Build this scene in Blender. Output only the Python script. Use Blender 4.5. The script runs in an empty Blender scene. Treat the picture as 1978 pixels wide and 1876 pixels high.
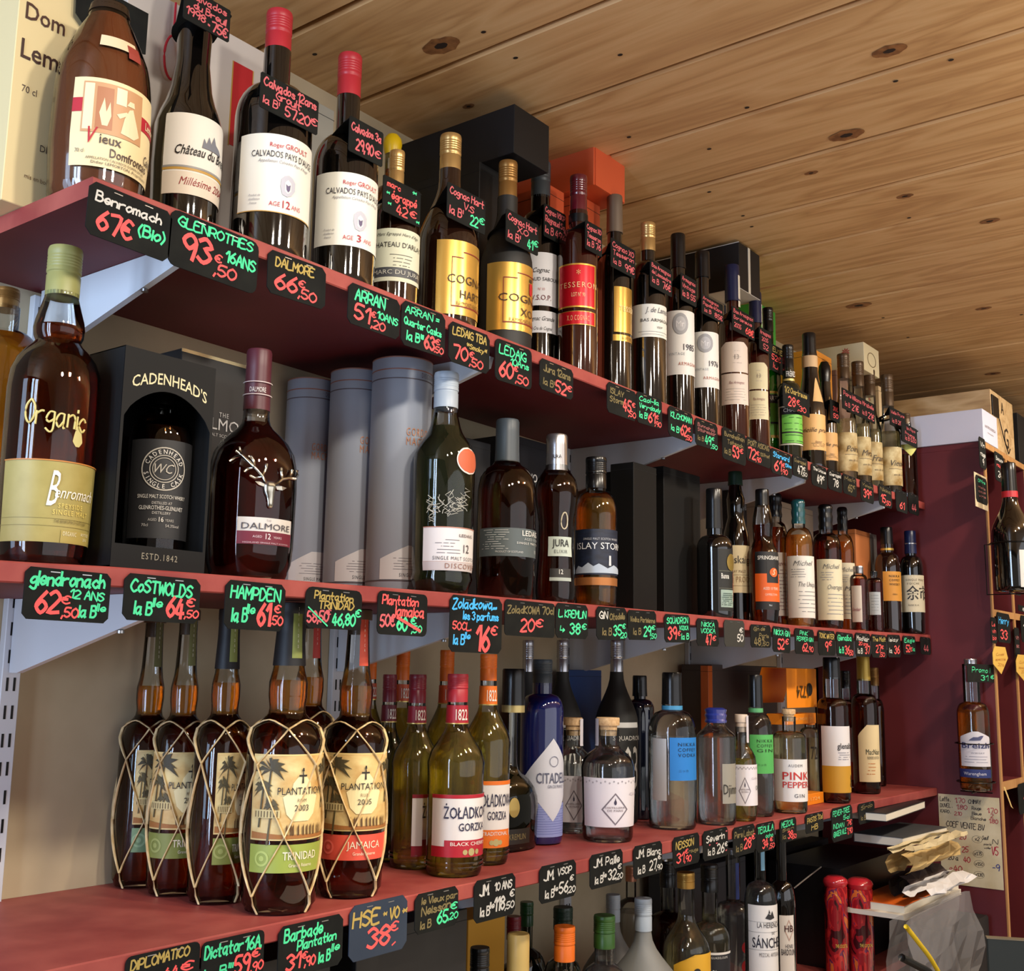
import bpy, bmesh, math, random
import numpy as np
from mathutils import Vector, Matrix
random.seed(7)
C = bpy.context.scene
ZC = 1.45                                   # camera height above the floor
F, YAW, PITCH, ROLL, CX, CY = 2199.6, .913548, .161774, .016122, 989., 938.
def _axes():
    cy, sy, cp, sp = math.cos(YAW), math.sin(YAW), math.cos(PITCH), math.sin(PITCH)
    f = np.array([sy*cp, cy*cp, sp]); r = np.array([cy, -sy, 0.]); u = np.cross(r, f)
    c, s = math.cos(ROLL), math.sin(ROLL)
    return c*r+s*u, -s*r+c*u, f
RR, UU, WW = _axes()
EYE = np.array([0., -1., ZC])
# ---------------------------------------------------------------- camera
cam = bpy.data.objects.new('camera', bpy.data.cameras.new('camera'))
C.collection.objects.link(cam)
cam.data.sensor_width = 36; cam.data.lens = 36*F/1978; cam.data.clip_start = .02
cam.matrix_world = Matrix(((RR[0], UU[0], -WW[0], EYE[0]), (RR[1], UU[1], -WW[1], EYE[1]), (RR[2], UU[2], -WW[2], EYE[2]), (0, 0, 0, 1)))
C.camera = cam
C.view_settings.view_transform = 'Standard'; C.view_settings.look = 'None'
C.view_settings.exposure = 0.24; C.view_settings.gamma = 1; C.view_settings.use_curve_mapping = False
cy = C.cycles
cy.max_bounces = 10; cy.transparent_max_bounces = 24; cy.transmission_bounces = 8; cy.glossy_bounces = 4; cy.diffuse_bounces = 3
cy.caustics_reflective = False; cy.caustics_refractive = False; cy.sample_clamp_indirect = 4; cy.use_denoising = True
# ---------------------------------------------------------------- light
wd = bpy.data.worlds.new('shop_air'); C.world = wd; wd.use_nodes = True
wd.node_tree.nodes['Background'].inputs[0].default_value = (1, .90, .80, 1)
wd.node_tree.nodes['Background'].inputs[1].default_value = .2
def area(name, loc, aim, sx, sy, power, col):
    l = bpy.data.lights.new(name, 'AREA'); l.shape = 'RECTANGLE'; l.size = sx; l.size_y = sy; l.energy = power; l.color = col
    o = bpy.data.objects.new(name, l); C.collection.objects.link(o); o.location = loc
    o.rotation_euler = (Vector(aim)-Vector(loc)).to_track_quat('-Z', 'Y').to_euler(); return o
def spot(name, loc, aim, power, col, ang=70, rad=.02, blend=.6):
    l = bpy.data.lights.new(name, 'SPOT'); l.energy = power; l.color = col; l.spot_size = math.radians(ang); l.spot_blend = blend; l.shadow_soft_size = rad
    o = bpy.data.objects.new(name, l); C.collection.objects.link(o); o.location = loc
    o.rotation_euler = (Vector(aim)-Vector(loc)).to_track_quat('-Z', 'Y').to_euler(); return o
area('window_light', (-1.15, .55, 1.62), (1.2, .2, 1.55), .40, 1.5, 10, (.50, .70, 1))          # shop window beyond the left end of the shelves
area('window_light', (-1.15, -.12, 1.62), (1.2, 0, 1.55), .16, 1.5, 15, (.52, .72, 1))
area('window_light', (-1.15, -.42, 1.62), (1.2, 0, 1.55), .22, 1.5, 18, (.62, .76, 1))
area('room_light', (2.4, -1.55, .35), (2.4, -1.35, 2.4), 4.4, 1.3, 17, (1, .80, .58))          # light bounced off the shop floor
area('front_fill_light', (1.4, -3.6, 1.7), (1.8, 0, 1.6), 5.0, 1.6, 27, (.92, .93, 1))      # added soft fill for the shelves, standing in for room ambience
area('track_light', (3.2, -1.12, 2.16), (3.2, -1.08, 2.4), 3.5, .10, 12, (1, .82, .60))      # spill of the lamp track on the boards
for i, (x, p) in enumerate(((.35, 11), (.75, 11), (1.35, 11), (1.95, 11), (2.6, 12), (3.3, 12))):
    spot('ceiling_spot', (x, -1.05, 2.33), (x+.25, .05, 1.35), p*2.0, (1, .89, .74), 96, .05)
spot('ceiling_spot', (1.15, -1.35, 2.30), (1.04, .08, 1.2), 46, (1, .82, .55), 17, .02, .9)
# ---------------------------------------------------------------- pixel helpers (photo frame 1978x1876)
def ray(x, y): return WW+(x-CX)/F*RR-(y-CY)/F*UU
def onY(x, y, Y):
    d = ray(x, y); return EYE+(Y+1)/d[1]*d
def onX(x, y, X):
    d = ray(x, y); return EYE+X/d[0]*d
def proj(p):
    q = np.array(p, float)-EYE; w = q@WW; return CX+F*(q@RR)/w, CY-F*(q@UU)/w, w
def zAt(X, Y, py):
    q = np.array([X, Y+1., 0.]); k = (CY-py)/F
    return ZC+(k*(q@WW)-q@UU)/(UU[2]-k*WW[2])
def xAt(Y, z, px):
    q = np.array([0., Y+1., z-ZC]); k = (px-CX)/F
    return (k*(q@WW)-q@RR)/(RR[0]-k*WW[0])
SH = {1: ([.59, .81, 1.45, 1.93, 2.37, 2.8, 3.17], [.486, .487, .483, .477, .472, .476, .480]),
      2: ([.1, .535, .65, .913, 1.162, 1.494, 1.937, 2.268, 2.7, 3.17], [.086, .092, .096, .100, .103, .106, .107, .105, .109, .116]),
      3: ([.1, .685, 1.45, 1.719, 2.295, 3.17], [-.276, -.276, -.279, -.278, -.282, -.288]),
      4: ([0, 3.17], [-.665, -.665])}
def shz(s, X): return ZC+float(np.interp(X, *SH[s]))
# ---------------------------------------------------------------- materials
def lin(c): return tuple(((v/255+.055)/1.055)**2.4 if v > 10 else v/255/12.92 for v in c)+(1,)
_M = {}
def M(c, rough=.5, metal=0, spec=.5, coat=0, tr=0, em=0):
    k = (tuple(c), rough, metal, spec, coat, tr)
    if k in _M: return _M[k]
    m = bpy.data.materials.new('paint_%d' % len(_M)); m.use_nodes = True; b = m.node_tree.nodes['Principled BSDF']
    b.inputs['Base Color'].default_value = lin(c); b.inputs['Roughness'].default_value = rough; b.inputs['Metallic'].default_value = metal
    b.inputs['Specular IOR Level'].default_value = spec; b.inputs['Coat Weight'].default_value = coat; b.inputs['Coat Roughness'].default_value = .03
    b.inputs['Transmission Weight'].default_value = tr
    _M[k] = m; return m
def nt(name):
    m = bpy.data.materials.new(name); m.use_nodes = True; t = m.node_tree
    return m, t, t.nodes, t.links, t.nodes['Principled BSDF']
def mottled(name, c1, c2, scale=20, rough=.6, bump=.1, stretch=(1, 1, 1), detail=4, coat=0):
    m, t, N, L, b = nt(name)
    tc = N.new('ShaderNodeTexCoord'); mp = N.new('ShaderNodeMapping'); mp.inputs['Scale'].default_value = stretch
    n = N.new('ShaderNodeTexNoise'); n.inputs['Scale'].default_value = scale; n.inputs['Detail'].default_value = detail
    r = N.new('ShaderNodeValToRGB'); r.color_ramp.elements[0].position = .35; r.color_ramp.elements[1].position = .68
    r.color_ramp.elements[0].color = lin(c1); r.color_ramp.elements[1].color = lin(c2)
    L.new(tc.outputs['Object'], mp.inputs[0]); L.new(mp.outputs[0], n.inputs[0]); L.new(n.outputs[0], r.inputs[0]); L.new(r.outputs[0], b.inputs['Base Color'])
    bu = N.new('ShaderNodeBump'); bu.inputs['Strength'].default_value = bump; bu.inputs['Distance'].default_value = .002
    L.new(n.outputs[0], bu.inputs['Height']); L.new(bu.outputs[0], b.inputs['Normal']); b.inputs['Roughness'].default_value = rough; b.inputs['Coat Weight'].default_value = coat
    return m
def wood(name, c0, c1, c2, seed=0.):
    m, t, N, L, b = nt(name)
    tc = N.new('ShaderNodeTexCoord'); oi = N.new('ShaderNodeObjectInfo'); ad = N.new('ShaderNodeVectorMath'); ad.operation = 'MULTIPLY_ADD'
    cmb = N.new('ShaderNodeCombineXYZ'); L.new(oi.outputs['Random'], cmb.inputs[0]); L.new(oi.outputs['Random'], cmb.inputs[1])
    ad.inputs[1].default_value = (7, 31, 3); L.new(cmb.outputs[0], ad.inputs[0]); L.new(tc.outputs['Object'], ad.inputs[2])
    mp = N.new('ShaderNodeMapping'); mp.inputs['Scale'].default_value = (9, 1.1, 9); L.new(ad.outputs[0], mp.inputs[0])
    n1 = N.new('ShaderNodeTexNoise'); n1.inputs['Scale'].default_value = 1.6; n1.inputs['Detail'].default_value = 3; n1.inputs['Distortion'].default_value = .8; L.new(mp.outputs[0], n1.inputs[0])
    mul = N.new('ShaderNodeMath'); mul.operation = 'MULTIPLY'; mul.inputs[1].default_value = 9; L.new(n1.outputs[0], mul.inputs[0])
    pp = N.new('ShaderNodeMath'); pp.operation = 'PINGPONG'; pp.inputs[1].default_value = 1; L.new(mul.outputs[0], pp.inputs[0])
    mp2 = N.new('ShaderNodeMapping'); mp2.inputs['Scale'].default_value = (150, 5, 150); L.new(ad.outputs[0], mp2.inputs[0])
    n2 = N.new('ShaderNodeTexNoise'); n2.inputs['Scale'].default_value = 1; n2.inputs['Detail'].default_value = 3; L.new(mp2.outputs[0], n2.inputs[0])
    mx = N.new('ShaderNodeMath'); mx.operation = 'MULTIPLY_ADD'; mx.inputs[1].default_value = .45; L.new(n2.outputs[0], mx.inputs[0])
    h = N.new('ShaderNodeMath'); h.operation = 'MULTIPLY'; h.inputs[1].default_value = .55; L.new(pp.outputs[0], h.inputs[0]); L.new(h.outputs[0], mx.inputs[2])
    r = N.new('ShaderNodeValToRGB'); e = r.color_ramp.elements; e[0].position = .12; e[0].color = lin(c0); e[1].position = .9; e[1].color = lin(c2)
    q = e.new(.5); q.color = lin(c1); L.new(mx.outputs[0], r.inputs[0])
    L.new(r.outputs[0], b.inputs['Base Color']); b.inputs['Roughness'].default_value = .5
    bu = N.new('ShaderNodeBump'); bu.inputs['Strength'].default_value = .25; bu.inputs['Distance'].default_value = .001; L.new(mx.outputs[0], bu.inputs['Height']); L.new(bu.outputs[0], b.inputs['Normal'])
    return m
def clear_glass(name, tint, gl=1.0, ior=1.5):
    m, t, N, L, b = nt(name); N.remove(b)
    tr = N.new('ShaderNodeBsdfTransparent'); tr.inputs[0].default_value = tint+(1,)
    g = N.new('ShaderNodeBsdfGlossy'); g.inputs['Roughness'].default_value = .02; g.inputs[0].default_value = (gl, gl, gl, 1)
    f = N.new('ShaderNodeFresnel'); f.inputs[0].default_value = ior; mx = N.new('ShaderNodeMixShader')
    L.new(f.outputs[0], mx.inputs[0]); L.new(tr.outputs[0], mx.inputs[1]); L.new(g.outputs[0], mx.inputs[2]); L.new(mx.outputs[0], N['Material Output'].inputs[0])
    return m
def spirit(name, col, rough=0.0, ior=1.34, haze=.08):
    m, t, N, L, b = nt(name); N.remove(b)
    g = N.new('ShaderNodeBsdfGlass'); g.inputs[0].default_value = col+(1,); g.inputs['Roughness'].default_value = rough; g.inputs['IOR'].default_value = ior
    tr = N.new('ShaderNodeBsdfTransparent'); tr.inputs[0].default_value = tuple(c**1.15 for c in col)+(1,); mx = N.new('ShaderNodeMixShader'); mx.inputs[0].default_value = .42
    L.new(g.outputs[0], mx.inputs[1]); L.new(tr.outputs[0], mx.inputs[2])
    df = N.new('ShaderNodeBsdfTranslucent'); df.inputs[0].default_value = tuple(min(1, c*1.1) for c in col)+(1,); dd = N.new('ShaderNodeBsdfDiffuse'); dd.inputs[0].default_value = col+(1,)
    a1 = N.new('ShaderNodeMixShader'); a1.inputs[0].default_value = .5; L.new(df.outputs[0], a1.inputs[1]); L.new(dd.outputs[0], a1.inputs[2])
    m2 = N.new('ShaderNodeMixShader'); m2.inputs[0].default_value = haze; L.new(mx.outputs[0], m2.inputs[1]); L.new(a1.outputs[0], m2.inputs[2])
    L.new(m2.outputs[0], N['Material Output'].inputs[0]); return m
GLASS = clear_glass('clear_glass', (.94, .95, .94))
GREYGLASS = clear_glass('smoky_glass', (.75, .76, .72))
LIQ = {'amber': spirit('amber_spirit', (.93, .60, .16), haze=.10), 'dark': spirit('dark_spirit', (.52, .185, .05), haze=.02), 'port': spirit('port_dark_spirit', (.26, .055, .03)), 'kremlin': spirit('deep_olive_spirit', (.13, .14, .05)), 'red': spirit('red_spirit', (.5, .07, .03)),
       'gold': spirit('gold_spirit', (.72, .52, .16)), 'water': spirit('clear_spirit', (.93, .95, .96), haze=.035), 'yellow': spirit('pale_yellow_spirit', (.94, .84, .32), haze=.10),
       'pale': spirit('pale_spirit', (.93, .92, .78), haze=.05), 'olive': spirit('olive_spirit', (.40, .42, .22)), 'green': spirit('green_liqueur', (.25, .5, .12)), 'honey': spirit('honey_spirit', (.88, .55, .2), haze=.2)}
LIQ['cider'] = M((112, 60, 34), .12, coat=1)
DG = {'black': M((10, 8, 7), .06, coat=1), 'brown': M((30, 14, 8), .06, coat=1), 'green': M((16, 26, 16), .06, coat=1), 'blue': M((14, 24, 84), .06, coat=1), 'navy': M((12, 16, 34), .08, coat=1),
      'matt': M((24, 24, 24), .55), 'frost': M((124, 125, 122), .5), 'red': M((48, 12, 8), .06, coat=1), 'olive': M((34, 36, 14), .06, coat=1)}
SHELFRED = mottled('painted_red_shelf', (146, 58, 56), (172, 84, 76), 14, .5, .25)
PANELRED = mottled('maroon_panel_and_shelf_shade', (92, 24, 32), (104, 30, 37), 6, .6, .1)
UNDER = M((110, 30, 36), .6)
WALLM = mottled('cream_plaster', (188, 172, 140), (208, 192, 160), 7, .85, .3)
PINE = wood('pine_boards', (184, 140, 92), (208, 166, 114), (220, 182, 132))
EDGE = mottled('plywood_edge', (176, 126, 72), (196, 148, 92), 60, .6, .1, (1, 1, .05))
CRATE = wood('pale_crate_wood', (176, 142, 98), (206, 174, 126), (222, 194, 148))
WHITEMETAL = M((215, 220, 226), .35)
DARKTAG = mottled('chalkboard', (17, 19, 19), (27, 29, 27), 30, .8, .1); DARKTAG.node_tree.nodes['Principled BSDF'].inputs['Specular IOR Level'].default_value = .2
STEEL = M((200, 200, 200), .3, 1)
WIRE = M((24, 22, 22), .35, .6)
RAFFIA = mottled('raffia', (196, 164, 112), (232, 208, 160), 160, .7, .3, (1, 1, .2))
CORK = mottled('cork', (196, 158, 112), (224, 190, 144), 200, .7, .3)
# ---------------------------------------------------------------- mesh helpers
def link(name, me, mat, parent=None, smooth=False):
    if mat is not None and not me.materials: me.materials.append(mat)
    if smooth:
        me.polygons.foreach_set('use_smooth', [True]*len(me.polygons))
    o = bpy.data.objects.new(name, me); C.collection.objects.link(o)
    if parent is not None:
        o.parent = parent; o.matrix_parent_inverse = Matrix.Identity(4)
    return o
def mesh(name, vs, fs, mat=None, parent=None, smooth=False):
    me = bpy.data.meshes.new(name); me.from_pydata([tuple(v) for v in vs], [], fs); me.update()
    return link(name, me, mat, parent, smooth)
def tag(o, label=None, cat=None, group=None, kind=None):
    if label: o['label'] = label
    if cat: o['category'] = cat
    if group: o['group'] = group
    if kind: o['kind'] = kind
    return o
def empty(name, loc, rz=0):
    o = bpy.data.objects.new(name, None); C.collection.objects.link(o); o.location = loc; o.rotation_euler = (0, 0, rz); o.empty_display_size = .01; return o
def boxmesh(name, lo, hi, bev=0., seg=1):
    bm = bmesh.new(); bmesh.ops.create_cube(bm, size=1)
    for v in bm.verts: v.co = [lo[i]+(v.co[i]+.5)*(hi[i]-lo[i]) for i in range(3)]
    if bev: bmesh.ops.bevel(bm, geom=bm.edges[:], offset=bev, segments=seg, affect='EDGES', profile=.5)
    me = bpy.data.meshes.new(name); bm.to_mesh(me); bm.free(); return me
def box(name, lo, hi, mat, parent=None, bev=0., seg=1):
    return link(name, boxmesh(name, lo, hi, bev, seg), mat, parent)
def lathe(pts, n=40, sy=1.):
    vs, fs = [], []
    for r, z in pts:
        for i in range(n):
            a = 2*math.pi*i/n; vs.append((r*math.cos(a), r*math.sin(a)*sy, z))
    k = len(pts)
    for j in range(k-1):
        for i in range(n):
            a, b = j*n+i, j*n+(i+1) % n; fs.append((a, b, b+n, a+n))
    fs.append(tuple(range(n-1, -1, -1))); fs.append(tuple((k-1)*n+i for i in range(n)))
    return vs, fs
def lathe_obj(name, pts, mat, parent, n=40, sy=1.):
    vs, fs = lathe(pts, n, sy)
    o = mesh(name, vs, fs, mat, parent, True)
    try: o.data.set_sharp_from_angle(angle=math.radians(42))
    except Exception: pass
    return o
def tube(paths, rad, n=5, flat=1.):
    vs, fs = [], []
    for p in paths:
        p = [Vector([float(v) for v in q]) for q in p]; b0 = len(vs)
        for i, q in enumerate(p):
            d = (p[min(i+1, len(p)-1)]-p[max(i-1, 0)]).normalized()
            s = d.cross(Vector((0, 0, 1)));  s = s.normalized() if s.length > 1e-4 else Vector((1, 0, 0)); t = s.cross(d)
            for k in range(n):
                a = 2*math.pi*k/n; vs.append(q+s*math.cos(a)*rad*flat+t*math.sin(a)*rad)
        for i in range(len(p)-1):
            for k in range(n):
                a, b = b0+i*n+k, b0+i*n+(k+1) % n; fs.append((a, b, b+n, a+n))
        fs.append(tuple(b0+k for k in range(n))); fs.append(tuple(b0+(len(p)-1)*n+k for k in range(n-1, -1, -1)))
    return vs, fs
# ---------------------------------------------------------------- printed lettering (built-in font)
_T = {}
def glyphs(s, style=''):
    k = (s, style)
    if k in _T: return _T[k]
    c = bpy.data.curves.new('lettering', 'FONT'); c.body = s; c.resolution_u = 2; c.size = 1
    if 'b' in style and 'M' not in s: c.offset = .009
    if 'i' in style: c.shear = .35
    if 'w' in style: c.space_character = 1.25
    o = bpy.data.objects.new('lettering', c); m = bpy.data.meshes.new_from_object(o)
    v = np.array([q.co[:2] for q in m.vertices]) if m.vertices else np.zeros((1, 2)); f = [tuple(p.vertices) for p in m.polygons]
    v[:, 0] -= (v[:, 0].min()+v[:, 0].max())/2; v /= .73
    bpy.data.objects.remove(o); bpy.data.curves.remove(c); bpy.data.meshes.remove(m)
    _T[k] = (v, f); return v, f
# ---------------------------------------------------------------- chalk handwriting (own stroke alphabet)
G = {'A': '023962 1555', 'B': '0902 0949574606 0646644202', 'C': '683906043263', 'D': '0902 093966653202', 'E': '69090262 0646', 'F': '690902 0646', 'G': '68390604326265 6535',
 'H': '0902 6962 0666', 'I': '0902', 'J': '59533203', 'K': '0902 690562', 'L': '090262', 'M': '0209356962', 'N': '02096269', 'O': '39070432646739', 'P': '0902 0949674505', 'Q': '39070432646739 4462',
 'R': '0902 0949674505 3562', 'S': '68390736643203', 'T': '0969 3932', 'U': '0904326469', 'V': '093269', 'W': '0912375269', 'X': '0962 6902', 'Y': '093569 3532', 'Z': '09690262',
 'a': '5626042254 565262', 'b': '0902 0536543203', 'c': '5536043253', 'd': '5536043254 5952', 'e': '04544626042253', 'f': '58392722 0646', 'g': '5626042354 56513001', 'h': '0902 04365452',
 'i': '0602 0807', 'j': '363100 3837', 'k': '0902 560452', 'l': '0902', 'm': '0602 05263532 35566562', 'n': '0602 05365552', 'o': '260422544626', 'p': '0600 0536543203', 'r': '0602 053656',
 's': '552615533203', 't': '29233242 0656', 'u': '06033254 5652', 'v': '063256', 'w': '0612354266', 'x': '0652 5602', 'y': '0632 5600', 'z': '06560252',
 '0': '39070432646739', '1': '073932', '2': '083967450262', '3': '08396736643203', '4': '390464 4742', '5': '69190636643203', '6': '59160432643604', '7': '096932', '8': '360739673604326436',
 '9': '673507396752', '€': '683906043263 0746 0545', ',': '1301', '.': '0203', '!': '0904 0302', '*': '0757 1955 5915', '/': '0059', '(': '29060421', ')': '09262401', '-': '0545', '=': '0646 0444', "'": '0907',
 'é': '04544626042253 3849', 'è': '04544626042253 3948', '>': '0904 0454 365432', ':': '0605 0302', 'ł': '0902 0648', '^': '0609'}
def chalk(s):
    """strokes in units of cap height, total width"""
    out, x = [], 0.
    for ch in s:
        if ch == ' ': x += .5; continue
        g = G.get(ch, G['o']); w = 0
        for st in g.split():
            p = [(int(st[i])/7., (int(st[i+1])-2)/7.) for i in range(0, len(st), 2)]; w = max(w, max(a for a, b in p))
            if len(p) > 2:                      # rounded handwriting
                q = [p[0]]+p+[p[-1]]; r = []
                for i in range(1, len(q)-2):
                    for t in (0, .33, .66):
                        a, b, c, d = q[i-1], q[i], q[i+1], q[i+2]
                        r.append(tuple(.5*(2*b[k]+(c[k]-a[k])*t+(2*a[k]-5*b[k]+4*c[k]-d[k])*t*t+(3*b[k]-a[k]-3*c[k]+d[k])*t**3) for k in (0, 1)))
                p = r+[p[-1]]
            j = random.uniform(-.04, .04)
            out.append([(x+a+b*.12, b+j) for a, b in p])
        x += w+.24+random.uniform(-.03, .03)
    return out, max(x-.24, .1)
_Z = [0]
def chalk_mesh(runs, W, H, thick=.085):
    """runs (text, x0, y0, w, h) in card fractions -> 2-D verts, faces, in metres from the lower left corner"""
    vs, fs = [], []
    for s, x0, y0, w, h in runs:
        st, tw = chalk(s); sx = w*W/tw; sy = h*H; th = thick*min(sy, sx*2.2)*.9+.00025
        slope = random.uniform(-.03, .05)
        for p in st:
            p = [Vector((x0*W+a*sx, y0*H+b*sy+a*sx*slope)) for a, b in p]
            q = [p[0]]
            for v in p[1:]:
                if (v-q[-1]).length > th*.35: q.append(v)
            if len(q) < 2: q = [p[0], p[0]+Vector((th, 0))]
            k = len(vs); m = len(q); _Z[0] = (_Z[0]+1) % 6
            for i, v in enumerate(q):
                a = (q[i]-q[i-1]).normalized() if i else (q[1]-q[0]).normalized(); c = (q[i+1]-q[i]).normalized() if i < m-1 else a
                d = a+c; d = d.normalized() if d.length > .3 else a
                n = Vector((-d.y, d.x)); w = th/max(.55, abs(n.dot(Vector((-a.y, a.x)))))
                e = d*th*.7*(-1 if i == 0 else (1 if i == m-1 else 0)); z = .00004*_Z[0]+.000008*i
                for sg in (-1, 1): u = v+e+n*w*sg; vs.append(Vector((u.x, u.y, z)))
            fs += [(k+2*i, k+2*i+2, k+2*i+3, k+2*i+1) for i in range(m-1)]
    return vs, fs
CHALK = {'r': M((244, 92, 92), .8), 'g': M((74, 222, 160), .8), 'y': M((178, 156, 84), .8), 'w': M((205, 205, 200), .8), 'b': M((70, 185, 255), .8), 'p': M((206, 98, 106), .8), 'd': M((120, 108, 70), .8), 'k': M((150, 92, 92), .8)}
CN = {'r': 'red', 'g': 'green', 'y': 'ochre', 'w': 'white', 'b': 'blue', 'p': 'pink', 'd': 'faded ochre', 'k': 'faded pink'}
def card_outline(W, H, c, rounded):
    if not rounded: return [(c, 0), (W-c, 0), (W, c), (W, H-c), (W-c, H), (c, H), (0, H-c), (0, c)]
    o = []
    for cx, cz, a0 in ((W-c, c, -90), (W-c, H-c, 0), (c, H-c, 90), (c, c, 180)):
        for k in range(4): a = math.radians(a0+k*30); o.append((cx+c*math.cos(a), cz+c*math.sin(a)))
    return o
def plate(outline, t):
    n = len(outline); vs = [(x, 0, z) for x, z in outline]+[(x, t, z) for x, z in outline]
    fs = [tuple(range(n)), tuple(range(2*n-1, n-1, -1))]+[(i, i+n, (i+1) % n+n, (i+1) % n) for i in range(n)]
    return vs, fs
def write(card, runs, W, H, dy=-.0003, thick=.085):
    cols = []
    for r in runs:
        if r[5] not in cols: cols.append(r[5])
    for c in cols:
        vs, fs = chalk_mesh([r[:5] for r in runs if r[5] == c], W, H, thick)
        if not vs: continue
        o = mesh('chalk_lettering', [(v.x, dy-v.z, v.y) for v in vs], fs, CHALK[c], card); o['label'] = CN[c]+' chalk handwriting'
def shelf_tag(x0, yt, x1, yb, label, runs, rounded=False, corner=.12, Y=-.003, mat=None, staples=True, group=None, tilt=None, plane='Y'):
    A = onY(x0, yt, Y); X1 = xAt(Y, A[2], x1); z0 = zAt(A[0], Y, yb)
    W, H = X1-A[0], A[2]-z0
    vs, fs = plate(card_outline(W, H, corner*min(W, H), rounded), .0012)
    o = mesh('price_tag', vs, fs, mat or DARKTAG); o.location = (A[0], Y, z0)
    o.rotation_euler = (0, math.radians(random.uniform(-1.2, 1.2) if tilt is None else tilt), 0)
    tag(o, label, 'price tag', group)
    write(o, runs, W, H)
    if staples:
        for u in (.33, .7):
            s = box('staple', (W*u-.005, -.0006, H*.93-.0004), (W*u+.005, -.0001, H*.93+.0005), STEEL, o)
    return o
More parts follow.
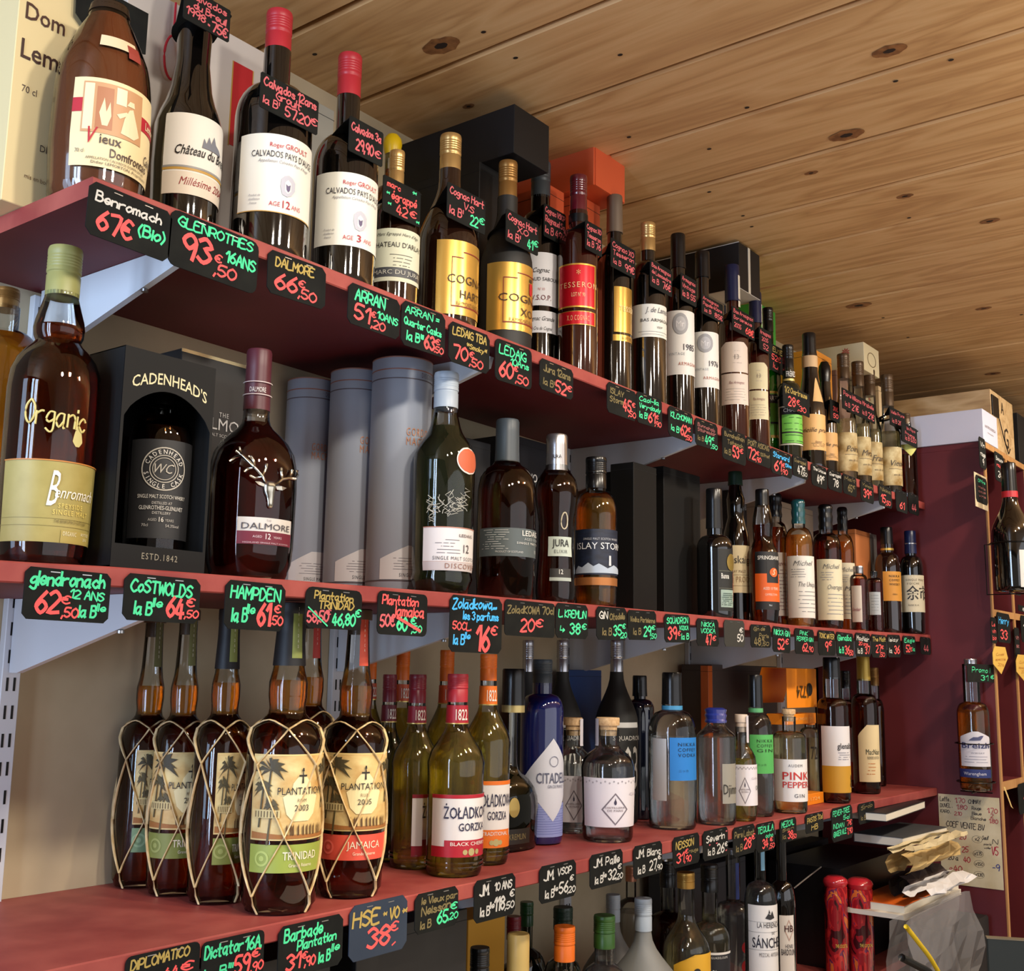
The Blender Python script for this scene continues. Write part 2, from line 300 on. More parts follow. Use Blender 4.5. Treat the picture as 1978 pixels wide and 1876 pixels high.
# ---------------------------------------------------------------- bottles
def solveY(mx, my, w, by, shelf):
    lo, hi = .0, .31
    for _ in range(30):
        Y = (lo+hi)/2; P = onY(mx, my, Y); t = proj(P)[2]; r = w/2*t/F*.93
        d = np.array([-P[0], -1-Y]); d /= np.linalg.norm(d)
        q = (P[0]+d[0]*r, Y+d[1]*r, shz(shelf, P[0]))
        if proj(q)[1] > by: lo = Y
        else: hi = Y
    return (lo+hi)/2
class Bottle:
    def __init__(s, name, label, shelf, mx, my, w, ty, Y=None, by=None, sh=None, ns=None, nw=None, pts=None, cone=False, glass='black', liq=None, fill=None,
                 cap=None, capy=None, capw=None, caplug=0, sy=1., group=None, rz=0, ring=None, z0=None, cat='bottle', fr=None):
        if Y is None: Y = solveY(mx, my, w, by, shelf)
        P = onY(mx, my, Y); s.X, s.Y = P[0], Y; s.z0 = shz(shelf, s.X) if z0 is None else z0
        px, py, t = proj(P); th = math.atan2((P-EYE)@RR, t); s.k = t/F/2*math.cos(th)          # metres of radius per pixel of width
        s.R = w*s.k; s.z0 = s.z0 if z0 is not None else max(shz(shelf, s.X-s.R), shz(shelf, s.X+s.R))+.0003; s.w = w; s.ppx = px; s.my = my; s.vd = math.degrees(math.atan2(-s.X, s.Y+1))
        s.H = zAt(s.X, Y, ty)-s.z0; s.sy = sy
        Z = lambda y: zAt(s.X, s.Y, y)-s.z0
        s.Z = Z
        s.o = empty(name, (s.X, Y, s.z0), math.radians(rz)); s.rz = rz
        tag(s.o, label, cat, group)
        R = s.R; H = s.H; top = Z(capy)+.004 if capy else H
        if fr: body = [(R*b, H*a) for a, b in fr if H*a <= top+1e-4]; body = body+[(body[-1][0], top)]
        elif pts: body = sorted(((q*s.k, max(Z(y), 0.002)) for y, q in pts), key=lambda a: a[1])
        else:
            hs, hn, rn = Z(sh), Z(ns), nw*s.k; body = [(R*.985, .02), (R, .05), (R, hs)]; n = 8
            for i in range(1, n+1):
                u = i/n; body.append(((R+rn)/2+(R-rn)/2*math.cos(math.pi*u) if cone else rn+(R-rn)*math.sqrt(max(0, 1-u**2.2)), hs+(hn-hs)*u))
            body.append((rn, top))
        b0 = body[0][0]
        body = [(b0*.82, .0), (b0*.95, .002), (b0*.995, .007)]+[q for q in body if q[1] > .0075]
        if body[-1][1] < top: body.append((body[-1][0], top))
        s.body = body
        gm = GLASS if liq and glass in (None, 'black') else (GREYGLASS if glass == 'smoky' else (DG[glass] if glass in DG else glass))
        lathe_obj('glass', body, gm, s.o, sy=sy)
        if liq:
            fz = Z(fill) if fill else H*.86; inn = [(r*.95-.0008, z) for r, z in body if z < fz and z > .006]
            inn = [(inn[0][0]*.9, .006)]+[(a, b) for a, b in inn if b > .0075]; inn.append((s.rad(fz)*.95-.0008, fz))
            lathe_obj('liquid', inn, LIQ[liq] if isinstance(liq, str) else liq, s.o, sy=sy)
        if cap:
            cr = (capw or nw)*s.k; cz = Z(capy); ch = H-cz
            if caplug == 'cork':
                o = lathe_obj('stopper', [(cr*.74, cz-.006), (cr*.8, cz+ch*.45), (cr*.98, cz+ch*.46), (cr, cz+ch*.5), (cr, H-.001), (cr*.96, H)], cap, s.o, 28)
            elif caplug == 'wax':
                pr = [(cr*(1+.06*math.sin(i*2.1)), cz+ch*i/8) for i in range(8)]+[(cr*.9, H-.002), (cr*.7, H)]
                lathe_obj('wax_seal', pr, cap, s.o, 28)
            elif caplug == 'dome':
                lathe_obj('stopper', [(cr*.8, cz), (cr*.95, cz+ch*.25), (cr*1.05, cz+ch*.55), (cr*.95, cz+ch*.8), (cr*.6, H)], cap, s.o, 28)
            elif caplug == 'smooth':
                lathe_obj('capsule', [(cr*1.06, cz), (cr*1.02, cz+ch*.3), (cr, cz+ch*.7), (cr, H-.003), (cr*.93, H)], cap, s.o, 28)
            else:
                pr = [(cr*1.0, cz), (cr, cz+ch*.42), (cr*.96, cz+ch*.44), (cr*.96, cz+ch*.47), (cr*1.02, cz+ch*.49)]
                for i in range(5): u = .55+.06*i; pr += [(cr*1.02, cz+ch*u), (cr*.99, cz+ch*(u+.02)), (cr*.99, cz+ch*(u+.035)), (cr*1.02, cz+ch*(u+.05))]
                pr += [(cr*1.02, H-.003), (cr*.97, H)]
                lathe_obj('cap', pr, cap, s.o, 28)
        if ring:
            for y0, y1, m, k in ring:
                za, zb = sorted((Z(y0), Z(y1))); ra = max(s.rad(za), s.rad(zb))*k
                lathe_obj('neck_band', [(s.rad(za)*k, za), (s.rad(zb)*k, zb)], m, s.o, 28)
    def rad(s, z):
        return float(np.interp(z, [q[1] for q in s.body], [q[0] for q in s.body]))
    def ang(s, x):                              # world angle (0 = facing the aisle) of pixel column x
        v = max(-.985, min(.985, (x-s.ppx)/(s.w/2)))
        return math.degrees(math.asin(v))+s.vd-s.rz
    def patch(s, name, a0, a1, z0, z1, mat, parent=None, off=.0006, shape=None, n=22):
        m = 1 if shape is None else 20; vs, fs = [], []; zs = [z0+(z1-z0)*j/m for j in range(m+1)]
        if shape is None and max(s.rad(z0+(z1-z0)*q/6) for q in range(7))/max(min(s.rad(z0), s.rad(z1)), 1e-4) > 1.005: zs = [z0+(z1-z0)*j/20 for j in range(21)]
        for z in zs:
            v = (z-z0)/(z1-z0); l, r = shape(v) if shape else (0, 1)
            for i in range(n+1):
                a = math.radians(a0+(a1-a0)*(l+(r-l)*i/n)); R = s.rad(z)+off; vs.append((R*math.sin(a), -R*s.sy*math.cos(a), z))
        for j in range(len(zs)-1):
            for i in range(n): k = j*(n+1)+i; fs.append((k, k+1, k+n+2, k+n+1))
        return mesh(name, vs, fs, mat, parent or s.o, True)
    def label(s, xl, yt, yb, mat, texts=(), xr=None, a1=None, name='label', bands=(), shape=None, c=0, off=.0006, border=None):
        """xl: left edge pixel; yt, yb: pixels of its upper and lower left corners; c: the angle the print is centred on"""
        a0 = s.ang(xl) if xl is not None else -90
        if a1 is None: a1 = s.ang(xr) if xr is not None else 2*c-a0
        q = math.radians(a0+s.rz); zt, zb = [zAt(s.X+s.R*math.sin(q), s.Y-s.R*math.cos(q), y)-s.z0 for y in (yt, yb)]
        if isinstance(mat, tuple): mat = M(mat, .55)
        o = s.patch(name, a0, a1, zb, zt, mat, off=off, shape=shape); k = 0
        if border:
            for b0, b1 in ((0, .035), (.965, 1)): s.patch('border', a0, a1, zb+(zt-zb)*b0, zb+(zt-zb)*b1, border, o, off+.0003)
            e = (a1-a0)*.04; s.patch('border', a0, a0+e, zb, zt, border, o, off+.0003, n=2); s.patch('border', a1-e, a1, zb, zt, border, o, off+.0003, n=2)
        for v0, v1, m, *u in bands:
            u0, u1 = u if u else (0, 1)
            s.patch('band', a0+(a1-a0)*u0, a0+(a1-a0)*u1, zb+(zt-zb)*v0, zb+(zt-zb)*v1, M(m, .5) if isinstance(m, tuple) else m, o, off+.0004+.0001*k); k += 1
        s.text(o, texts, a0, a1, zb, zt, off+.0011); s.la = (a0, a1, zb, zt); return o
    def text(s, parent, texts, a0, a1, zb, zt, off=.0011):
        by = {}
        for txt, u, v, h, col, *st in texts:
            style = st[0] if st else ''; wm = st[1] if len(st) > 1 else None
            g, f = glyphs(txt, style); hh = h*(zt-zb); ar = math.radians(a1-a0)*s.R
            sx = hh*.82
            if wm: sx = wm*ar/max(g[:, 0].max()-g[:, 0].min(), 1e-3)
            L = by.setdefault(col, [[], []]); k = len(L[0]); zc = zb+v*(zt-zb); am = math.radians(a0+(a1-a0)*u)
            for x, y in g:
                z = zc+y*hh; R = s.rad(z)+off; a = am+x*sx/s.R; L[0].append((R*math.sin(a), -R*s.sy*math.cos(a), z))
            L[1] += [tuple(i+k for i in q) for q in f]
        for col, (vs, fs) in by.items(): mesh('lettering', vs, fs, M(col, .5), parent)
    def lines(s, parent, n, v0, v1, col, a0, a1, zb, zt, u0=.12, u1=.88, off=.0011, t=.012):
        """tiny unreadable print as thin rules"""
        vs, fs = [], []
        for i in range(n):
            z = zb+(zt-zb)*(v1+(v0-v1)*i/max(n-1, 1)); d = (zt-zb)*t/2; l = u0+random.uniform(0, .08); r = u1-random.uniform(0, .1); m = 12
            k = len(vs)
            for j in range(m+1):
                a = math.radians(a0+(a1-a0)*(l+(r-l)*j/m)); R = s.rad(z)+off
                for zz in (z-d, z+d): vs.append((R*math.sin(a), -R*s.sy*math.cos(a), zz))
            for j in range(m):
                if random.random() < .14: continue
                q = k+2*j; fs.append((q, q+2, q+3, q+1))
        mesh('small_print', vs, fs, M(col, .6), parent)
def neck_tag(b, tl, tr, bl, label, runs, dY=None, mat=None, thick=.075, flap=True):
    Y = b.Y-max(dY or 0, getattr(b, 'R', .05)+.0035)
    A = onY(tl[0], tl[1], Y); X1 = xAt(Y, A[2], tr); z0 = zAt(A[0], Y, bl); W, H = X1-A[0], A[2]-z0
    vs, fs = plate(card_outline(W, H, .04*min(W, H), False), .0012)
    o = mesh('price_card', vs, fs, mat or DARKTAG); o.location = (A[0], Y, z0)
    tag(o, label, 'price tag'); write(o, runs, W, H, thick=thick)
    if flap:
        cx, cyy = b.X-A[0], b.Y-Y; zt = H; zn = H-.006; rn = b.rad(min(A[2]-b.z0, b.H))+.0015
        rn = min(max(rn, .012), .018); ro = rn+.014; vs, fs = [], []; n = 36
        poly = [(min(0, cx-rn-.002), .0014), (max(W, cx+rn+.002), .0014)]+[(cx+ro*math.cos(t*math.pi/10), cyy+ro*math.sin(t*math.pi/10)) for t in range(11)]
        for i in range(n):
            a = 2*math.pi*i/n; dx, dy = math.cos(a), math.sin(a); r = rn+.001
            for q0, q1 in zip(poly, poly[1:]+poly[:1]):
                ex, ey = q1[0]-q0[0], q1[1]-q0[1]; den = dx*ey-dy*ex
                if abs(den) < 1e-9: continue
                t = ((q0[0]-cx)*ey-(q0[1]-cyy)*ex)/den; u = ((q0[0]-cx)*dy-(q0[1]-cyy)*dx)/den
                if t > 0 and -1e-6 <= u <= 1+1e-6: r = max(r, t)
            for q in (rn, r):
                y = cyy+dy*q; vs.append((cx+dx*q, y, H-.0005-.016*max(0, y)/.06))
        vs += [(x, y, z-.001) for x, y, z in vs]
        for i in range(n):
            j = (i+1) % n; fs += [(2*i, 2*i+1, 2*j+1, 2*j), (2*n+2*j, 2*n+2*j+1, 2*n+2*i+1, 2*n+2*i), (2*i+1, 2*n+2*i+1, 2*n+2*j+1, 2*j+1), (2*i, 2*j, 2*n+2*j, 2*n+2*i)]
        mesh('neck_flap', vs, fs, mat or DARKTAG, o)
    return o
def carton(name, label, xl, xr, yt, yb, Y, depth, mat, shelf=None, texts=(), ztop=None, cat='box', bev=.0008, z0=None, front=None, side=None, lid=True):
    """upright box: xl, yt/yb pixels of its front left edge, xr the right edge, front face on plane Y"""
    A = onY(xl, yt, Y); X1 = xAt(Y, A[2], xr); zb = (shz(shelf, A[0]) if shelf else zAt(A[0], Y, yb)) if z0 is None else z0
    zb = max(zb, shz(shelf, X1)+.0003) if shelf and z0 is None else zb; W, H = X1-A[0], (ztop or A[2])-zb
    o = empty(name, (A[0], Y, zb)); tag(o, label, cat)
    box('body', (0, 0, 0), (W, depth, H), mat, o, bev)
    if lid: box('lid_seam', (-.0004, -.0004, H*.955), (W+.0004, depth*.99, H*.957), M((20, 20, 20), .7), o)
    by = {}
    for txt, u, v, h, col, *st in texts:
        style = st[0] if st else ''; wm = st[1] if len(st) > 1 else None; g, f = glyphs(txt, style)
        hh = h*H; sx = wm*W/max(np.ptp(g[:, 0]), 1e-3) if wm else hh*.85; L = by.setdefault(col, [[], []]); k = len(L[0])
        arc = st[2] if len(st) > 2 else 0
        L[0] += [(u*W+x*sx, -.0009, v*H+y*hh-arc*H*(x*sx/W)**2) for x, y in g]; L[1] += [tuple(i+k for i in q) for q in f]
    for col, (vs, fs) in by.items(): mesh('lettering', vs, fs, M(col, .5), o)
    return o, W, H
# ================================================================ the setting
WY = .335                                    # face of the wall behind the shelves
ZT = ZC+.95                                  # underside of the ceiling boards
floor = box('floor', (-4, -5, -.05), (7, 1, 0), mottled('floor_tiles', (120, 100, 80), (140, 120, 98), 3, .5)); tag(floor, kind='structure')
wb = box('wall_back', (.45, WY, 0), (3.17, WY+.1, ZT), WALLM); tag(wb, kind='structure')
wr = box('wall_right', (3.17, WY, 0), (6.5, WY+.1, ZT), M((52, 42, 36), .8)); tag(wr, kind='structure')  # the back wall carried on, its shadow put into the dark colour
ceil = box('ceiling', (-2, -3.4, ZT+.02), (7, WY+.1, ZT+.06), M((24, 16, 10), .9)); tag(ceil, kind='structure')
for i in range(-10, 24):
    x0 = 1.0577+.21033*i
    me = boxmesh('plank', (0, 0, 0), (.2025, 3.85, .02), .004)
    p = link('plank', me, PINE, ceil); p.location = (x0+.0009, -3.4, ZT+random.uniform(-.0006, .0006))
KN = mottled('pine_knot', (112, 72, 40), (160, 110, 64), 60, .6); KD = M((34, 20, 12), .7)
for x, y, r in ((852, 88, .020), (1718, 98, .016), (1635, 261, .019), (1912, 427, .012), (1659, 590, .02), (1900, 596, .012), (1567, 334, .008), (1748, 379, .010), (1918, 722, .014), (905, 205, .007)):
    d = ray(x, y); q = EYE+(ZT-.0006-ZC)/d[2]*d
    for rr, m, dz in ((r, KN, 0), (r*.35, KD, .0003)):
        n = 18; vs = [(q[0]+rr*math.cos(2*math.pi*k/n)*(1+.12*math.sin(k*2.3)), q[1]+rr*1.7*math.sin(2*math.pi*k/n), ZT-.0009-dz) for k in range(n)]
        mesh('knot', vs, [tuple(range(n))], m, ceil)
for x, y in ((934, 62), (996, 112), (608, 105), (1198, 106), (1837, 116), (1730, 157), (1443, 208), (1370, 288), (1370, 371), (1435, 417), (1452, 438), (1756, 421), (1706, 614), (1754, 652), (1973, 608), (1215, 265), (1395, 480)):
    d = ray(x, y); q = EYE+(ZT-.0009-ZC)/d[2]*d; n = 8
    mesh('nail_hole', [(q[0]+.0035*math.cos(2*math.pi*k/n), q[1]+.0045*math.sin(2*math.pi*k/n), ZT-.001) for k in range(n)], [tuple(range(n))], KD, ceil)
# shelves -----------------------------------------------------------------
def shelf(s, x0, x1, y1, label):
    xs = list(np.linspace(x0, x1, 40)); vs, fs = [], []; c = .0015
    prof = [(0, -c), (c, 0), (y1, 0), (y1, -.02), (c, -.02), (0, -.02+c)]
    for x in xs:
        z = shz(s, x)
        vs += [(x, a, z+b) for a, b in prof]
    n = len(prof)
    for i in range(len(xs)-1):
        for k in range(n): a, b = i*n+k, i*n+(k+1) % n; fs.append((a, b, b+n, a+n))
    fs += [tuple(range(n-1, -1, -1)), tuple(range((len(xs)-1)*n, len(xs)*n))]
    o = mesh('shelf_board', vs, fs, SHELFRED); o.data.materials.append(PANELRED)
    for i in range(len(xs)-1): o.data.polygons[i*n+3].material_index = 1  # underside in the darker maroon: its shade is put into the colour
    return tag(o, label, 'shelf')
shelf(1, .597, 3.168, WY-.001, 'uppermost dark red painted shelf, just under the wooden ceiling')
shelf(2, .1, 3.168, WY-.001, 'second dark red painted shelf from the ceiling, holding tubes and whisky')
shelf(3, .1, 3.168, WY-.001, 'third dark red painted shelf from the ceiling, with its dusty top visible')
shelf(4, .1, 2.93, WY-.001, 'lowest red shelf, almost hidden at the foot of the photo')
RAILX = (.735, 1.275, 1.915, 2.42, 2.93)
ORD = ('leftmost', 'second', 'third', 'fourth', 'rightmost')
for i, x in enumerate(RAILX):
    o = empty('wall_rail', (x, WY, ZC-.68)); tag(o, f'{ORD[i]} white slotted metal rail fixed upright to the wall from the left' if i else 'leftmost white slotted metal rail fixed upright to the wall', 'rail')
    box('rail_body', (-.012, -.012, 0), (.012, -.0005, 1.14), WHITEMETAL, o, .001)
    for k in range(34): box('slot', (-.006, -.0124, .02+k*.033), (-.003, -.0121, .036+k*.033), WIRE, o); box('slot', (.003, -.0124, .02+k*.033), (.006, -.0121, .036+k*.033), WIRE, o)
NM = {1: 'top', 2: 'second', 3: 'third'}
for s in (1, 2, 3):
    for i, x in enumerate(RAILX):
        z = shz(s, x)-.0205; o = empty('shelf_bracket', (x, 0, z)); tag(o, f'{ORD[i]} white metal bracket under the {NM[s]} red shelf', 'bracket')
        pr = [(WY-.013, 0), (.035, 0), (.025, -.004), (.03, -.02), (WY-.03, -.088), (WY-.013, -.088)]
        n = len(pr); vs = [(-.004, a, b) for a, b in pr]+[(.004, a, b) for a, b in pr]
        mesh('arm', vs, [tuple(range(n-1, -1, -1)), tuple(range(n, 2*n))]+[(k, (k+1) % n, (k+1) % n+n, k+n) for k in range(n)], WHITEMETAL, o)
        lathe_obj('screw', [(.004, 0), (.004, .003), (.002, .004)], STEEL, o, 10).location = (0, .105, -.0385-.004)
# ---------------------------------------------------------------- wine rack at the right
rk = empty('wine_rack', (3.17, -.164, 0)); tag(rk, 'tall maroon wine rack with bare plywood edges at the right', 'rack')
D = DR = WY+.164-.002; ZR = ZC+.636
for x in (0, .215, .43, .9):
    box('side_panel', (x, .004, 0), (x+.016, D, ZR-.016), PANELRED, rk, .0005)
    box('plywood_edge', (x, 0, 0), (x+.016, .0039, ZR-.016), EDGE, rk)
box('top_board', (0, .004, ZR-.016), (1.2, D, ZR), PANELRED, rk); box('plywood_edge', (0, 0, ZR-.016), (1.2, .0039, ZR), EDGE, rk)
for x in (.016, .231, .446):
    for z, t in ((ZC+.165, .018), (ZC-.285, .022)):
        w = .199 if x < .44 else .454
        box('shelf_board', (x, .004, z), (x+w, D, z+t), PANELRED, rk); box('plywood_edge', (x, 0, z), (x+w, .0039, z+t), EDGE, rk)
box('back_board', (.0, D-.01, 0), (1.2, D, ZR-.016), PANELRED, rk)
# cartons on top of the rack
o, W, H = carton('white_carton', 'plain white carton lying on top of the maroon rack', 1897, 1925, 791, 851, -.166, .46, M((208, 212, 232), .6), z0=ZR+.0003, ztop=zAt(3.18, -.166, 791), lid=False,
                 texts=[('NOTRE BODEGA', .5, .45, .09, (120, 90, 80), '', .7), ('bouteille', .5, .3, .05, (120, 100, 90), '', .4)])
o, W, H = carton('wooden_crate', 'pale wooden wine crate behind the white carton on the rack', 1912, 1955, 748, 885, -.14, .46, CRATE, z0=ZR+.0003, ztop=zAt(xAt(-.14, ZR+.16, 1912), -.14, 750), lid=False,
                 texts=[('A', .5, .72, .2, (60, 44, 30)), ('G', .62, .2, .34, (40, 30, 22))])
box('hasp', (W*.02, -.004, H*.6), (W*.3, 0, H*.92), WIRE, o, .001)
vs, fs = tube([[(W*.3, -.003, H*.6), (W*.42, -.006, H*.3), (W*.6, -.006, H*.1), (W*.7, -.005, H*.2)]], .0014); mesh('wire_loop', vs, fs, WIRE, o)
carton('black_carton', 'tall black carton right of the wooden crate on the rack', 1962, 2010, 755, 900, -.1, .3, M((22, 24, 28), .6), z0=ZR+.0003, ztop=zAt(3.55, -.1, 765))
# ================================================================ cartons on the top shelf
BLK = M((17, 18, 21), .5, spec=.35); BLK2 = M((10, 10, 11), .6, spec=.3); ORG = M((214, 92, 50), .6); CREAM = M((226, 208, 158), .6); CREAM2 = M((214, 190, 136), .65)
o, W, H = carton('cream_carton', 'cream carton with black gothic lettering at the left end of the top shelf', 44, 262, -70, 385, .135, .1, CREAM, 1, lid=False,
    texts=[('Dom', .22, .78, .075, (70, 40, 30), 'b'), ('Lemorton', .42, .61, .085, (60, 34, 28), 'b'), ('70 cl', .14, .47, .03, (90, 70, 60)), ('DE DOMFRONT', .5, .25, .03, (60, 44, 40)), ('mis en bouteille', .3, .12, .02, (120, 90, 60)), ('B', .96, .66, .06, (60, 40, 34), 'b')])
o, W, H = carton('white_carton', 'white gift carton with a red 12 ribbon behind the dark-necked bottle', 250, 512, -44, 450, .19, .1, M((212, 208, 206), .6), 1, lid=False, texts=[('12', .835, .62, .055, (240, 230, 225)), ('BRUT', .8, .15, .02, (150, 110, 100))])
box('ribbon', (W*.76, -.0007, H*.57), (W*.91, -.0001, H*.9), M((196, 34, 46), .5), o); box('gold_edge', (W*.752, -.0005, H*.565), (W*.76, 0, H*.9), M((200, 160, 80), .4), o); box('gold_edge', (W*.91, -.0005, H*.565), (W*.918, 0, H*.9), M((200, 160, 80), .4), o)
for k in range(1):
    n = 26; pts = [(.3*W+.012*math.sin(2*math.pi*i/n), -.006, H*.78+.03*math.cos(2*math.pi*i/n)) for i in range(n+1)]
    vs, fs = tube([pts, [(.3*W, -.006, H*.78+.03), (.3*W, -.006, H*.99)]], .0016); mesh('red_cord', vs, fs, M((206, 40, 60), .7), o)
carton('grey_carton', 'pale grey carton standing behind the two red-capped bottles', 560, 646, 168, 500, .262, .06, M((170, 172, 166), .6), 1)
def lying(name, label, xl, xr, yt, yb, Y, depth, mat, **k):
    return carton(name, label, xl, xr, yt, yb, Y, depth, mat, lid=False, **k)
def top_of(xl, yb, Y): return onY(xl, yb, Y)[2]-.0006
lying('black_carton', 'large black carton lying on two upright black cartons under the ceiling', 994, 1061, 200, 294, .06, .262, BLK)
zt = top_of(994, 294, .06)
carton('black_carton', 'upright black carton below the large lying black carton', 927, 978, 312, 500, .126, .19, BLK, 1, ztop=zt, texts=[('XO', .5, .1, .06, (170, 170, 170))])
carton('black_carton', 'slim black carton standing directly left of the upright orange one', 990, 1008, 330, 520, .21, .1, BLK2, 1, ztop=zt)
o, W, H = lying('orange_carton', 'orange carton lying across two upright orange cartons', 1147, 1207, 272, 356, .085, .245, ORG)
box('flap', (W*.04, -.0016, .0), (W*.96, -.0002, H*.9), ORG, o)
zt = top_of(1147, 356, .085)
carton('orange_carton', 'upright orange carton beside the grey-capped cognac bottle', 1062, 1090, 330, 560, .15, .1, ORG, 1, ztop=zt)
carton('orange_carton', 'upright orange carton right behind the taupe-capped bottle', 1118, 1159, 400, 560, .13, .1, ORG, 1, ztop=zt)
o, W, H = lying('black_carton', 'black carton with white edges lying near the ceiling over a tan box', 1427, 1467, 467, 556, .07, .26, BLK)
box('white_edge', (W*.42, -.0008, 0), (W*.52, -.0001, H), M((210, 205, 192), .6), o); box('white_edge', (-.0006, 0, -.0004), (W, .26, .0008), M((200, 200, 196), .6), o); box('white_edge', (-.0006, 0, H-.001), (.0006, .26, H+.0006), M((200, 200, 196), .6), o)
zt = top_of(1427, 556, .07)
carton('wooden_box', 'small tan wooden box standing below the white-edged black carton', 1362, 1397, 505, 700, .15, .08, CRATE, 1, ztop=zt)
carton('navy_carton', 'upright navy carton with a white seam left of the green disc', 1399, 1426, 540, 700, .15, .08, M((24, 28, 44), .5), 1, ztop=zt)
P = onY(1463, 600, .255); t = proj(P)[2]
o = empty('round_green_tin', (P[0], .26, shz(1, P[0]))); tag(o, 'green tin with rounded top and round stamp beside the lying black carton', 'tin')
hh = zAt(P[0], .26, 530)-shz(1, P[0]); GR = M((70, 170, 60), .5)
n = 16; pr = [(-.055, 0), (.055, 0)]+[(.055*math.cos(math.pi*k/n), hh-.06+.06*math.sin(math.pi*k/n)) for k in range(n+1)]; m = len(pr)
mesh('body', [(a, -.03, b) for a, b in pr]+[(a, .03, b) for a, b in pr], [tuple(range(m)), tuple(range(2*m-1, m-1, -1))]+[(k, k+m, (k+1) % m+m, (k+1) % m) for k in range(m)], GR, o)
for r0, r1 in ((.036, .038), (.026, .028)):
    vs = []; n = 30
    for k in range(n):
        a = 2*math.pi*k/n
        for q in (r0, r1): vs.append((.012+q*math.cos(a)*.8, -.0306, hh-.075+q*1.3*math.sin(a)))
    mesh('stamp_ring', vs, [(2*k, 2*k+1, (2*k+3) % (2*n), (2*k+2) % (2*n)) for k in range(n)], M((24, 80, 34), .5), o)
carton('orange_carton', 'small amber-orange carton behind the tall black-capped bottle', 1573, 1606, 674, 800, .118, .1, M((226, 148, 48), .6), 1, texts=[('1605', .5, .8, .03, (110, 60, 20))])
o, W, H = lying('flowered_carton', 'cream carton with red flowers lying above the pear bottles', 1668, 1697, 660, 714, .06, .26, M((222, 212, 176), .6))
RF = M((190, 40, 40), .6); LF = M((70, 100, 70), .6)
def petals(par, x, y, z, r, mat, n=9, ax='x'):
    vs, fs = [], []
    for k in range(n):
        a = 2*math.pi*k/n; b = len(vs)
        for rr, da in ((0, 0), (r*.6, -.2), (r, 0), (r*.6, .2)): vs.append((x, y+rr*math.cos(a+da), z+rr*math.sin(a+da)))
        fs.append((b, b+1, b+2, b+3))
    mesh('printed_flower', vs, fs, mat, par)
for yy, zz in ((.05, .72), (.05, .32)): petals(o, -.0007, yy, H*zz, .013, RF)
for yy, zz, r in ((.16, .8, .02), (.19, .7, .016), (.2, .45, .016), (.23, .6, .02)): petals(o, -.0007, yy, H*zz, r, LF, 5)
n = 24; vs = []
for k in range(n):
    a = 2*math.pi*k/n
    for q in (.9, 1): vs.append((W*.5+W*.28*q*math.cos(a), -.0006, H*.5+H*.26*q*math.sin(a)))
mesh('stamp_ring', vs, [(2*k, 2*k+1, (2*k+3) % (2*n), (2*k+2) % (2*n)) for k in range(n)], M((120, 100, 70), .6), o)
zt = top_of(1668, 714, .06)
carton('flowered_carton', 'upright cream carton under the lying flowered carton', 1664, 1690, 720, 900, .1, .1, M((218, 206, 168), .6), 1, ztop=zt, texts=[('*', .5, .8, .1, (190, 40, 40))])
carton('pink_carton', 'dull pink upright carton behind the two peach-labelled bottles', 1614, 1640, 700, 900, .12, .1, M((150, 118, 104), .6), 1, ztop=zt)
carton('cream_carton', 'narrow cream carton at the far right behind the pear bottles', 1697, 1706, 745, 900, .1, .1, M((214, 190, 150), .6), 1)
# ================================================================ bottles, top shelf
W_ = (236, 232, 224); OW = (232, 226, 206); BK = (30, 28, 30); RD = (176, 38, 50); GO = (196, 154, 74); DGR = (70, 70, 76); GR_ = (150, 150, 150)
CR = {'red': M((176, 40, 52), .4), 'gold': M((206, 172, 112), .3, .7), 'gold2': M((150, 112, 60), .35, .6), 'slate': M((62, 72, 80), .4), 'black': M((16, 16, 18), .25), 'taupe': M((120, 106, 92), .4, .3),
      'brown': M((84, 66, 48), .35, .4), 'yellow': M((238, 200, 20), .35), 'olive': M((150, 150, 92), .45), 'maroon': M((84, 34, 46), .4), 'grey': M((168, 180, 192), .4), 'silver': M((190, 190, 195), .25, .9),
      'teal': M((16, 78, 84), .25, coat=1), 'navy': M((18, 28, 66), .3), 'burg': M((120, 24, 40), .35), 'orange': M((232, 112, 22), .4), 'green': M((28, 76, 40), .3), 'blue': M((36, 54, 140), .3, coat=1), 'dgreen': M((20, 50, 36), .35), 'waxred': M((96, 18, 34), .3, coat=1)}
b = Bottle('cider_brandy_bottle', 'squat wide amber bottle with cream gothic label at the left end of the top shelf', 1, 190, 300, 196, 16, Y=.075, pts=[(378, 186), (300, 196), (230, 193), (180, 190), (150, 182), (128, 172), (90, 136), (64, 110), (46, 88), (36, 82), (24, 80), (18, 74)], liq='cider', fill=40, ring=[(34, 18, M((70, 56, 44), .3, .6), 1.04)])
l = b.label(135, 148, 318, (232, 214, 166), [('ieux', .30, .26, .11, (66, 50, 46), 'b', .16), ('V', .17, .25, .19, RD, 'bi', .07), ('Calvados', .72, .22, .10, (66, 50, 46), 'b', .22), ('Domfrontais', .48, .125, .10, (66, 50, 46), 'b', .36), ('70 cl', .08, .14, .045, (90, 80, 70)), ('APPELLATION CALVADOS DOMFRONTAIS', .38, .075, .03, (90, 80, 70), '', .5), ('Didier LEMORTON, Propriétaire', .42, .03, .032, (70, 60, 60), '', .5),
    ('Lemorton', .72, .61, .09, (240, 220, 180), 'b', .24)], bands=[(.60, .76, (178, 34, 50), 0, .08), (.57, .73, (178, 34, 50), .55, 1), (.37, .95, (196, 150, 108), .08, .55), (.4, .93, (232, 214, 176), .09, .16), (.42, .9, (176, 118, 84), .18, .3), (.74, .93, (236, 220, 186), .32, .4)], c=12)
a0, a1, zb, zt = b.la
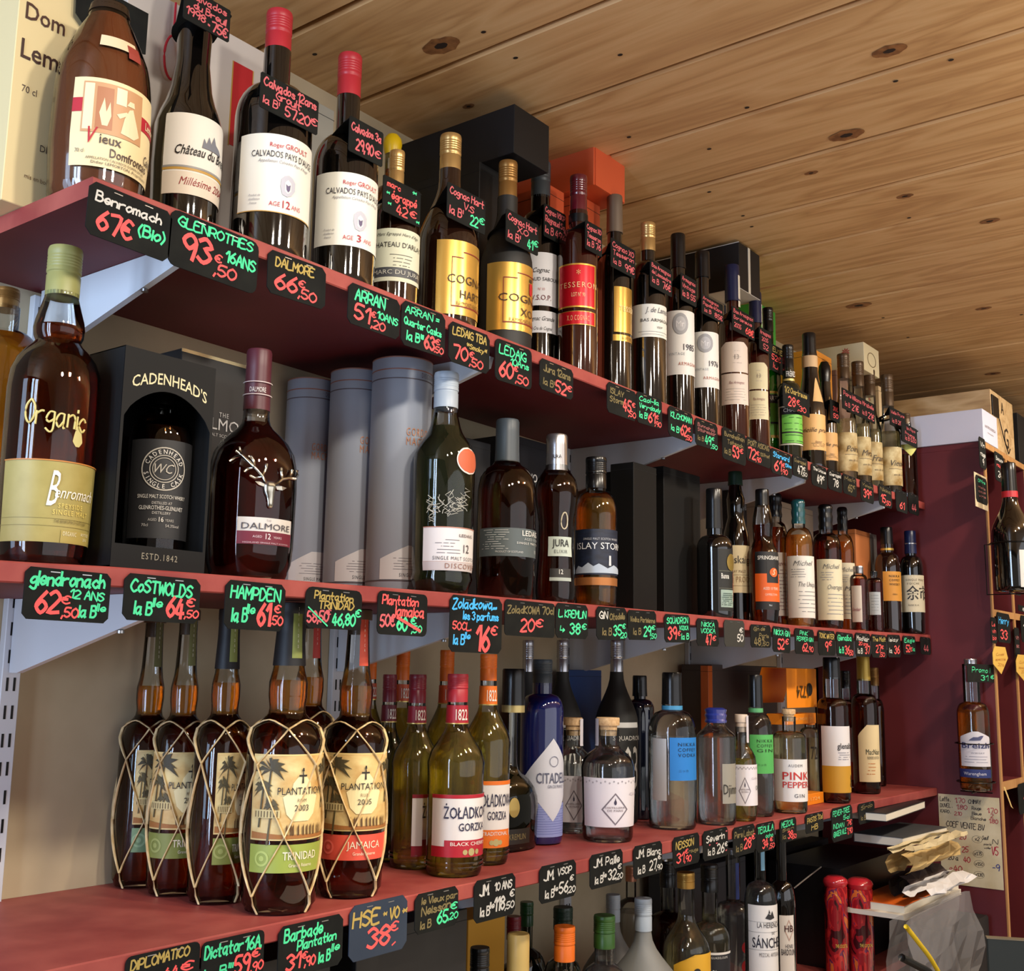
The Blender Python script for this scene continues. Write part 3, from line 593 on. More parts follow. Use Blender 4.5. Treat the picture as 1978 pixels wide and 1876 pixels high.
def blobs(b, par, items, col, off=.0016):
    """small printed silhouettes: polygons in label fractions"""
    a0, a1, zb, zt = b.la; vs, fs = [], []
    step = 5./max(abs(a1-a0), 1)
    def clip(p, u0, sg):
        o = []
        for i in range(len(p)):
            a, c = p[i-1], p[i]; da, dc = sg*(a[0]-u0), sg*(c[0]-u0)
            if (da > 0) != (dc > 0): t = da/(da-dc); o.append((u0, a[1]+(c[1]-a[1])*t))
            if dc > 0: o.append(c)
        return o
    cut = []
    for poly in items:
        us = [u for u, v in poly]; lo = min(us)
        if max(us)-lo <= step: cut.append(poly); continue
        while lo < max(us):
            q = clip(clip(poly, lo, 1), lo+step, -1); lo += step
            if len(q) > 2: cut.append(q)
    for poly in cut:
        k = len(vs)
        for u, v in poly:
            z = zb+v*(zt-zb); a = math.radians(a0+(a1-a0)*u); R = b.rad(z)+off; vs.append((R*math.sin(a), -R*b.sy*math.cos(a), z))
        fs.append(tuple(range(k, k+len(poly))))
    mesh('printed_figure', vs, fs, M(col, .6), par)
blobs(b, l, [[(0.228, .46), (0.204, .6), (0.235, .78), (0.253, .62), (0.278, .74), (0.290, .58), (0.266, .46)]], (232, 208, 170))
blobs(b, l, [[(0.365, .42), (0.389, .6), (0.426, .72), (0.457, .74), (0.476, .66), (0.501, .56), (0.525, .46), (0.476, .4)], [(0.327, .62), (0.402, .68), (0.426, .66), (0.352, .58)], [(0.402, .76), (0.426, .82), (0.463, .82), (0.470, .76)]], (232, 214, 176), .0017)
b.patch('neck_sticker', -40, 14, b.Z(128), b.Z(104), M((226, 206, 170), .6)); b.patch('neck_sticker', -2, 18, b.Z(140), b.Z(112), M((150, 60, 50), .6), off=.0009)
b = Bottle('calvados_bottle', 'dark bottle with a long flared neck and white château label', 1, 360, 320, 136, -110, Y=.12, pts=[(410, 130), (330, 136), (252, 134), (225, 118), (205, 100), (180, 84), (128, 68), (60, 70), (0, 66), (-40, 54), (-110, 46)], glass='black', cap=CR['black'], capy=-60, capw=50, caplug='smooth')
l = b.label(316, 218, 374, W_, [('Château du Breuil', .5, .48, .12, BK, 'bi', .72), ('Millésime 2004', .5, .11, .10, (150, 50, 50), 'i', .6)], bands=[(.29, .32, GO), (.0, .27, (226, 214, 196)), (.32, .345, GR_)])
blobs(b, l, [[(.42, .6), (.44, .72), (.47, .66), (.5, .76), (.53, .68), (.57, .79), (.6, .7), (.66, .66), (.7, .6)]], (120, 124, 136))
def groult(b, xl, yt, yb, age, line):
    l = b.label(xl, yt, yb, (236, 236, 226), [('Roger', .40, .83, .06, (190, 40, 64), '', .14), ('GROULT', .62, .83, .07, (190, 40, 64), '', .27), ('CALVADOS PAYS D\'AUGE', .5, .70, .085, (44, 44, 56), '', .70), ('Appellation Calvados Pays d\'Auge', .5, .63, .04, (140, 140, 150), 'i', .56),
        ('AGE', .40, .08, .06, (190, 60, 80), '', .11), (age, .52, .07, .10, (170, 26, 50), 'b', .08 if age == '12' else .05), ('ANS', .63, .08, .06, (200, 90, 100), '', .11), ('Produit de', .2, .19, .03, (150, 150, 160), 'i'), ('distillation', .2, .14, .03, (150, 150, 160), 'i'), ('France', .19, .09, .03, (150, 150, 160), 'i')],
        bands=[(0, .012, GO)] if line else [], c=-19)
    blobs(b, l, [[(0.473, .24), (0.451, .34), (0.458, .44), (0.488, .48), (0.533, .5), (0.578, .47), (0.608, .42), (0.608, .32), (0.571, .25), (0.526, .22)]], (190, 190, 200))
    blobs(b, l, [[(0.496, .29), (0.496, .4), (0.526, .44), (0.563, .4), (0.563, .3), (0.528, .26)]], (224, 222, 222), .0018)
    blobs(b, l, [[(0.512, .31), (0.506, .38), (0.528, .36), (0.554, .38), (0.548, .31), (0.530, .28)]], (100, 90, 120), .002)
b = Bottle('calvados_bottle', 'tall red-capped dark bottle whose white label reads age 12 ans', 1, 524, 340, 152, 27, Y=.075, sh=244, ns=172, nw=54, glass='black', cap=CR['red'], capy=106, capw=52); GB12 = b
groult(b, 465, 264, 414, '12', True)
b = Bottle('calvados_bottle', 'red-capped dark bottle whose white label reads age 3 ans', 1, 663, 440, 128, 110, Y=.07, sh=335, ns=268, nw=46, glass='black', cap=CR['red'], capy=190, capw=47); GB3 = b
groult(b, 610, 340, 480, '3', False)
b = Bottle('marc_bottle', 'gold-capped dark bottle with greenish-white château label and grey band', 1, 760, 520, 98, 294, Y=.085, sh=432, ns=395, nw=32, glass='brown', cap=CR['gold'], capy=366, capw=30); MB = b
l = b.label(717, 448, 549, (214, 218, 196), [('Marc Egrappé Hors d\'Age', .5, .86, .06, (60, 60, 60), 'i', .7), ('CHATEAU D\'ARLAY', .5, .64, .10, (50, 50, 50), '', .88), ('B', .1, .4, .09, (90, 90, 90)), ('MARC DU JURA', .5, .13, .085, (200, 200, 190), '', .8)], bands=[(.08, .26, (72, 76, 82))], c=-35)
b.lines(l, 4, .3, .5, (120, 120, 110), *b.la, u0=.36, u1=.75)
Bottle('marc_bottle', 'yellow-wax-capped clear bottle behind the two red-capped calvados bottles', 1, 750, 520, 78, 262, Y=.225, sh=420, ns=360, nw=28, liq='amber', fill=330, cap=CR['yellow'], capy=300, capw=36, caplug='dome')
b = Bottle('cognac_bottle', 'gold-capped brown cognac bottle with large gold label, nearer of two', 1, 864, 540, 120, 264, Y=.08, sh=478, ns=352, nw=43, cone=True, glass='brown', cap=CR['gold'], capy=336, capw=42); CV = b
def hart(b, xl, yt, yb, t2, red):
    l = b.label(xl, yt, yb, M((214, 172, 84), .3, .6), [('COGNAC', .5, .42, .12, (60, 40, 26), '', .70), (t2, .5, .22, .12, (60, 40, 26), '', .36 if t2 == 'HART' else .2), ('RAYMOND RAGNAUD', .52, .12, .06, (120, 80, 40), '', .5)], bands=[(.1, .12, (130, 40, 30), .2, 1), (.76, .775, (130, 40, 30), .2, .36), (.84, .855, (130, 40, 30), .36, 1), (.1, .76, (130, 40, 30), .2, .208)])
    if red: blobs(b, l, [[(.53, .58), (.53, .74), (.6, .74), (.6, .6), (.565, .55)]], (180, 30, 36)); blobs(b, l, [[(.53, .76), (.54, .82), (.56, .79), (.575, .83), (.59, .8), (.6, .76)]], (70, 50, 30))
    b.patch('neck_medallion', -6, 34, b.Z(yt-14), b.Z(yt-48), M((190, 150, 76), .35, .5), shape=lambda v: (.5-math.sqrt(max(0, v*(1-v))), .5+math.sqrt(max(0, v*(1-v)))))
hart(b, 843, 463, 606, 'HART', False)
b = Bottle('cognac_bottle', 'bronze-capped black cognac bottle with gold label and red crest', 1, 977, 585, 102, 315, Y=.08, sh=520, ns=410, nw=40, cone=True, glass='matt', cap=CR['gold2'], capy=388, capw=37); CX_ = b
hart(b, 941, 510, 640, 'XO', True)
b = Bottle('cognac_bottle', 'slate-capped bottle with white V.S.O.P label in two pieces', 1, 1042, 560, 78, 316, Y=.148, sh=455, ns=412, nw=38, glass='black', cap=CR['slate'], capy=386, capw=38); CS = b
b.label(1008, 494, 596, (226, 228, 234), [('Cognac', .5, .62, .09, BK, 'i'), ('RAGNAUD SABOURIN', .5, .46, .07, (50, 50, 60), '', .95), ('N°10', .5, .28, .05, (190, 120, 120)), ('V.S.O.P.', .5, .1, .1, (110, 40, 50))], c=-48)
b.label(1008, 606, 648, (226, 228, 234), c=-48, texts= [('Cognac Grande', .5, .55, .2, (60, 60, 60), 'i', .6), ('1er Cru de Cognac', .5, .12, .16, (60, 60, 60), 'i', .5)])
b = Bottle('cognac_bottle', 'slim bottle with bright red gold-bordered label and red capsule', 1, 1116, 590, 78, 342, Y=.08, sh=478, ns=446, nw=36, glass='red', cap=CR['waxred'], capy=414, capw=34, ring=[(434, 418, M((14, 14, 16), .3), 1.06)]); TR_ = b
RL = M((206, 22, 40), .3, .3)
b.label(1080, 517, 601, RL, xr=1149, texts= [('TESSERON', .55, .45, .13, (232, 190, 140), 'w', .92), ('LOT N° 90', .55, .24, .1, (236, 200, 150), '', .3), ('*', .55, .66, .2, (230, 180, 120))], border=M((232, 180, 80), .3, .6))
b.label(1080, 608, 634, RL, xr=1149, texts= [('X.O COGNAC', .55, .3, .4, (232, 190, 140), 'w', .5)], border=M((232, 180, 80), .3, .6))
b = Bottle('cognac_bottle', 'taupe-capped dark bottle with narrow metallic gold label', 1, 1187, 600, 66, 380, Y=.085, sh=522, ns=476, nw=29, glass='black', cap=CR['taupe'], capy=452, capw=31, caplug='smooth'); TG = b
GL = M((190, 150, 70), .3, .6); b.label(1186, 553, 641, GL, [('TESSERON', .55, .46, .12, (250, 226, 170), 'w', .8)], a1=60); b.label(1184, 646, 658, GL, [('LOT N°76', .5, .3, .4, (90, 60, 30), '', .5)], a1=60)
b = Bottle('armagnac_bottle', 'pale-gold-capped dark bottle with short white landscape label', 1, 1252, 630, 70, 433, Y=.07, sh=560, ns=506, nw=28, glass='black', cap=CR['gold'], capy=487, capw=30); A1 = b
l = b.label(1222, 593, 656, (222, 222, 214), [('J. de Lamaë', .54, .74, .17, (80, 80, 90), 'i', .5), ('BAS ARMAGNAC', .56, .46, .1, BK, 'b', .7), ('VSOP', .56, .26, .07, (90, 90, 90), 'b')], c=-32); b.lines(l, 2, .08, .16, (140, 140, 140), *b.la)
def vint(b, xl, yt, yb, year, tone):
    l = b.label(xl, yt, yb, tone, [(year, .56, .38, .1, (60, 60, 70), 'b'), ('ARMAGNAC', .56, .14, .055, (170, 90, 70), 'w', .5)], c=-30)
    blobs(b, l, [[(.36+.17*math.cos(2*math.pi*k/20), .79+.17*math.sin(2*math.pi*k/20)) for k in range(20)]], (158, 160, 166)); blobs(b, l, [[(.36+.115*math.cos(2*math.pi*k/20), .79+.115*math.sin(2*math.pi*k/20)) for k in range(20)]], (184, 186, 192), .0018)
    b.text(l, [('M', .32, .74, .1, (222, 222, 226), 'b'), ('r', .41, .74, .1, (222, 222, 226), 'b')], *b.la, off=.0021)
    b.text(l, [('VINTAGE', .27, .3, .045, (150, 160, 170), 'w')], *b.la, off=.0012)
b = Bottle('armagnac_bottle', 'black-capped bottle with tall white label and grey seal, left of the 1976', 1, 1311, 660, 60, 454, Y=.08, sh=592, ns=545, nw=27, glass='black', cap=CR['black'], capy=520, capw=29, caplug='smooth'); A2 = b
vint(b, 1287, 604, 727, '1985', (224, 224, 222))
b = Bottle('armagnac_bottle', 'black-capped bottle whose tall white label reads 1976', 1, 1359, 700, 58, 488, Y=.075, sh=626, ns=578, nw=24, glass='black', cap=CR['black'], capy=538, capw=29, caplug='smooth'); A3 = b
vint(b, 1335, 645, 752, '1976', (226, 226, 222))
def wavy(v):
    e = .0 if v < .86 else (v-.86)*1.4
    return e, 1-e
def blason(b, xl, yt, ym, yb, tone, xr):
    l = b.label(xl, yt, ym, tone, [('13', .55, .42, .16, (150, 140, 130))], xr=xr, shape=wavy); b.lines(l, 3, .3, .7, (170, 160, 150), *b.la, u0=.4, u1=.72)
    l = b.label(xl, ym+3, yb, tone, [('Bas Armagnac', .55, .66, .1, (150, 110, 110), 'i', .5)], xr=xr); b.lines(l, 5, .15, .5, (170, 160, 150), *b.la)
b = Bottle('armagnac_bottle', 'dark capped bottle with white seal strip and scalloped pinkish label', 1, 1417, 720, 60, 514, Y=.075, sh=648, ns=605, nw=24, glass='red', cap=CR['navy'], capy=584, capw=29, caplug='smooth'); A4 = b
blason(b, 1394, 664, 722, 784, (216, 202, 190), 1444); b.patch('seal_strip', -14, 24, b.Z(596), b.Z(535), M((216, 210, 196), .6), off=.0035)
b = Bottle('armagnac_bottle', 'small dark bottle with scalloped yellowish label beside the pinkish one', 1, 1462, 760, 50, 566, Y=.085, sh=700, ns=655, nw=21, glass='red', cap=CR['navy'], capy=626, capw=25, caplug='smooth'); A5 = b
blason(b, 1444, 703, 754, 812, (212, 204, 170), 1483); b.patch('seal_strip', 2, 40, b.Z(640), b.Z(590), M((216, 210, 196), .6), off=.003)
GREEN = (110, 190, 70)
b = Bottle('liqueur_bottle', 'green glass bottle half hidden between the yellowish label and the small green one', 1, 1487, 800, 46, 596, Y=.12, sh=738, ns=684, nw=20, liq='green', glass='smoky', fill=720, cap=CR['black'], capy=642, capw=21); H1 = b
l = b.label(1470, 758, 848, GREEN, [('CHARTREUSE', .5, .8, .1, (230, 230, 220), 'b', .8)], bands=[(.74, .93, BK), (.95, 1, (220, 190, 90)), (0, .06, (220, 190, 90)), (.3, .34, BK)], a1=40)
b = Bottle('liqueur_bottle', 'small bottle with white-framed black and bright green label', 1, 1525, 815, 48, 668, Y=.065, sh=764, ns=740, nw=23, glass='green', cap=CR['black'], capy=716, capw=22, ring=[(738, 734, M((214, 190, 110), .4, .5), 1.06)]); H2 = b
b.text(b.o, [('FRÉRES', .5, .2, .6, (226, 226, 220), 'b', .9)], -90, 10, b.Z(734), b.Z(716), off=.0022)
l = b.label(1505, 787, 862, BK, [('CHARTREUSE', .5, .84, .1, (235, 235, 225), 'b', .7)], bands=[(.05, .3, GREEN, .1, .9), (.34, .78, GREEN, .1, .9)], border=M((214, 218, 200), .5), c=-22); b.lines(l, 5, .1, .7, (40, 90, 40), *b.la, off=.0024)
def prune(b, xl, yt, yb):
    l = b.label(xl, yt, yb, (224, 176, 112), [('vieille prune', .5, .5, .13, (60, 44, 30), 'i', .8), ('liqueur', .5, .2, .06, (90, 66, 40), 'i')], c=-38); b.lines(l, 3, .1, .18, (110, 84, 50), *b.la, u0=.3, u1=.75)
    b.patch('shoulder_label', -58, 0, b.Z(yt-22), b.Z(yt-70), M((218, 176, 116), .6), shape=lambda v: (.5-.5*(1-v)**.6, .5+.5*(1-v)**.6))
b = Bottle('plum_brandy_bottle', 'tall champagne-shaped bottle with large peach label, front of two', 1, 1568, 848, 54, 645, Y=.06, sh=802, ns=712, nw=30, cone=True, glass='black', cap=CR['black'], capy=688, capw=27, caplug='smooth', ring=[(712, 690, M((206, 172, 128), .6), 1.05)]); H3 = b
prune(b, 1546, 803, 872)
b = Bottle('plum_brandy_bottle', 'champagne-shaped bottle with peach label half hidden, back of two', 1, 1597, 866, 42, 700, Y=.085, sh=822, ns=752, nw=22, cone=True, glass='black', cap=CR['black'], capy=742, capw=24, caplug='dome'); H4 = b
prune(b, 1578, 838, 892)
PARCH = mottled('scorched_parchment', (150, 118, 60), (226, 214, 170), 28, .8, .3)
def pear(label, mx, my, w, ty, Y, capy, txt, yl):
    b = Bottle('fruit_brandy_bottle', label, 1, mx, my, w, ty, Y=Y, sh=my-50, ns=capy+22, nw=24, cone=True, liq='pale', fill=my-56, cap=CR['brown'], capy=capy, capw=24, group='clear fruit brandy bottles')
    b.label(mx-w/2+3, yl, yl+74, PARCH, [(txt, .56, .5, .16, (50, 40, 30), 'i'), ('eau de vie', .56, .25, .06, (80, 60, 40), 'i')], bands=[(.42, .43, (80, 60, 50), .3, .8)], c=-38); return b
pear('clear pear brandy bottle with scorched parchment label, first from the left of four', 1634, 868, 44, 685, .065, 733, 'Poire', 838)
Q2 = pear('clear brandy bottle with scorched label, second from the left of four', 1662, 878, 42, 700, .06, 748, 'Mira', 846)
pear('clear brandy bottle with scorched label, third of four, partly hidden', 1684, 888, 42, 716, .075, 766, 'Fram', 856)
Q4 = pear('clear brandy bottle with scorched label, rightmost of four', 1719, 892, 46, 725, .05, 786, 'Vieux', 866)
Q5 = b = Bottle('fruit_brandy_bottle', 'amber-tinted bottle with pointed green-yellow collar ending the top shelf', 1, 1753, 915, 40, 800, Y=.028, sh=875, ns=845, nw=22, liq='dark', fill=880, cap=CR['brown'], capy=820, capw=20)
b.patch('leaf_collar', -110, 10, b.Z(885), b.Z(862), M((206, 204, 110), .6), shape=lambda v: (.5-.5*v, .5+.5*v), off=.002)
# ================================================================ bottles and packs, second shelf
Bottle('whisky_bottle', 'blurred amber bottle cut by the left edge of the photo behind the organic one', 2, -8, 800, 150, 560, Y=.25, sh=690, ns=640, nw=60, liq='amber', fill=650, cap=CR['gold2'], capy=600, capw=54)
b = Bottle('whisky_bottle', 'large amber bottle reading Organic with olive cap and olive label', 2, 93, 900, 184, 482, Y=.075, pts=[(1078, 172), (1050, 178), (900, 184), (760, 186), (725, 180), (700, 160), (682, 130), (672, 106), (662, 90), (652, 100), (638, 104), (622, 98), (600, 84), (578, 70)], liq='dark', fill=634, cap=CR['olive'], capy=576, capw=70)
OLV = mottled('olive_label', (166, 152, 84), (178, 164, 96), 40, .5, .05)
l = b.label(None, 888, 1046, OLV, [('B', .285, .44, .46, (240, 238, 228), 'i', .06), ('enromach', .415, .54, .15, (240, 238, 228), 'i', .24), ('SPEYSIDE', .385, .42, .06, (226, 206, 110), 'w'), ('SINGLE MALT', .395, .34, .06, (226, 206, 110), 'w'), ('THE BENROMACH DISTILLERY', .40, .24, .04, (110, 100, 60), '', .2), ('ORGANIC', .39, .09, .055, (236, 230, 190), 'bw', .08), ('BOTTLED', .5, .11, .035, (236, 230, 190)), ('2010', .5, .05, .035, (236, 230, 190))],
    bands=[(.285, .29, (140, 128, 70)), (.195, .2, (140, 128, 70)), (0, .16, (178, 160, 86), .34, .56), (.985, 1.0, (200, 130, 60))], a1=150)
b.la = (-150, 150, 0, 1)
b.text(b.o, [('Organic', -.0, 0, 1, (214, 198, 120), 'b', .9)], -88, 2, b.Z(845), b.Z(790), off=.001) if 0 else None
z1, z0_ = zAt(b.X-.03, b.Y-.03, 772)-b.z0, zAt(b.X-.03, b.Y-.03, 818)-b.z0
def wrapchalk(b, s, a0, a1, z0, z1, col, th, name='lettering', rise=0., off=.0012):
    st, tw = chalk(s); vs, fs = [], []
    for p in st:
        q = [(a0+(a1-a0)*x/tw, z0+(z1-z0)*y-rise*x/tw) for x, y in p]
        P = []
        for a, z in q:
            R = b.rad(z)+off; t = math.radians(a); P.append(Vector((R*math.sin(t), -R*b.sy*math.cos(t), z)))
        v, f = tube([P], th, 5, 1); k = len(vs); vs += v; fs += [tuple(i+k for i in g) for g in f]
    return mesh(name, vs, fs, M(col, .5), b.o)
wrapchalk(b, 'Organic', -62, 12, z0_, z1, (216, 200, 124), .0011, rise=.004)
b.patch('oil_drop', -4, 12, b.Z(872), b.Z(832), M((206, 196, 130), .5), shape=lambda v: (.5-.5*math.sqrt(max(0, (1-v)))*min(1, v*3+.3), .5+.5*math.sqrt(max(0, (1-v)))*min(1, v*3+.3)))
# black carton with a cut-out front
A = onY(243, 666, .02); X1 = xAt(.02, A[2], 417); zb = max(shz(2, A[0]), shz(2, X1))+.0003; Wc, Hc = X1-A[0], A[2]-zb; Dc = .112
ck = empty('display_carton', (A[0], .02, zb)); tag(ck, "black carton with arched window reading ESTD.1842, holding a dark bottle", 'box'); BC = M((15, 16, 17), .6, spec=.3)
def cz(y): return zAt(A[0], .02, y)-zb
z1, z2, zt1 = .0012+cz(1050), cz(800), cz(737)
pts = [(0, z1)]+[(Wc*.03+Wc*.94*k/16, z2+(zt1-z2)*math.sin(math.pi*k/16)**.7) for k in range(17)]+[(Wc, z1)]
arch = [(Wc*(.03+.94*k/16), z2+(zt1-z2)*math.sin(math.pi*k/16)**.7) for k in range(17)]
vs, fs = [], []
for x, z in arch: vs += [(x, 0, z), (x, 0, Hc)]
fs += [(2*k, 2*k+2, 2*k+3, 2*k+1) for k in range(16)]
k = len(vs); vs += [(0, 0, 0), (Wc*.03, 0, 0), (Wc*.03, 0, z2), (0, 0, Hc), (Wc*.03, 0, Hc), (Wc*.97, 0, 0), (Wc, 0, 0), (Wc, 0, Hc), (Wc*.97, 0, Hc), (Wc*.97, 0, z2), (Wc*.03, 0, z1), (Wc*.97, 0, z1)]
fs += [(k, k+1, k+4, k+3), (k+5, k+6, k+7, k+8), (k+1, k+5, k+11, k+10)]
o = mesh('front_panel', vs, fs, BC, ck); sm = o.modifiers.new('t', 'SOLIDIFY'); sm.thickness = .001; sm.offset = 0
for nm, lo, hi in (('left_side', (0, 0, 0), (.001, Dc, Hc)), ('right_side', (Wc-.001, 0, 0), (Wc, Dc, Hc)), ('back_panel', (0, Dc-.001, 0), (Wc, Dc, Hc)), ('top_flap', (0, 0, Hc-.001), (Wc, Dc, Hc)), ('bottom_flap', (0, 0, 0), (Wc, Dc, .0012))): box(nm, lo, hi, BC, ck)
def flat_text(par, texts, W, H, y=-.0009, name='lettering'):
    by = {}
    for txt, u, v, h, col, *st in texts:
        style = st[0] if st else ''; wm = st[1] if len(st) > 1 and st[1] else None; arc = st[2] if len(st) > 2 else 0
        g, f = glyphs(txt, style); hh = h*H; sx = wm*W/max(np.ptp(g[:, 0]), 1e-3) if wm else hh*.85; L = by.setdefault(col, [[], []]); k = len(L[0])
        for x, q in g:
            X = x*sx; L[0].append((u*W+X, y, v*H+q*hh-arc*X*X/W))
        L[1] += [tuple(i+k for i in q) for q in f]
    for col, (vs, fs) in by.items(): mesh(name, vs, fs, M(col, .5), par)
flat_text(ck, [("CADENHEAD'S", .5, .86, .055, (222, 212, 170), 'b', .82, .55), ('ESTD.1842', .5, .045, .03, (150, 144, 126), 'w', .38)], Wc, Hc)
b = Bottle('whisky_bottle', 'dark whisky bottle with charcoal single cask label inside the black carton', 2, 305, 940, 126, 740, Y=.078, pts=[(1084, 122), (900, 126), (850, 126), (828, 116), (812, 96), (802, 70), (796, 46), (780, 42)], liq='dark', fill=830, cap=M((14, 14, 14), .3), capy=785, capw=44)
l = b.label(252, 850, 1040, (44, 44, 46), [('SINGLE MALT SCOTCH WHISKY', .5, .40, .04, (220, 216, 206), '', .66), ('DISTILLED AT', .5, .34, .028, (200, 196, 190), '', .26), ('GLENROTHES-GLENLIVET', .5, .285, .042, (226, 222, 214), '', .6), ('DISTILLERY', .5, .24, .028, (200, 196, 190), '', .24), ('16', .5, .165, .05, (230, 226, 218), 'b'), ('AGED         YEARS', .5, .17, .028, (180, 176, 170), '', .34), ('70cl              54.3%vol', .5, .115, .03, (190, 186, 180), '', .5)], xr=366)
a0, a1, zb_, zt_ = b.la; am = (a0+a1)/2; hL = zt_-zb_; zc = zb_+hL*.70
def ringpatch(b, am, zc, r0, r1, mat, par, off=.0015, n=36):
    vs = []
    for k in range(n):
        t = 2*math.pi*k/n
        for q in (r0, r1):
            a = math.radians(am)+q*math.cos(t)/b.R; z = zc+q*math.sin(t); R = b.rad(z)+off; vs.append((R*math.sin(a), -R*math.cos(a), z))
    mesh('printed_ring', vs, [(2*k, 2*k+1, (2*k+3) % (2*n), (2*k+2) % (2*n)) for k in range(n)], mat, par)
RG = M((196, 190, 178), .5); r0 = hL*.215
for q0, q1 in ((.97, 1.03), (.62, .66), (.5, .53)): ringpatch(b, am, zc, r0*q0, r0*q1, RG, l)
def circ_text(b, par, s, am, zc, r, h, t0, t1, col, flip=False, off=.0016):
    vs, fs = [], []
    for i, ch in enumerate(s):
        if ch == ' ': continue
        g, f = glyphs(ch, 'b'); t = math.radians(t0+(t1-t0)*i/max(len(s)-1, 1)); k = len(vs)
        for x, y in g:
            x2, y2 = x*h*.85, (y-.5)*h
            if flip: rr = r-y2; ta = t+x2/r
            else: rr = r+y2; ta = t-x2/r
            dx, dz = rr*math.cos(ta), rr*math.sin(ta); a = math.radians(am)+dx/b.R; z = zc+dz; R = b.rad(z)+off; vs.append((R*math.sin(a), -R*math.cos(a), z))
        fs += [tuple(q+k for q in p) for p in f]
    mesh('lettering', vs, fs, M(col, .5), par)
circ_text(b, l, 'CADENHEAD', am, zc, r0*.82, r0*.22, 158, 22, (226, 222, 214)); circ_text(b, l, 'SINGLE CASK', am, zc, r0*.82, r0*.22, 196, 344, (226, 222, 214), True)
b.text(l, [('WC', .5, .655, .1, (190, 184, 172), 'i')], a0, a1, zb_, zt_, .0016)
o, W, H = carton('whisky_carton', 'black carton with silver top edge and stag print behind the maroon-capped bottle', 352, 492, 672, 1100, .135, .09, M((20, 21, 24), .4), 2, lid=False,
    texts=[('THE', .6, .735, .022, (200, 200, 200), 'w'), ('DALMORE', .60, .675, .055, (206, 206, 206), 'b', .86), ('SINGLE MALT SCOTCH WHISKY', .6, .645, .014, (190, 190, 190), '', .8)])
box('silver_edge', (-.0004, -.0006, H*.985), (W, 0, H), M((206, 196, 160), .25, .8), o)
b = Bottle('whisky_bottle', 'dark red bell-shouldered bottle with silver stag head and maroon neck', 2, 484, 1010, 170, 678, Y=.06, pts=[(1106, 152), (1090, 164), (1060, 170), (950, 174), (910, 172), (880, 160), (858, 134), (842, 100), (832, 76), (822, 60), (812, 54), (800, 52)], liq='port', fill=818, cap=CR['maroon'], capy=795, capw=51, caplug='smooth'); DB = b
b.text(b.o, [('DALMORE', .5, .1, .7, (230, 224, 224), 'b', .85)], -78, 2, b.Z(764), b.Z(750), off=.0015)
for y in (743, 767): b.patch('neck_line', -140, 60, b.Z(y+.8), b.Z(y-.8), M((214, 200, 200), .5), off=.002)
l = b.label(460, 998, 1050, (214, 208, 200), [('THE', .5, .86, .08, (150, 140, 140), 'w'), ('DALMORE', .5, .56, .24, (70, 66, 74), 'b', .86), ('12', .5, .2, .22, (230, 214, 214), 'b'), ('AGED            YEARS', .5, .24, .09, (216, 190, 195), '', .5), ('HIGHLAND SINGLE MALT SCOTCH', .5, .03, .06, (206, 180, 186), '', .8)], xr=559, bands=[(0, .48, (112, 28, 48))], off=.001)
SILV = M((214, 208, 190), .22, 1)
def wrap(b, pts, z_of, off): 
    out = []
    for x, y in pts:
        a = math.radians(b.ang(x)); z = z_of(y); R = b.rad(z)+off; out.append((R*math.sin(a), -R*math.cos(a), z))
    return out
zf = lambda y: zAt(b.X-.03, b.Y-.035, y)-b.z0
ST = [[(508, 935), (500, 920), (486, 905), (474, 893), (462, 882), (450, 874)], [(462, 882), (450, 886), (441, 893)], [(462, 882), (457, 873), (455, 866)], [(486, 905), (484, 893), (478, 884)], [(478, 884), (474, 884)], [(486, 905), (474, 908), (468, 914)], [(500, 920), (506, 906), (507, 896)], [(500, 922), (488, 926), (478, 921)],
      [(522, 936), (536, 922), (548, 917), (560, 915)], [(536, 922), (534, 910), (533, 900)], [(548, 917), (552, 907), (554, 900)], [(560, 915), (565, 905), (564, 896)]]
vs, fs = tube([wrap(b, p, zf, .0025) for p in ST], .0019, 6); mesh('stag_antlers', vs, fs, SILV, b.o, True)
hd = [(515, 932, 13), (514, 942, 13), (514, 950, 11), (516, 960, 8), (517, 970, 6), (517, 978, 5.5), (517, 981, 2)]
bm = bmesh.new(); prev = None; n = 10
for x, y, w in hd:
    a = math.radians(b.ang(x)); z = zf(y); R = b.rad(z)+.001; ring = []
    for k in range(n):
        t = 2*math.pi*k/n; dx = w*b.k*2*math.cos(t); dn = w*b.k*1.2*math.sin(t)
        aa = a+dx/R; rr = R+max(dn, -.001)+.001; ring.append(bm.verts.new((rr*math.sin(aa), -rr*math.cos(aa), z)))
    if prev: [bm.faces.new((prev[k], prev[(k+1) % n], ring[(k+1) % n], ring[k])) for k in range(n)]
    else: bm.faces.new(ring)
    prev = ring
bm.faces.new(prev); me = bpy.data.meshes.new('stag_head'); bm.to_mesh(me); bm.free(); link('stag_head', me, SILV, b.o, True)
for p in ([(505, 936), (496, 932), (488, 932), (494, 938), (504, 941)], [(524, 938), (534, 936), (543, 938), (536, 944), (526, 944)]):
    q = wrap(b, p, zf, .004); mesh('stag_ear', q, [tuple(range(len(q)))], SILV, b.o)
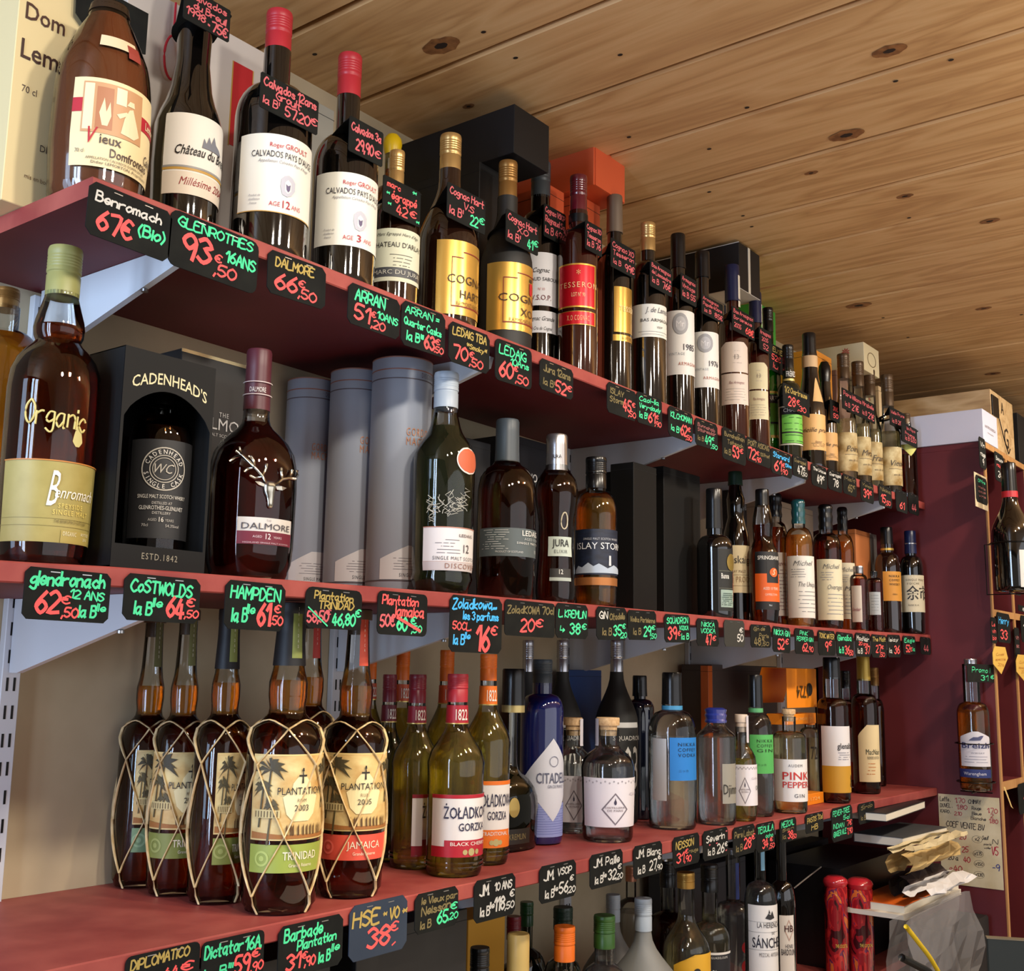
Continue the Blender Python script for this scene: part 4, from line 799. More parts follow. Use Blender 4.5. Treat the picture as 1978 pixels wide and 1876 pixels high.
# grey tubes
def tubebox(label, mx, w, ty, Y, texts=True):
    GT = mottled('grey_tube_paper', (150, 158, 172), (160, 167, 180), 4, .55, .02) if 'grey_tube_paper' not in bpy.data.materials else bpy.data.materials['grey_tube_paper']
    b = Bottle('whisky_tube', label, 2, mx, 900, w, ty, Y=Y, pts=[(1200, w), (760, w)], glass=GT, cat='tube', group='pale grey whisky tubes')
    H = b.H; RG_ = M((150, 96, 76), .5); DT = M((90, 80, 84), .5)
    for z, m in ((H-.001, RG_), (H*.945, RG_), (H*.905, DT), (H*.02, RG_), (H*.055, DT)):
        vs, fs = lathe([(b.R+.0004, z-.0008), (b.R+.0006, z+.0008)], 40); mesh('foil_line', vs, fs[:-2], m, b.o, True)
    l = b.patch('label', -78, 30, H*.06, H*.2, M((216, 214, 216), .55), shape=lambda v: (0 if v < .6 else (v-.6)*1.2, 1))
    b.text(l, [('SINGLE MALT SCOTCH', .66, .08, .11, (70, 70, 80), 'w', .7)], -78, 40, H*.06, H*.2); b.lines(l, 5, .3, .62, (130, 130, 140), -78, 40, H*.06, H*.2, .2, .8)
    b.text(b.o, [('GORDON &', .62, .66, .035, (196, 130, 90), 'w', .44), ('MACPHAIL', .62, .62, .035, (196, 130, 90), 'w', .44), ('DISCOVERY', .72, .915, .022, (100, 90, 100), 'w', .3)], -100, 60, 0, H)
    return b
tubebox('pale grey tube, largest and nearest of three beside the grey-capped bottle', 772, 118, 703, .132)
tubebox('pale grey tube, middle one of three in shadow', 686, 108, 724, .214)
tubebox('pale grey tube, leftmost of three next to the stag bottle', 596, 96, 740, .293)
b = Bottle('whisky_bottle', 'olive-gold bottle with grey screw cap and round copper sticker', 2, 857, 950, 114, 722, Y=.045, pts=[(1136, 106), (1120, 118), (1108, 112), (1090, 116), (900, 120), (880, 118), (862, 104), (846, 80), (836, 68), (826, 60), (805, 50), (794, 46)], liq='olive', fill=826, cap=CR['grey'], capy=790, capw=48); LD = b
l = b.label(822, 1018, 1102, (226, 220, 218), [('LEDAIG', .5, .78, .07, (90, 80, 80), 'b', .2), ('12', .5, .42, .2, (60, 56, 60), ''), ('SINGLE MALT SCOTCH WHISKY', .5, .24, .085, (60, 60, 70), 'w', .76), ('DISCOVERY', .5, .05, .12, (150, 110, 96), 'w', .5)], bands=[(0, .2, (200, 190, 188)), (.2, .205, (180, 120, 100)), (.98, 1, (190, 130, 110))])
a0, a1, zb_, zt_ = b.la; b.lines(l, 5, .4, .7, (110, 106, 110), a0, a1, zb_, zt_, .14, .42)
b.patch('sticker', b.ang(879), b.ang(915), b.Z(922), b.Z(870), M((230, 220, 214), .5), shape=lambda v: (.5-math.sqrt(max(0, v*(1-v))), .5+math.sqrt(max(0, v*(1-v)))), off=.0008)
b.patch('sticker', b.ang(881), b.ang(913), b.Z(919), b.Z(873), M((204, 100, 66), .5), shape=lambda v: (.5-math.sqrt(max(0, v*(1-v))), .5+math.sqrt(max(0, v*(1-v)))), off=.0013)
sw = []
for k in range(26):
    x = random.uniform(826, 905); y = random.uniform(985, 1012)-max(0, (x-840)*.5); h = random.uniform(10, 34)
    sw.append(wrap(b, [(x+6*math.sin(t*2.2+k), y-h*t/4) for t in range(5)], lambda y: zAt(b.X-.03, b.Y-.03, y)-b.z0, .0009))
vs, fs = tube(sw, .0005, 4); mesh('printed_smoke', vs, fs, M((200, 196, 184), .5), b.o)
b = Bottle('whisky_bottle', 'amber bottle with slate cap and wide slate-grey label', 2, 977, 1040, 114, 812, Y=.06, pts=[(1162, 110), (1120, 112), (1118, 114), (950, 114), (925, 106), (908, 84), (900, 58), (892, 48), (880, 46)], liq='dark', fill=906, cap=CR['slate'], capy=894, capw=46, caplug='smooth')
l = b.label(928, 1022, 1076, (84, 94, 96), [('LEDAIG', .52, .74, .2, (226, 226, 220), 'b', .22), ('AGED 10 YEARS', .56, .58, .1, (170, 176, 176), '', .26), ('SINGLE MALT SCOTCH', .56, .44, .08, (220, 220, 214), 'w', .4), ('10', .58, .14, .14, (200, 200, 196)), ('PRODUCT OF SCOTLAND', .3, .12, .07, (200, 200, 196), '', .24)]); a0, a1, zb_, zt_ = b.la; b.lines(l, 9, .26, .92, (190, 194, 192), a0, a1, zb_, zt_, .03, .3, t=.02)
b = Bottle('whisky_bottle', 'waisted dark amber bottle with silver capsule and pale green name plate', 2, 1074, 1040, 82, 841, Y=.06, pts=[(1158, 74), (1145, 78), (1120, 76), (1060, 68), (1010, 68), (975, 80), (945, 84), (928, 76), (915, 58), (906, 46), (896, 42)], liq='dark', fill=922, cap=CR['silver'], capy=911, capw=42, caplug='smooth')
b.text(b.o, [('JURA', .5, .3, .3, (60, 60, 66), 'b', .6)], -95, -15, b.Z(896), b.Z(872), off=.0025)
b.label(1057, 1036, 1074, (190, 202, 192), [('JURA', .5, .5, .38, (34, 36, 38), 'b', .66), ('ELIXIR', .5, .16, .18, (90, 96, 96), 'w', .5)], xr=1108, off=.0012)
b.label(1062, 1098, 1122, (36, 34, 34), [('12', .5, .55, .4, (220, 220, 214), 'b')], xr=1104, off=.0012, bands=[(0, .28, (170, 180, 172))])
q = [(k, (math.sin(math.pi*k/12)**1.2)) for k in range(13)]
vs, fs = tube([wrap(b, [(1092+7*math.sin(2*math.pi*k/14)*(1 if k < 30 else 1), 1008-16*math.cos(2*math.pi*k/14)*(1.2 if math.cos(2*math.pi*k/14) > 0 else .8)) for k in range(15)], lambda y: zAt(b.X-.02, b.Y-.03, y)-b.z0, .001)], .0012, 5); mesh('drop_emblem', vs, fs, M((206, 196, 170), .4), b.o)
b = Bottle('whisky_bottle', 'black-capped bottle with stormy dark blue label above a copper band', 2, 1151, 1060, 82, 885, Y=.06, sh=998, ns=950, nw=38, liq='amber', fill=966, cap=CR['black'], capy=945, capw=41)
STORM = mottled('stormy_print', (22, 30, 48), (30, 40, 62), 60, .5, .05, (1, 1, 3))
l = b.label(1112, 1025, 1112, STORM, [('ISLAY STORM', .52, .56, .15, (226, 230, 232), 'b', .85), ('SINGLE MALT SCOTCH WHISKY', .52, .76, .05, (200, 204, 210), 'w', .6)], off=.0006, c=-42)
blobs(b, l, [[(.05, .1), (.12, .2), (.2, .16), (.3, .26), (.38, .18), (.46, .24), (.6, .14), (.72, .22), (.95, .12), (.95, .04), (.05, .03)]], (176, 190, 206)); blobs(b, l, [[(.62, .2), (.625, .42), (.66, .42), (.665, .2)]], (206, 212, 216))
b.label(1112, 1117, 1132, M((190, 124, 70), .35, .5), [])
b = Bottle('whisky_tube', 'dark green whisky tube in shadow behind the blue-labelled bottle', 2, 1180, 1060, 76, 955, Y=.16, pts=[(1200, 76), (1000, 76)], glass=M((34, 46, 48), .5), cat='tube')
b.text(b.o, [('nahabhain', .78, .42, .05, (120, 124, 124), '', .3)], -100, 40, 0, b.H)
b.patch('emblem', -40, -5, b.H*.5, b.H*.68, M((84, 74, 50), .5), shape=lambda v: (.5-math.sqrt(max(0, v*(1-v))), .5+math.sqrt(max(0, v*(1-v)))))
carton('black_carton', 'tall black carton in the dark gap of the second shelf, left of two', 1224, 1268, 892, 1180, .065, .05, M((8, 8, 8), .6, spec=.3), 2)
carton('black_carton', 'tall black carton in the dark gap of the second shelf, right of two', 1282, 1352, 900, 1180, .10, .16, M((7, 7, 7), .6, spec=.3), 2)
carton('black_carton', 'black carton with thin gold seam behind the slate-capped amber bottle', 872, 948, 838, 1100, .2, .09, M((24, 28, 34), .45), 2)
o, W, H = carton('black_carton', 'black carton with small white NO. print behind the silver-capped bottle', 985, 1090, 838, 1100, .19, .1, M((22, 24, 32), .45), 2, texts=[('NO.', .42, .75, .05, (210, 210, 210), 'b')])
b = Bottle('whisky_bottle', 'nearly black bottle with black capsule and pale green lower label', 2, 1381, 1100, 70, 945, Y=.055, sh=1062, ns=1034, nw=30, glass='black', cap=CR['black'], capy=1022, capw=32, caplug='smooth')
l = b.label(1388, 1060, 1180, (24, 26, 24), [('Bunna', .36, .52, .09, (230, 228, 220), 'b', .46)], xr=1414, bands=[(.06, .34, (150, 172, 160), .1, 1), (.36, .366, (120, 120, 100)), (.64, .646, (120, 120, 100))]); b.lines(l, 7, .1, .28, (80, 100, 90), *b.la, u0=.14, u1=.9, off=.002)
b.patch('gold_seal', b.ang(1403), b.ang(1420), b.Z(1105), b.Z(1072), M((150, 126, 60), .4, .5), off=.0018, shape=lambda v: (.5-math.sqrt(max(0, v*(1-v))), .5+math.sqrt(max(0, v*(1-v)))))
b = Bottle('whisky_bottle', 'bulb-necked black bottle with cream label, green wax top', 2, 1423, 1100, 52, 912, Y=.115, pts=[(1190, 50), (1050, 52), (1030, 48), (1015, 40), (1000, 32), (985, 34), (965, 36), (945, 26), (935, 24)], glass='black', cap=CR['dgreen'], capy=938, capw=28, caplug='smooth')
l = b.label(1400, 1055, 1146, (218, 202, 160), [('Askaig', .55, .62, .17, (60, 56, 50), '', .7), ('ISLAY MALT', .5, .42, .06, (130, 110, 80), 'w', .5), ('100 PROOF', .55, .22, .13, (160, 130, 90), 'w', .8)], bands=[(.14, .15, (150, 130, 100)), (.37, .38, (150, 130, 100))], c=-58)
b = Bottle('whisky_bottle', 'bulbous clear-necked amber bottle with black and orange label', 2, 1475, 1110, 58, 946, Y=.055, pts=[(1196, 54), (1180, 58), (1078, 58), (1066, 56), (1056, 46), (1046, 38), (1034, 38), (1015, 40), (1000, 38), (985, 32), (975, 28)], liq='dark', fill=1015, cap=CR['black'], capy=978, capw=27, caplug='smooth')
l = b.label(1459, 1066, 1178, (26, 26, 28), [('SPRINGBANK', .46, .86, .07, (226, 224, 216), 'b', .72), ('AGED 10 YEARS', .5, .34, .05, (236, 220, 200), '', .5), ('CAMPBELTOWN', .5, .24, .04, (236, 210, 190), '', .4), ('70cl', .45, .06, .03, (200, 210, 220))], bands=[(.14, .62, (226, 98, 28)), (.46, .84, (26, 26, 28), .36, .8)], c=-35)
a0, a1, zb_, zt_ = b.la; ringpatch(b, a0+(a1-a0)*.58, zb_+(zt_-zb_)*.64, .0001, .0095, M((226, 98, 28), .5), l, .0022); b.text(l, [('S', .58, .6, .1, (240, 220, 190), 'i')], a0, a1, zb_, zt_, .0026)
b = Bottle('whisky_bottle', 'amber bottle with lumpy black wax top behind the orange-labelled one', 2, 1500, 1110, 48, 953, Y=.12, sh=1050, ns=1008, nw=24, liq='dark', fill=1020, cap=CR['black'], capy=1000, capw=26, caplug='wax')
l = b.label(1484, 1068, 1190, (226, 220, 210), [('Overaged', .5, .8, .06, (120, 60, 60), 'i')], c=-60); b.lines(l, 12, .1, .72, (150, 120, 120), *b.la)
def couv(label, mx, my, w, ty, Y, liq, cap, capy, xl, yt, yb, tone, big):
    b = Bottle('whisky_bottle', label, 2, mx, my, w, ty, Y=Y, sh=my-62, ns=capy+6, nw=w*.46, liq=liq, fill=capy+22, cap=cap, capy=capy, capw=w*.48, caplug='wax')
    l = b.label(xl, yt, yb, tone, [('Michel', .44, .84, .085, (110, 110, 110), 'i', .5), (big, .56, .5, .085, (110, 110, 110), 'i', .5)], c=-40); b.lines(l, 4, .66, .78, (160, 160, 160), *b.la, u0=.1, u1=.5); b.lines(l, 6, .1, .42, (150, 150, 150), *b.la, u0=.25, u1=.9); return b
couv('light amber bottle with teal wax top and tall white script label', 1545, 1122, 56, 965, .06, 'honey', CR['teal'], 1013, 1522, 1075, 1194, (226, 224, 216), 'The Unique')
couv('dark amber bottle with black wax top and tall cream script label', 1598, 1128, 58, 975, .06, 'dark', CR['black'], 1024, 1579, 1081, 1198, (218, 210, 180), 'Overaged')
b = couv('amber bottle with black wax top and cream label, behind the cream-labelled one', 1631, 1132, 42, 980, .12, 'amber', CR['black'], 1026, 1616, 1088, 1196, (214, 206, 180), 'Malt')
b = Bottle('whisky_bottle', 'small silver-capped bottle with white label between the cream-labelled bottles and orange carton', 2, 1660, 1170, 34, 1094, Y=.06, sh=1122, ns=1110, nw=20, liq='dark', fill=1118, cap=CR['silver'], capy=1108, capw=20)
b.label(1646, 1132, 1202, (222, 216, 206), [('Sinclair', .5, .3, .1, (150, 60, 90), 'i', .8)], xr=1665)
b = Bottle('whisky_bottle', 'small square-looking amber bottle with pale grey label', 2, 1690, 1170, 34, 1104, Y=.055, sh=1128, ns=1116, nw=14, liq='red', fill=1122, cap=CR['black'], capy=1112, capw=15)
l = b.label(1680, 1144, 1188, (176, 184, 190), [], xr=1701); b.lines(l, 6, .2, .85, (100, 110, 120), *b.la)
b = Bottle('whisky_bottle', 'dark bottle with gold neck ring and plain orange label', 2, 1716, 1130, 50, 1019, Y=.07, sh=1100, ns=1068, nw=24, glass='brown', cap=CR['black'], capy=1052, capw=24, caplug='smooth', ring=[(1064, 1060, M((214, 180, 90), .3, .6), 1.1)])
b.label(1706, 1104, 1161, (224, 158, 66), [('NIKKA', .52, .8, .08, (60, 44, 24), 'bw', .5), ('COFFEY', .52, .66, .08, (60, 44, 24), 'bw', .5), ('WHISKY', .52, .52, .08, (60, 44, 24), 'bw', .5), ('Nikka', .5, .2, .06, (120, 90, 40), 'i')], xr=1741)
b = Bottle('whisky_bottle', 'navy-capped bottle with cream label bearing large black characters', 2, 1762, 1140, 46, 1026, Y=.03, sh=1100, ns=1074, nw=22, glass='black', cap=CR['navy'], capy=1070, capw=23, caplug='smooth', ring=[(1052, 1050, CR['silver'], 1.12)])
b.label(1742, 1112, 1183, (218, 208, 178), [('SINGLE MALT', .5, .84, .06, (110, 100, 80), 'w', .6), ('YOICHI', .4, .74, .06, (110, 100, 80), 'w', .35), ('余市', .56, .36, .3, BK, 'b', .7), ('NIKKA', .4, .16, .05, (120, 110, 90), 'w', .3)], c=-50)
carton('cream_carton', 'pale cream carton behind the teal-topped bottle', 1497, 1570, 965, 1200, .2, .1, M((176, 160, 138), .6), 2)
carton('orange_carton', 'dull orange carton behind the small silver-capped bottle', 1652, 1680, 1022, 1200, .12, .08, M((186, 112, 62), .6), 2)
carton('grey_carton', 'narrow grey carton with a black mark right of the orange one', 1681, 1693, 1030, 1200, .12, .07, M((110, 104, 100), .6), 2)
carton('black_carton', 'small black carton between the cream-labelled bulb bottle and the clear-necked one', 1424, 1442, 945, 1200, .19, .08, M((18, 18, 20), .5), 2, texts=[('GLENB', .5, .86, .04, (170, 170, 170), '', .8)])
# ================================================================ bottles, third shelf
FR = [(0, .90), (.03, .96), (.11, .99), (.48, 1), (.545, .97), (.585, .84), (.613, .63), (.63, .50), (.65, .47), (.69, .51), (.735, .51), (.775, .43), (.81, .39), (.88, .36), (.94, .34), (1, .34)]
def palm(b, l, cx, cy, s, col, fl=0):
    its = []
    for k in range(9):
        t = math.radians(-20+k*27.5); r = s*(.8+.3*random.random()); dx, dy = r*math.cos(t)*.55, r*math.sin(t)*.8
        its.append([(cx, cy), (cx+dx*.5-dy*.12, cy+dy*.5+.03), (cx+dx, cy+dy-.06), (cx+dx*.5+dy*.08, cy+dy*.45-.02)])
    its.append([(cx-.008, cy), (cx+.008, cy), (cx-.02, cy-.45), (cx-.04, cy-.45)])
    blobs(b, l, its, col, .0019)
def rum(label, mx, w, ty, by, xl, wrap_, strip, place, year, pl, Y=None, c=0, rz=0):
    b = Bottle('rum_bottle', label, 3, mx, 1560, w, ty, Y=Y, by=by, fr=FR, liq='dark', glass='black', fill=None, cap=None, group=None)
    H, R = b.H, b.R
    zf = H*.742; 
    for ch in list(b.o.children):
        if ch.name.startswith('liquid'): bpy.data.objects.remove(ch)
    inn = [(r*.95-.0008, z) for r, z in b.body if z < zf and z > .012]; inn = [(inn[0][0]*.9, .010)]+inn+[(b.rad(zf)*.95-.0008, zf)]
    lo = [q for q in inn if q[1] < H*.63]+[(b.rad(H*.63)*.95-.0008, H*.63)]; lathe_obj('liquid', lo, LIQ['dark'], b.o)
    hi = [(b.rad(H*.634)*.95-.0008, H*.634)]+[q for q in inn if q[1] > H*.64]; lathe_obj('liquid', hi, LIQ['amber'], b.o)
    if wrap_: lathe_obj('black_capsule', [(b.rad(H*.79)+.0012, H*.79), (b.rad(H*.9)+.0012, H*.9), (b.rad(H)+.0014, H*.96), (R*.4, H*.965), (R*.4, H*1.0), (R*.36, H*1.002)], M((14, 15, 20), .5), b.o)
    else: lathe_obj('stopper', [(R*.28, H*.93), (R*.28, H*.985), (R*.42, H*.985), (R*.42, H*1.02), (R*.38, H*1.025)], M((96, 74, 56), .4), b.o)
    va = b.vd+22; st = b.patch('seal_strip', va-14, va+26, H*.815, H*1.0, M(strip, .5), off=.0024)
    for i, ch in enumerate(place[:8]): b.text(st, [(ch, .5, 0, 1, (222, 214, 190), 'b')], va-14, va+26, H*(.975-.018*i), H*(.986-.018*i), .0035)
    dk = (70, 62, 40)
    m_ = bpy.data.materials.get('palm_label') or mottled('palm_label', (196, 150, 84), (232, 212, 150), 26, .55, .05, (1, 1, 1.6), 5)
    a0 = b.ang(xl); a1 = 2*c-a0; zb_, zt_ = H*.235, H*.505
    l = b.patch('label', a0, a1, zb_, zt_, m_); b.la = (a0, a1, zb_, zt_)
    for v0, v1 in ((0, .02), (.98, 1)): b.patch('border', a0, a1, zb_+(zt_-zb_)*v0, zb_+(zt_-zb_)*v1, M((224, 196, 130), .5), l, .0009)
    b.patch('border', a0, a0+1.2, zb_, zt_, M((224, 196, 130), .5), l, .0009, n=2)
    blobs(b, l, [[(.5+.05*math.cos(t)*q, .62+.2*math.sin(t)*q) for t, q in ((math.radians(a), 1 if (i % 2) else .55) for i, a in enumerate(range(0, 181, 6)))]], (244, 236, 196), .0012)
    blobs(b, l, [[(.5-.10, .58), (.5-.09, .66), (.5-.04, .74), (.5+.04, .74), (.5+.09, .66), (.5+.10, .58), (.5+.18, .5), (.5+.14, .3), (.5+.08, .22), (.5-.08, .22), (.5-.14, .3), (.5-.18, .5)]], (240, 226, 176), .0014)
    palm(b, l, .2, .82, .3, dk); palm(b, l, .13, .6, .2, (84, 76, 48)); palm(b, l, .8, .8, .28, dk); palm(b, l, .22, .4, .16, (90, 80, 50))
    blobs(b, l, [[(.06, .26), (.06, .36), (.3, .35), (.3, .26)]], (206, 186, 130), .002); blobs(b, l, [[(.06+.03*k, .27), (.06+.03*k, .34), (.07+.03*k, .34), (.07+.03*k, .27)] for k in range(8)], (100, 82, 50), .0022)
    blobs(b, l, [[(u, .06), (u-.004, .15), (u+.01, .19), (u+.016, .06)] for u in (.36, .4, .42, .47, .52, .56, .6, .64, .7, .74)], (92, 64, 34), .0022); blobs(b, l, [[(.02, .02), (.02, .1), (.3, .07), (.7, .06), (.98, .09), (.98, .02)]], (160, 104, 50), .0016)
    blobs(b, l, [[(.492, .66), (.497, .80), (.505, .80), (.51, .66)], [(.46, .74), (.46, .76), (.54, .76), (.54, .74)], [(.488, .8), (.494, .84), (.508, .84), (.512, .8)]], (40, 36, 30), .0024)
    b.text(l, [('PLANTATION', .5, .53, .09, (44, 40, 40), '', .46), ('RUM', .5, .44, .045, (120, 104, 80), 'w'), (year, .5, .34, .075, (60, 54, 50), '', .14)], a0, a1, zb_, zt_, .0026)
    z0, z1 = H*.135, H*.222; l2 = b.patch('place_label', a0, a1, z0, z1, M(pl, .5)); pc = tuple(min(255, v+26) for v in pl)
    ringpatch(b, a0+(a1-a0)*.14, (z0+z1)/2, .006, .0085, M(pc, .5), l2, .001); ringpatch(b, a0+(a1-a0)*.14, (z0+z1)/2, .0001, .003, M(pc, .5), l2, .001)
    b.text(l2, [(place, .52, .46, .3, (236, 226, 200), 'b', .36), ('Grande Réserve', .52, .2, .13, (236, 226, 200), '', .24)], a0, a1, z0, z1, .0014)
    # raffia net
    rows = [(.585, 0), (.47, 45), (.245, 0), (.06, 45)]; off = b.vd+4; P = []
    def pt(h, a, o=.0018): t = math.radians(a); R = b.rad(h*H)+o; return (R*math.sin(t), -R*math.cos(t), h*H)
    for k in range(4):
        A = off+90*k
        P.append([pt(.585+.028*math.sin(math.pi*j/6), A+90*j/6) for j in range(7)])
        for i in range(3):
            h0, d0 = rows[i]; h1, d1 = rows[i+1]
            for sgn in (-1, 1): P.append([pt(h0+(h1-h0)*j/6, A+d0+sgn*45*j/6, .0018+.0006*(sgn > 0)) for j in range(7)])
        P.append([pt(.06-.056*j/2, A+45+2*j) for j in range(3)])
    vs, fs = tube(P, .0009, 6, 2.2); mesh('raffia_net', vs, fs, RAFFIA, b.o, True)
    return b
OG = (128, 136, 66)
rum('rum bottle in raffia net standing rearmost against the cream wall', 276, 108, 1196, 1712, 258, False, (96, 96, 50), 'TRINIDAD', '2003', (120, 150, 110), Y=.296)
rum('rum bottle in raffia net with clear stopper, second from the cream wall', 343, 108, 1190, 1736, 292, False, (110, 110, 60), 'TRINIDAD', '2003', OG, c=-12)
rum('rum bottle in raffia net with black capsule, half behind the foremost one', 424, 112, 1178, 1752, 415, True, OG, 'TRINIDAD', '2003', OG, c=8)
rum('foremost rum bottle in raffia net with black capsule and green place label', 546, 150, 1166, 1773, 489, True, OG, 'TRINIDAD', '2003', (150, 164, 70), c=-14)
rum('rum bottle in raffia net with red-orange place label', 680, 128, 1190, 1740, 622, False, (204, 74, 50), 'JAMAICA', '2005', (222, 84, 66), c=-24)
rum('rum bottle with red seal strip glimpsed behind the foremost rum bottle', 588, 108, 1180, 1700, 560, False, (200, 60, 50), 'JAMAICA', '2005', (222, 84, 66))
def zol(label, mx, w, ty, capc, capy, y1, y2, liq, col, name2, xl=None, by=None, Y=None, c=-14, big=True):
    b = Bottle('vodka_bottle', label, 3, mx, 1600, w, ty, by=by, Y=Y, pts=[(by or 1690, w*.95), ((by or 1690)-14, w), ((by or 1690)-26, w*.96), (1500, w*.97), (ty+170, w), (ty+148, w*.88), (ty+128, w*.64), (ty+112, w*.46), (ty+100, w*.38), (ty+60, w*.35)], liq=liq, fill=ty+112, cap=capc, capy=capy, capw=w*.36)
    b.patch('neck_label', -180, 170, b.Z(y2), b.Z(y1), M(col, .45), off=.001); b.patch('gold_line', -180, 170, b.Z(y2), b.Z(y2-2), M((214, 190, 110), .3, .6), off=.0014)
    b.text(b.o, [('1822', .5, .22, .6, (236, 226, 214), 'b', .9)], b.vd-10, b.vd+60, b.Z(y2), b.Z(y1), .0022)
    if xl:
        z1 = b.Z(1530 if big else 1505); z0 = b.Z(1648 if big else 1632); a0 = b.ang(xl); a1 = 2*c-a0
        l = b.patch('label', a0, a1, z0, z1, M((228, 224, 222), .5)); dk = (40, 40, 70)
        m = M(col, .45)
        b.patch('band', a0, a1, z0, z0+(z1-z0)*.17, m, l, .001); b.patch('band', a0+(a1-a0)*.18, a1-(a1-a0)*.16, z0+(z1-z0)*.1, z0+(z1-z0)*.27, m, l, .0011); b.patch('band', a0, a1, z0+(z1-z0)*.94, z1, m, l, .001)
        b.text(l, [('ŻOŁĄDKOWA', .53, .62, .19, dk, 'b', .72), ('GORZKA', .53, .42, .13, dk, 'b', .38), (name2, .5, .185, .06, (236, 220, 210), 'b', .5)], a0, a1, z0, z1, .0016)
        for u, r in ((.42, .0035), (.5, .005), (.58, .0035)): ringpatch(b, a0+(a1-a0)*u, z0+(z1-z0)*.08, .0001, r, M((190, 176, 120), .4, .3), l, .0016)
    for q in (.0, .006): vs, fs = lathe([(b.R+.0004, .012+q), (b.R+.001, .0135+q), (b.R+.0004, .015+q)], 32); mesh('glass_rib', vs, fs[:-2], GLASS, b.o, True)
    return b
zol('pale yellow vodka bottle with red cap, foremost, label reading black cherry', 878, 113, 1302, CR['red'], 1356, 1362, 1398, 'yellow', (176, 28, 46), 'BLACK CHERRY', 834, by=1698)
zol('pale yellow vodka bottle with red cap standing left of the foremost one', 799, 94, 1303, CR['burg'], 1358, 1364, 1398, 'yellow', (140, 22, 44), 'BLACK CHERRY', 795, Y=.142, c=20)
zol('pale vodka bottle with burgundy cap hidden behind two others by the rum', 744, 76, 1303, CR['burg'], 1356, 1362, 1395, 'olive', (110, 20, 38), '', Y=.212)
zol('pale yellow vodka bottle with orange cap and orange label foot', 938, 92, 1264, CR['orange'], 1315, 1325, 1362, 'yellow', (232, 116, 26), 'TRADITIONAL', 906, by=1674, c=-25, big=False)
zol('orange-capped vodka bottle behind, directly left of the blue-lettered price tag', 856, 78, 1256, CR['orange'], 1316, 1324, 1360, 'yellow', (220, 84, 34), '', Y=.255)
zol('orange-capped vodka bottle behind, second from the raffia-netted rum', 769, 74, 1256, CR['orange'], 1314, 1322, 1356, 'yellow', (210, 84, 40), '', Y=.275)
zol('orange-capped vodka bottle in shade immediately behind the red-labelled rum', 706, 62, 1258, CR['orange'], 1312, 1320, 1352, 'yellow', (190, 76, 40), '', Y=.297)
b = Bottle('vodka_bottle', 'flat round-shouldered black-green bottle with oval gold seal and long neck', 3, 988, 1590, 144, 1292, by=1652, pts=[(1650, 138), (1640, 144), (1560, 144), (1540, 138), (1522, 120), (1506, 90), (1496, 58), (1486, 34), (1474, 27), (1400, 26), (1370, 26)], sy=.5, liq='kremlin', fill=1484, cap=CR['black'], capy=1362, capw=45, caplug='smooth', glass='smoky', ring=[(1376, 1361, M((196, 178, 120), .35, .5), 1.75)])
b.patch('gold_seal', b.vd+14, b.vd+36, b.Z(1574), b.Z(1536), M((176, 150, 84), .35, .6), off=.0022, shape=lambda v: (.5-math.sqrt(max(0, v*(1-v))), .5+math.sqrt(max(0, v*(1-v)))))
l = b.patch('label', b.vd-60, b.vd+62, b.Z(1625), b.Z(1596), M((30, 28, 20), .4), off=.0012); b.text(l, [('LEGEND OF KREMLIN', .55, .3, .4, (120, 108, 70), 'b', .72)], b.vd-60, b.vd+62, b.Z(1625), b.Z(1596), .0018)
b = Bottle('gin_bottle', 'deep blue fluted bottle with grey cap and white diamond label', 3, 1046, 1480, 84, 1274, by=1634, sh=1378, ns=1340, nw=38, glass='blue', cap=CR['slate'], capy=1324, capw=38)
l = b.label(1012, 1425, 1585, M((206, 210, 222), .5), [('CITADELLE', .55, .46, .13, (90, 96, 120), 'b', .62), ('GIN DE FRANCE', .56, .4, .04, (110, 116, 140), '', .3)], c=-22, shape=lambda v: (.5-.5*(1-abs(2*v-1)), .5+.5*(1-abs(2*v-1))))
a0, a1, zb_, zt_ = b.la; ringpatch(b, (a0+a1)/2+2, zb_+(zt_-zb_)*.72, .0075, .0085, M((110, 116, 140), .5), l, .0016)
l2 = b.patch('lower_label', a0+22, a1-10, b.Z(1612), b.Z(1548), M((140, 152, 206), .5), off=.0003); b.lines(l2, 12, .1, .9, (90, 100, 170), a0+22, a1-10, b.Z(1612), b.Z(1548), .02, .98, .0005)
b.lines(b.o, 1, .5, .5, (30, 50, 130), a0, a1, b.Z(1400), b.Z(1398))
SQ = M((30, 30, 28), .6)
def squad(label, mx, w, Y=None, by=None, txt=True):
    b = Bottle('vodka_bottle', label, 3, mx, 1480, w, 1237, Y=Y, by=by, sh=1400, ns=1300, nw=w*.31, cone=True, glass=SQ, cap=CR['silver'], capy=1302, capw=w*.3)
    if txt:
        l = b.patch('white_print', b.vd-20, b.vd+70, b.Z(1404), b.Z(1394), M((210, 210, 206), .5)); b.text(l, [('SQUADRON', .5, 0, 1, (214, 212, 204), '', .8)], b.vd-20, b.vd+90, b.Z(1428), b.Z(1419), .0012); b.text(l, [('303', .5, 0, 1, (214, 212, 204), '', .8)], b.vd-15, b.vd+75, b.Z(1520), b.Z(1435), .0012)
squad('matte black bottle with ribbed silver neck behind the front cork-topped gin', 1191, 84, Y=.2)
squad('matte black bottle with ribbed silver neck directly behind the blue gin', 1085, 78, Y=.25)
squad('matte black silver-necked bottle nearest to the hidden corner by the orange caps', 1017, 72, Y=.28, txt=False)
carton('blue_carton', 'dark blue carton behind between two silver-necked black bottles', 1100, 1162, 1294, 1600, .285, .03, M((20, 60, 120), .5), 3)
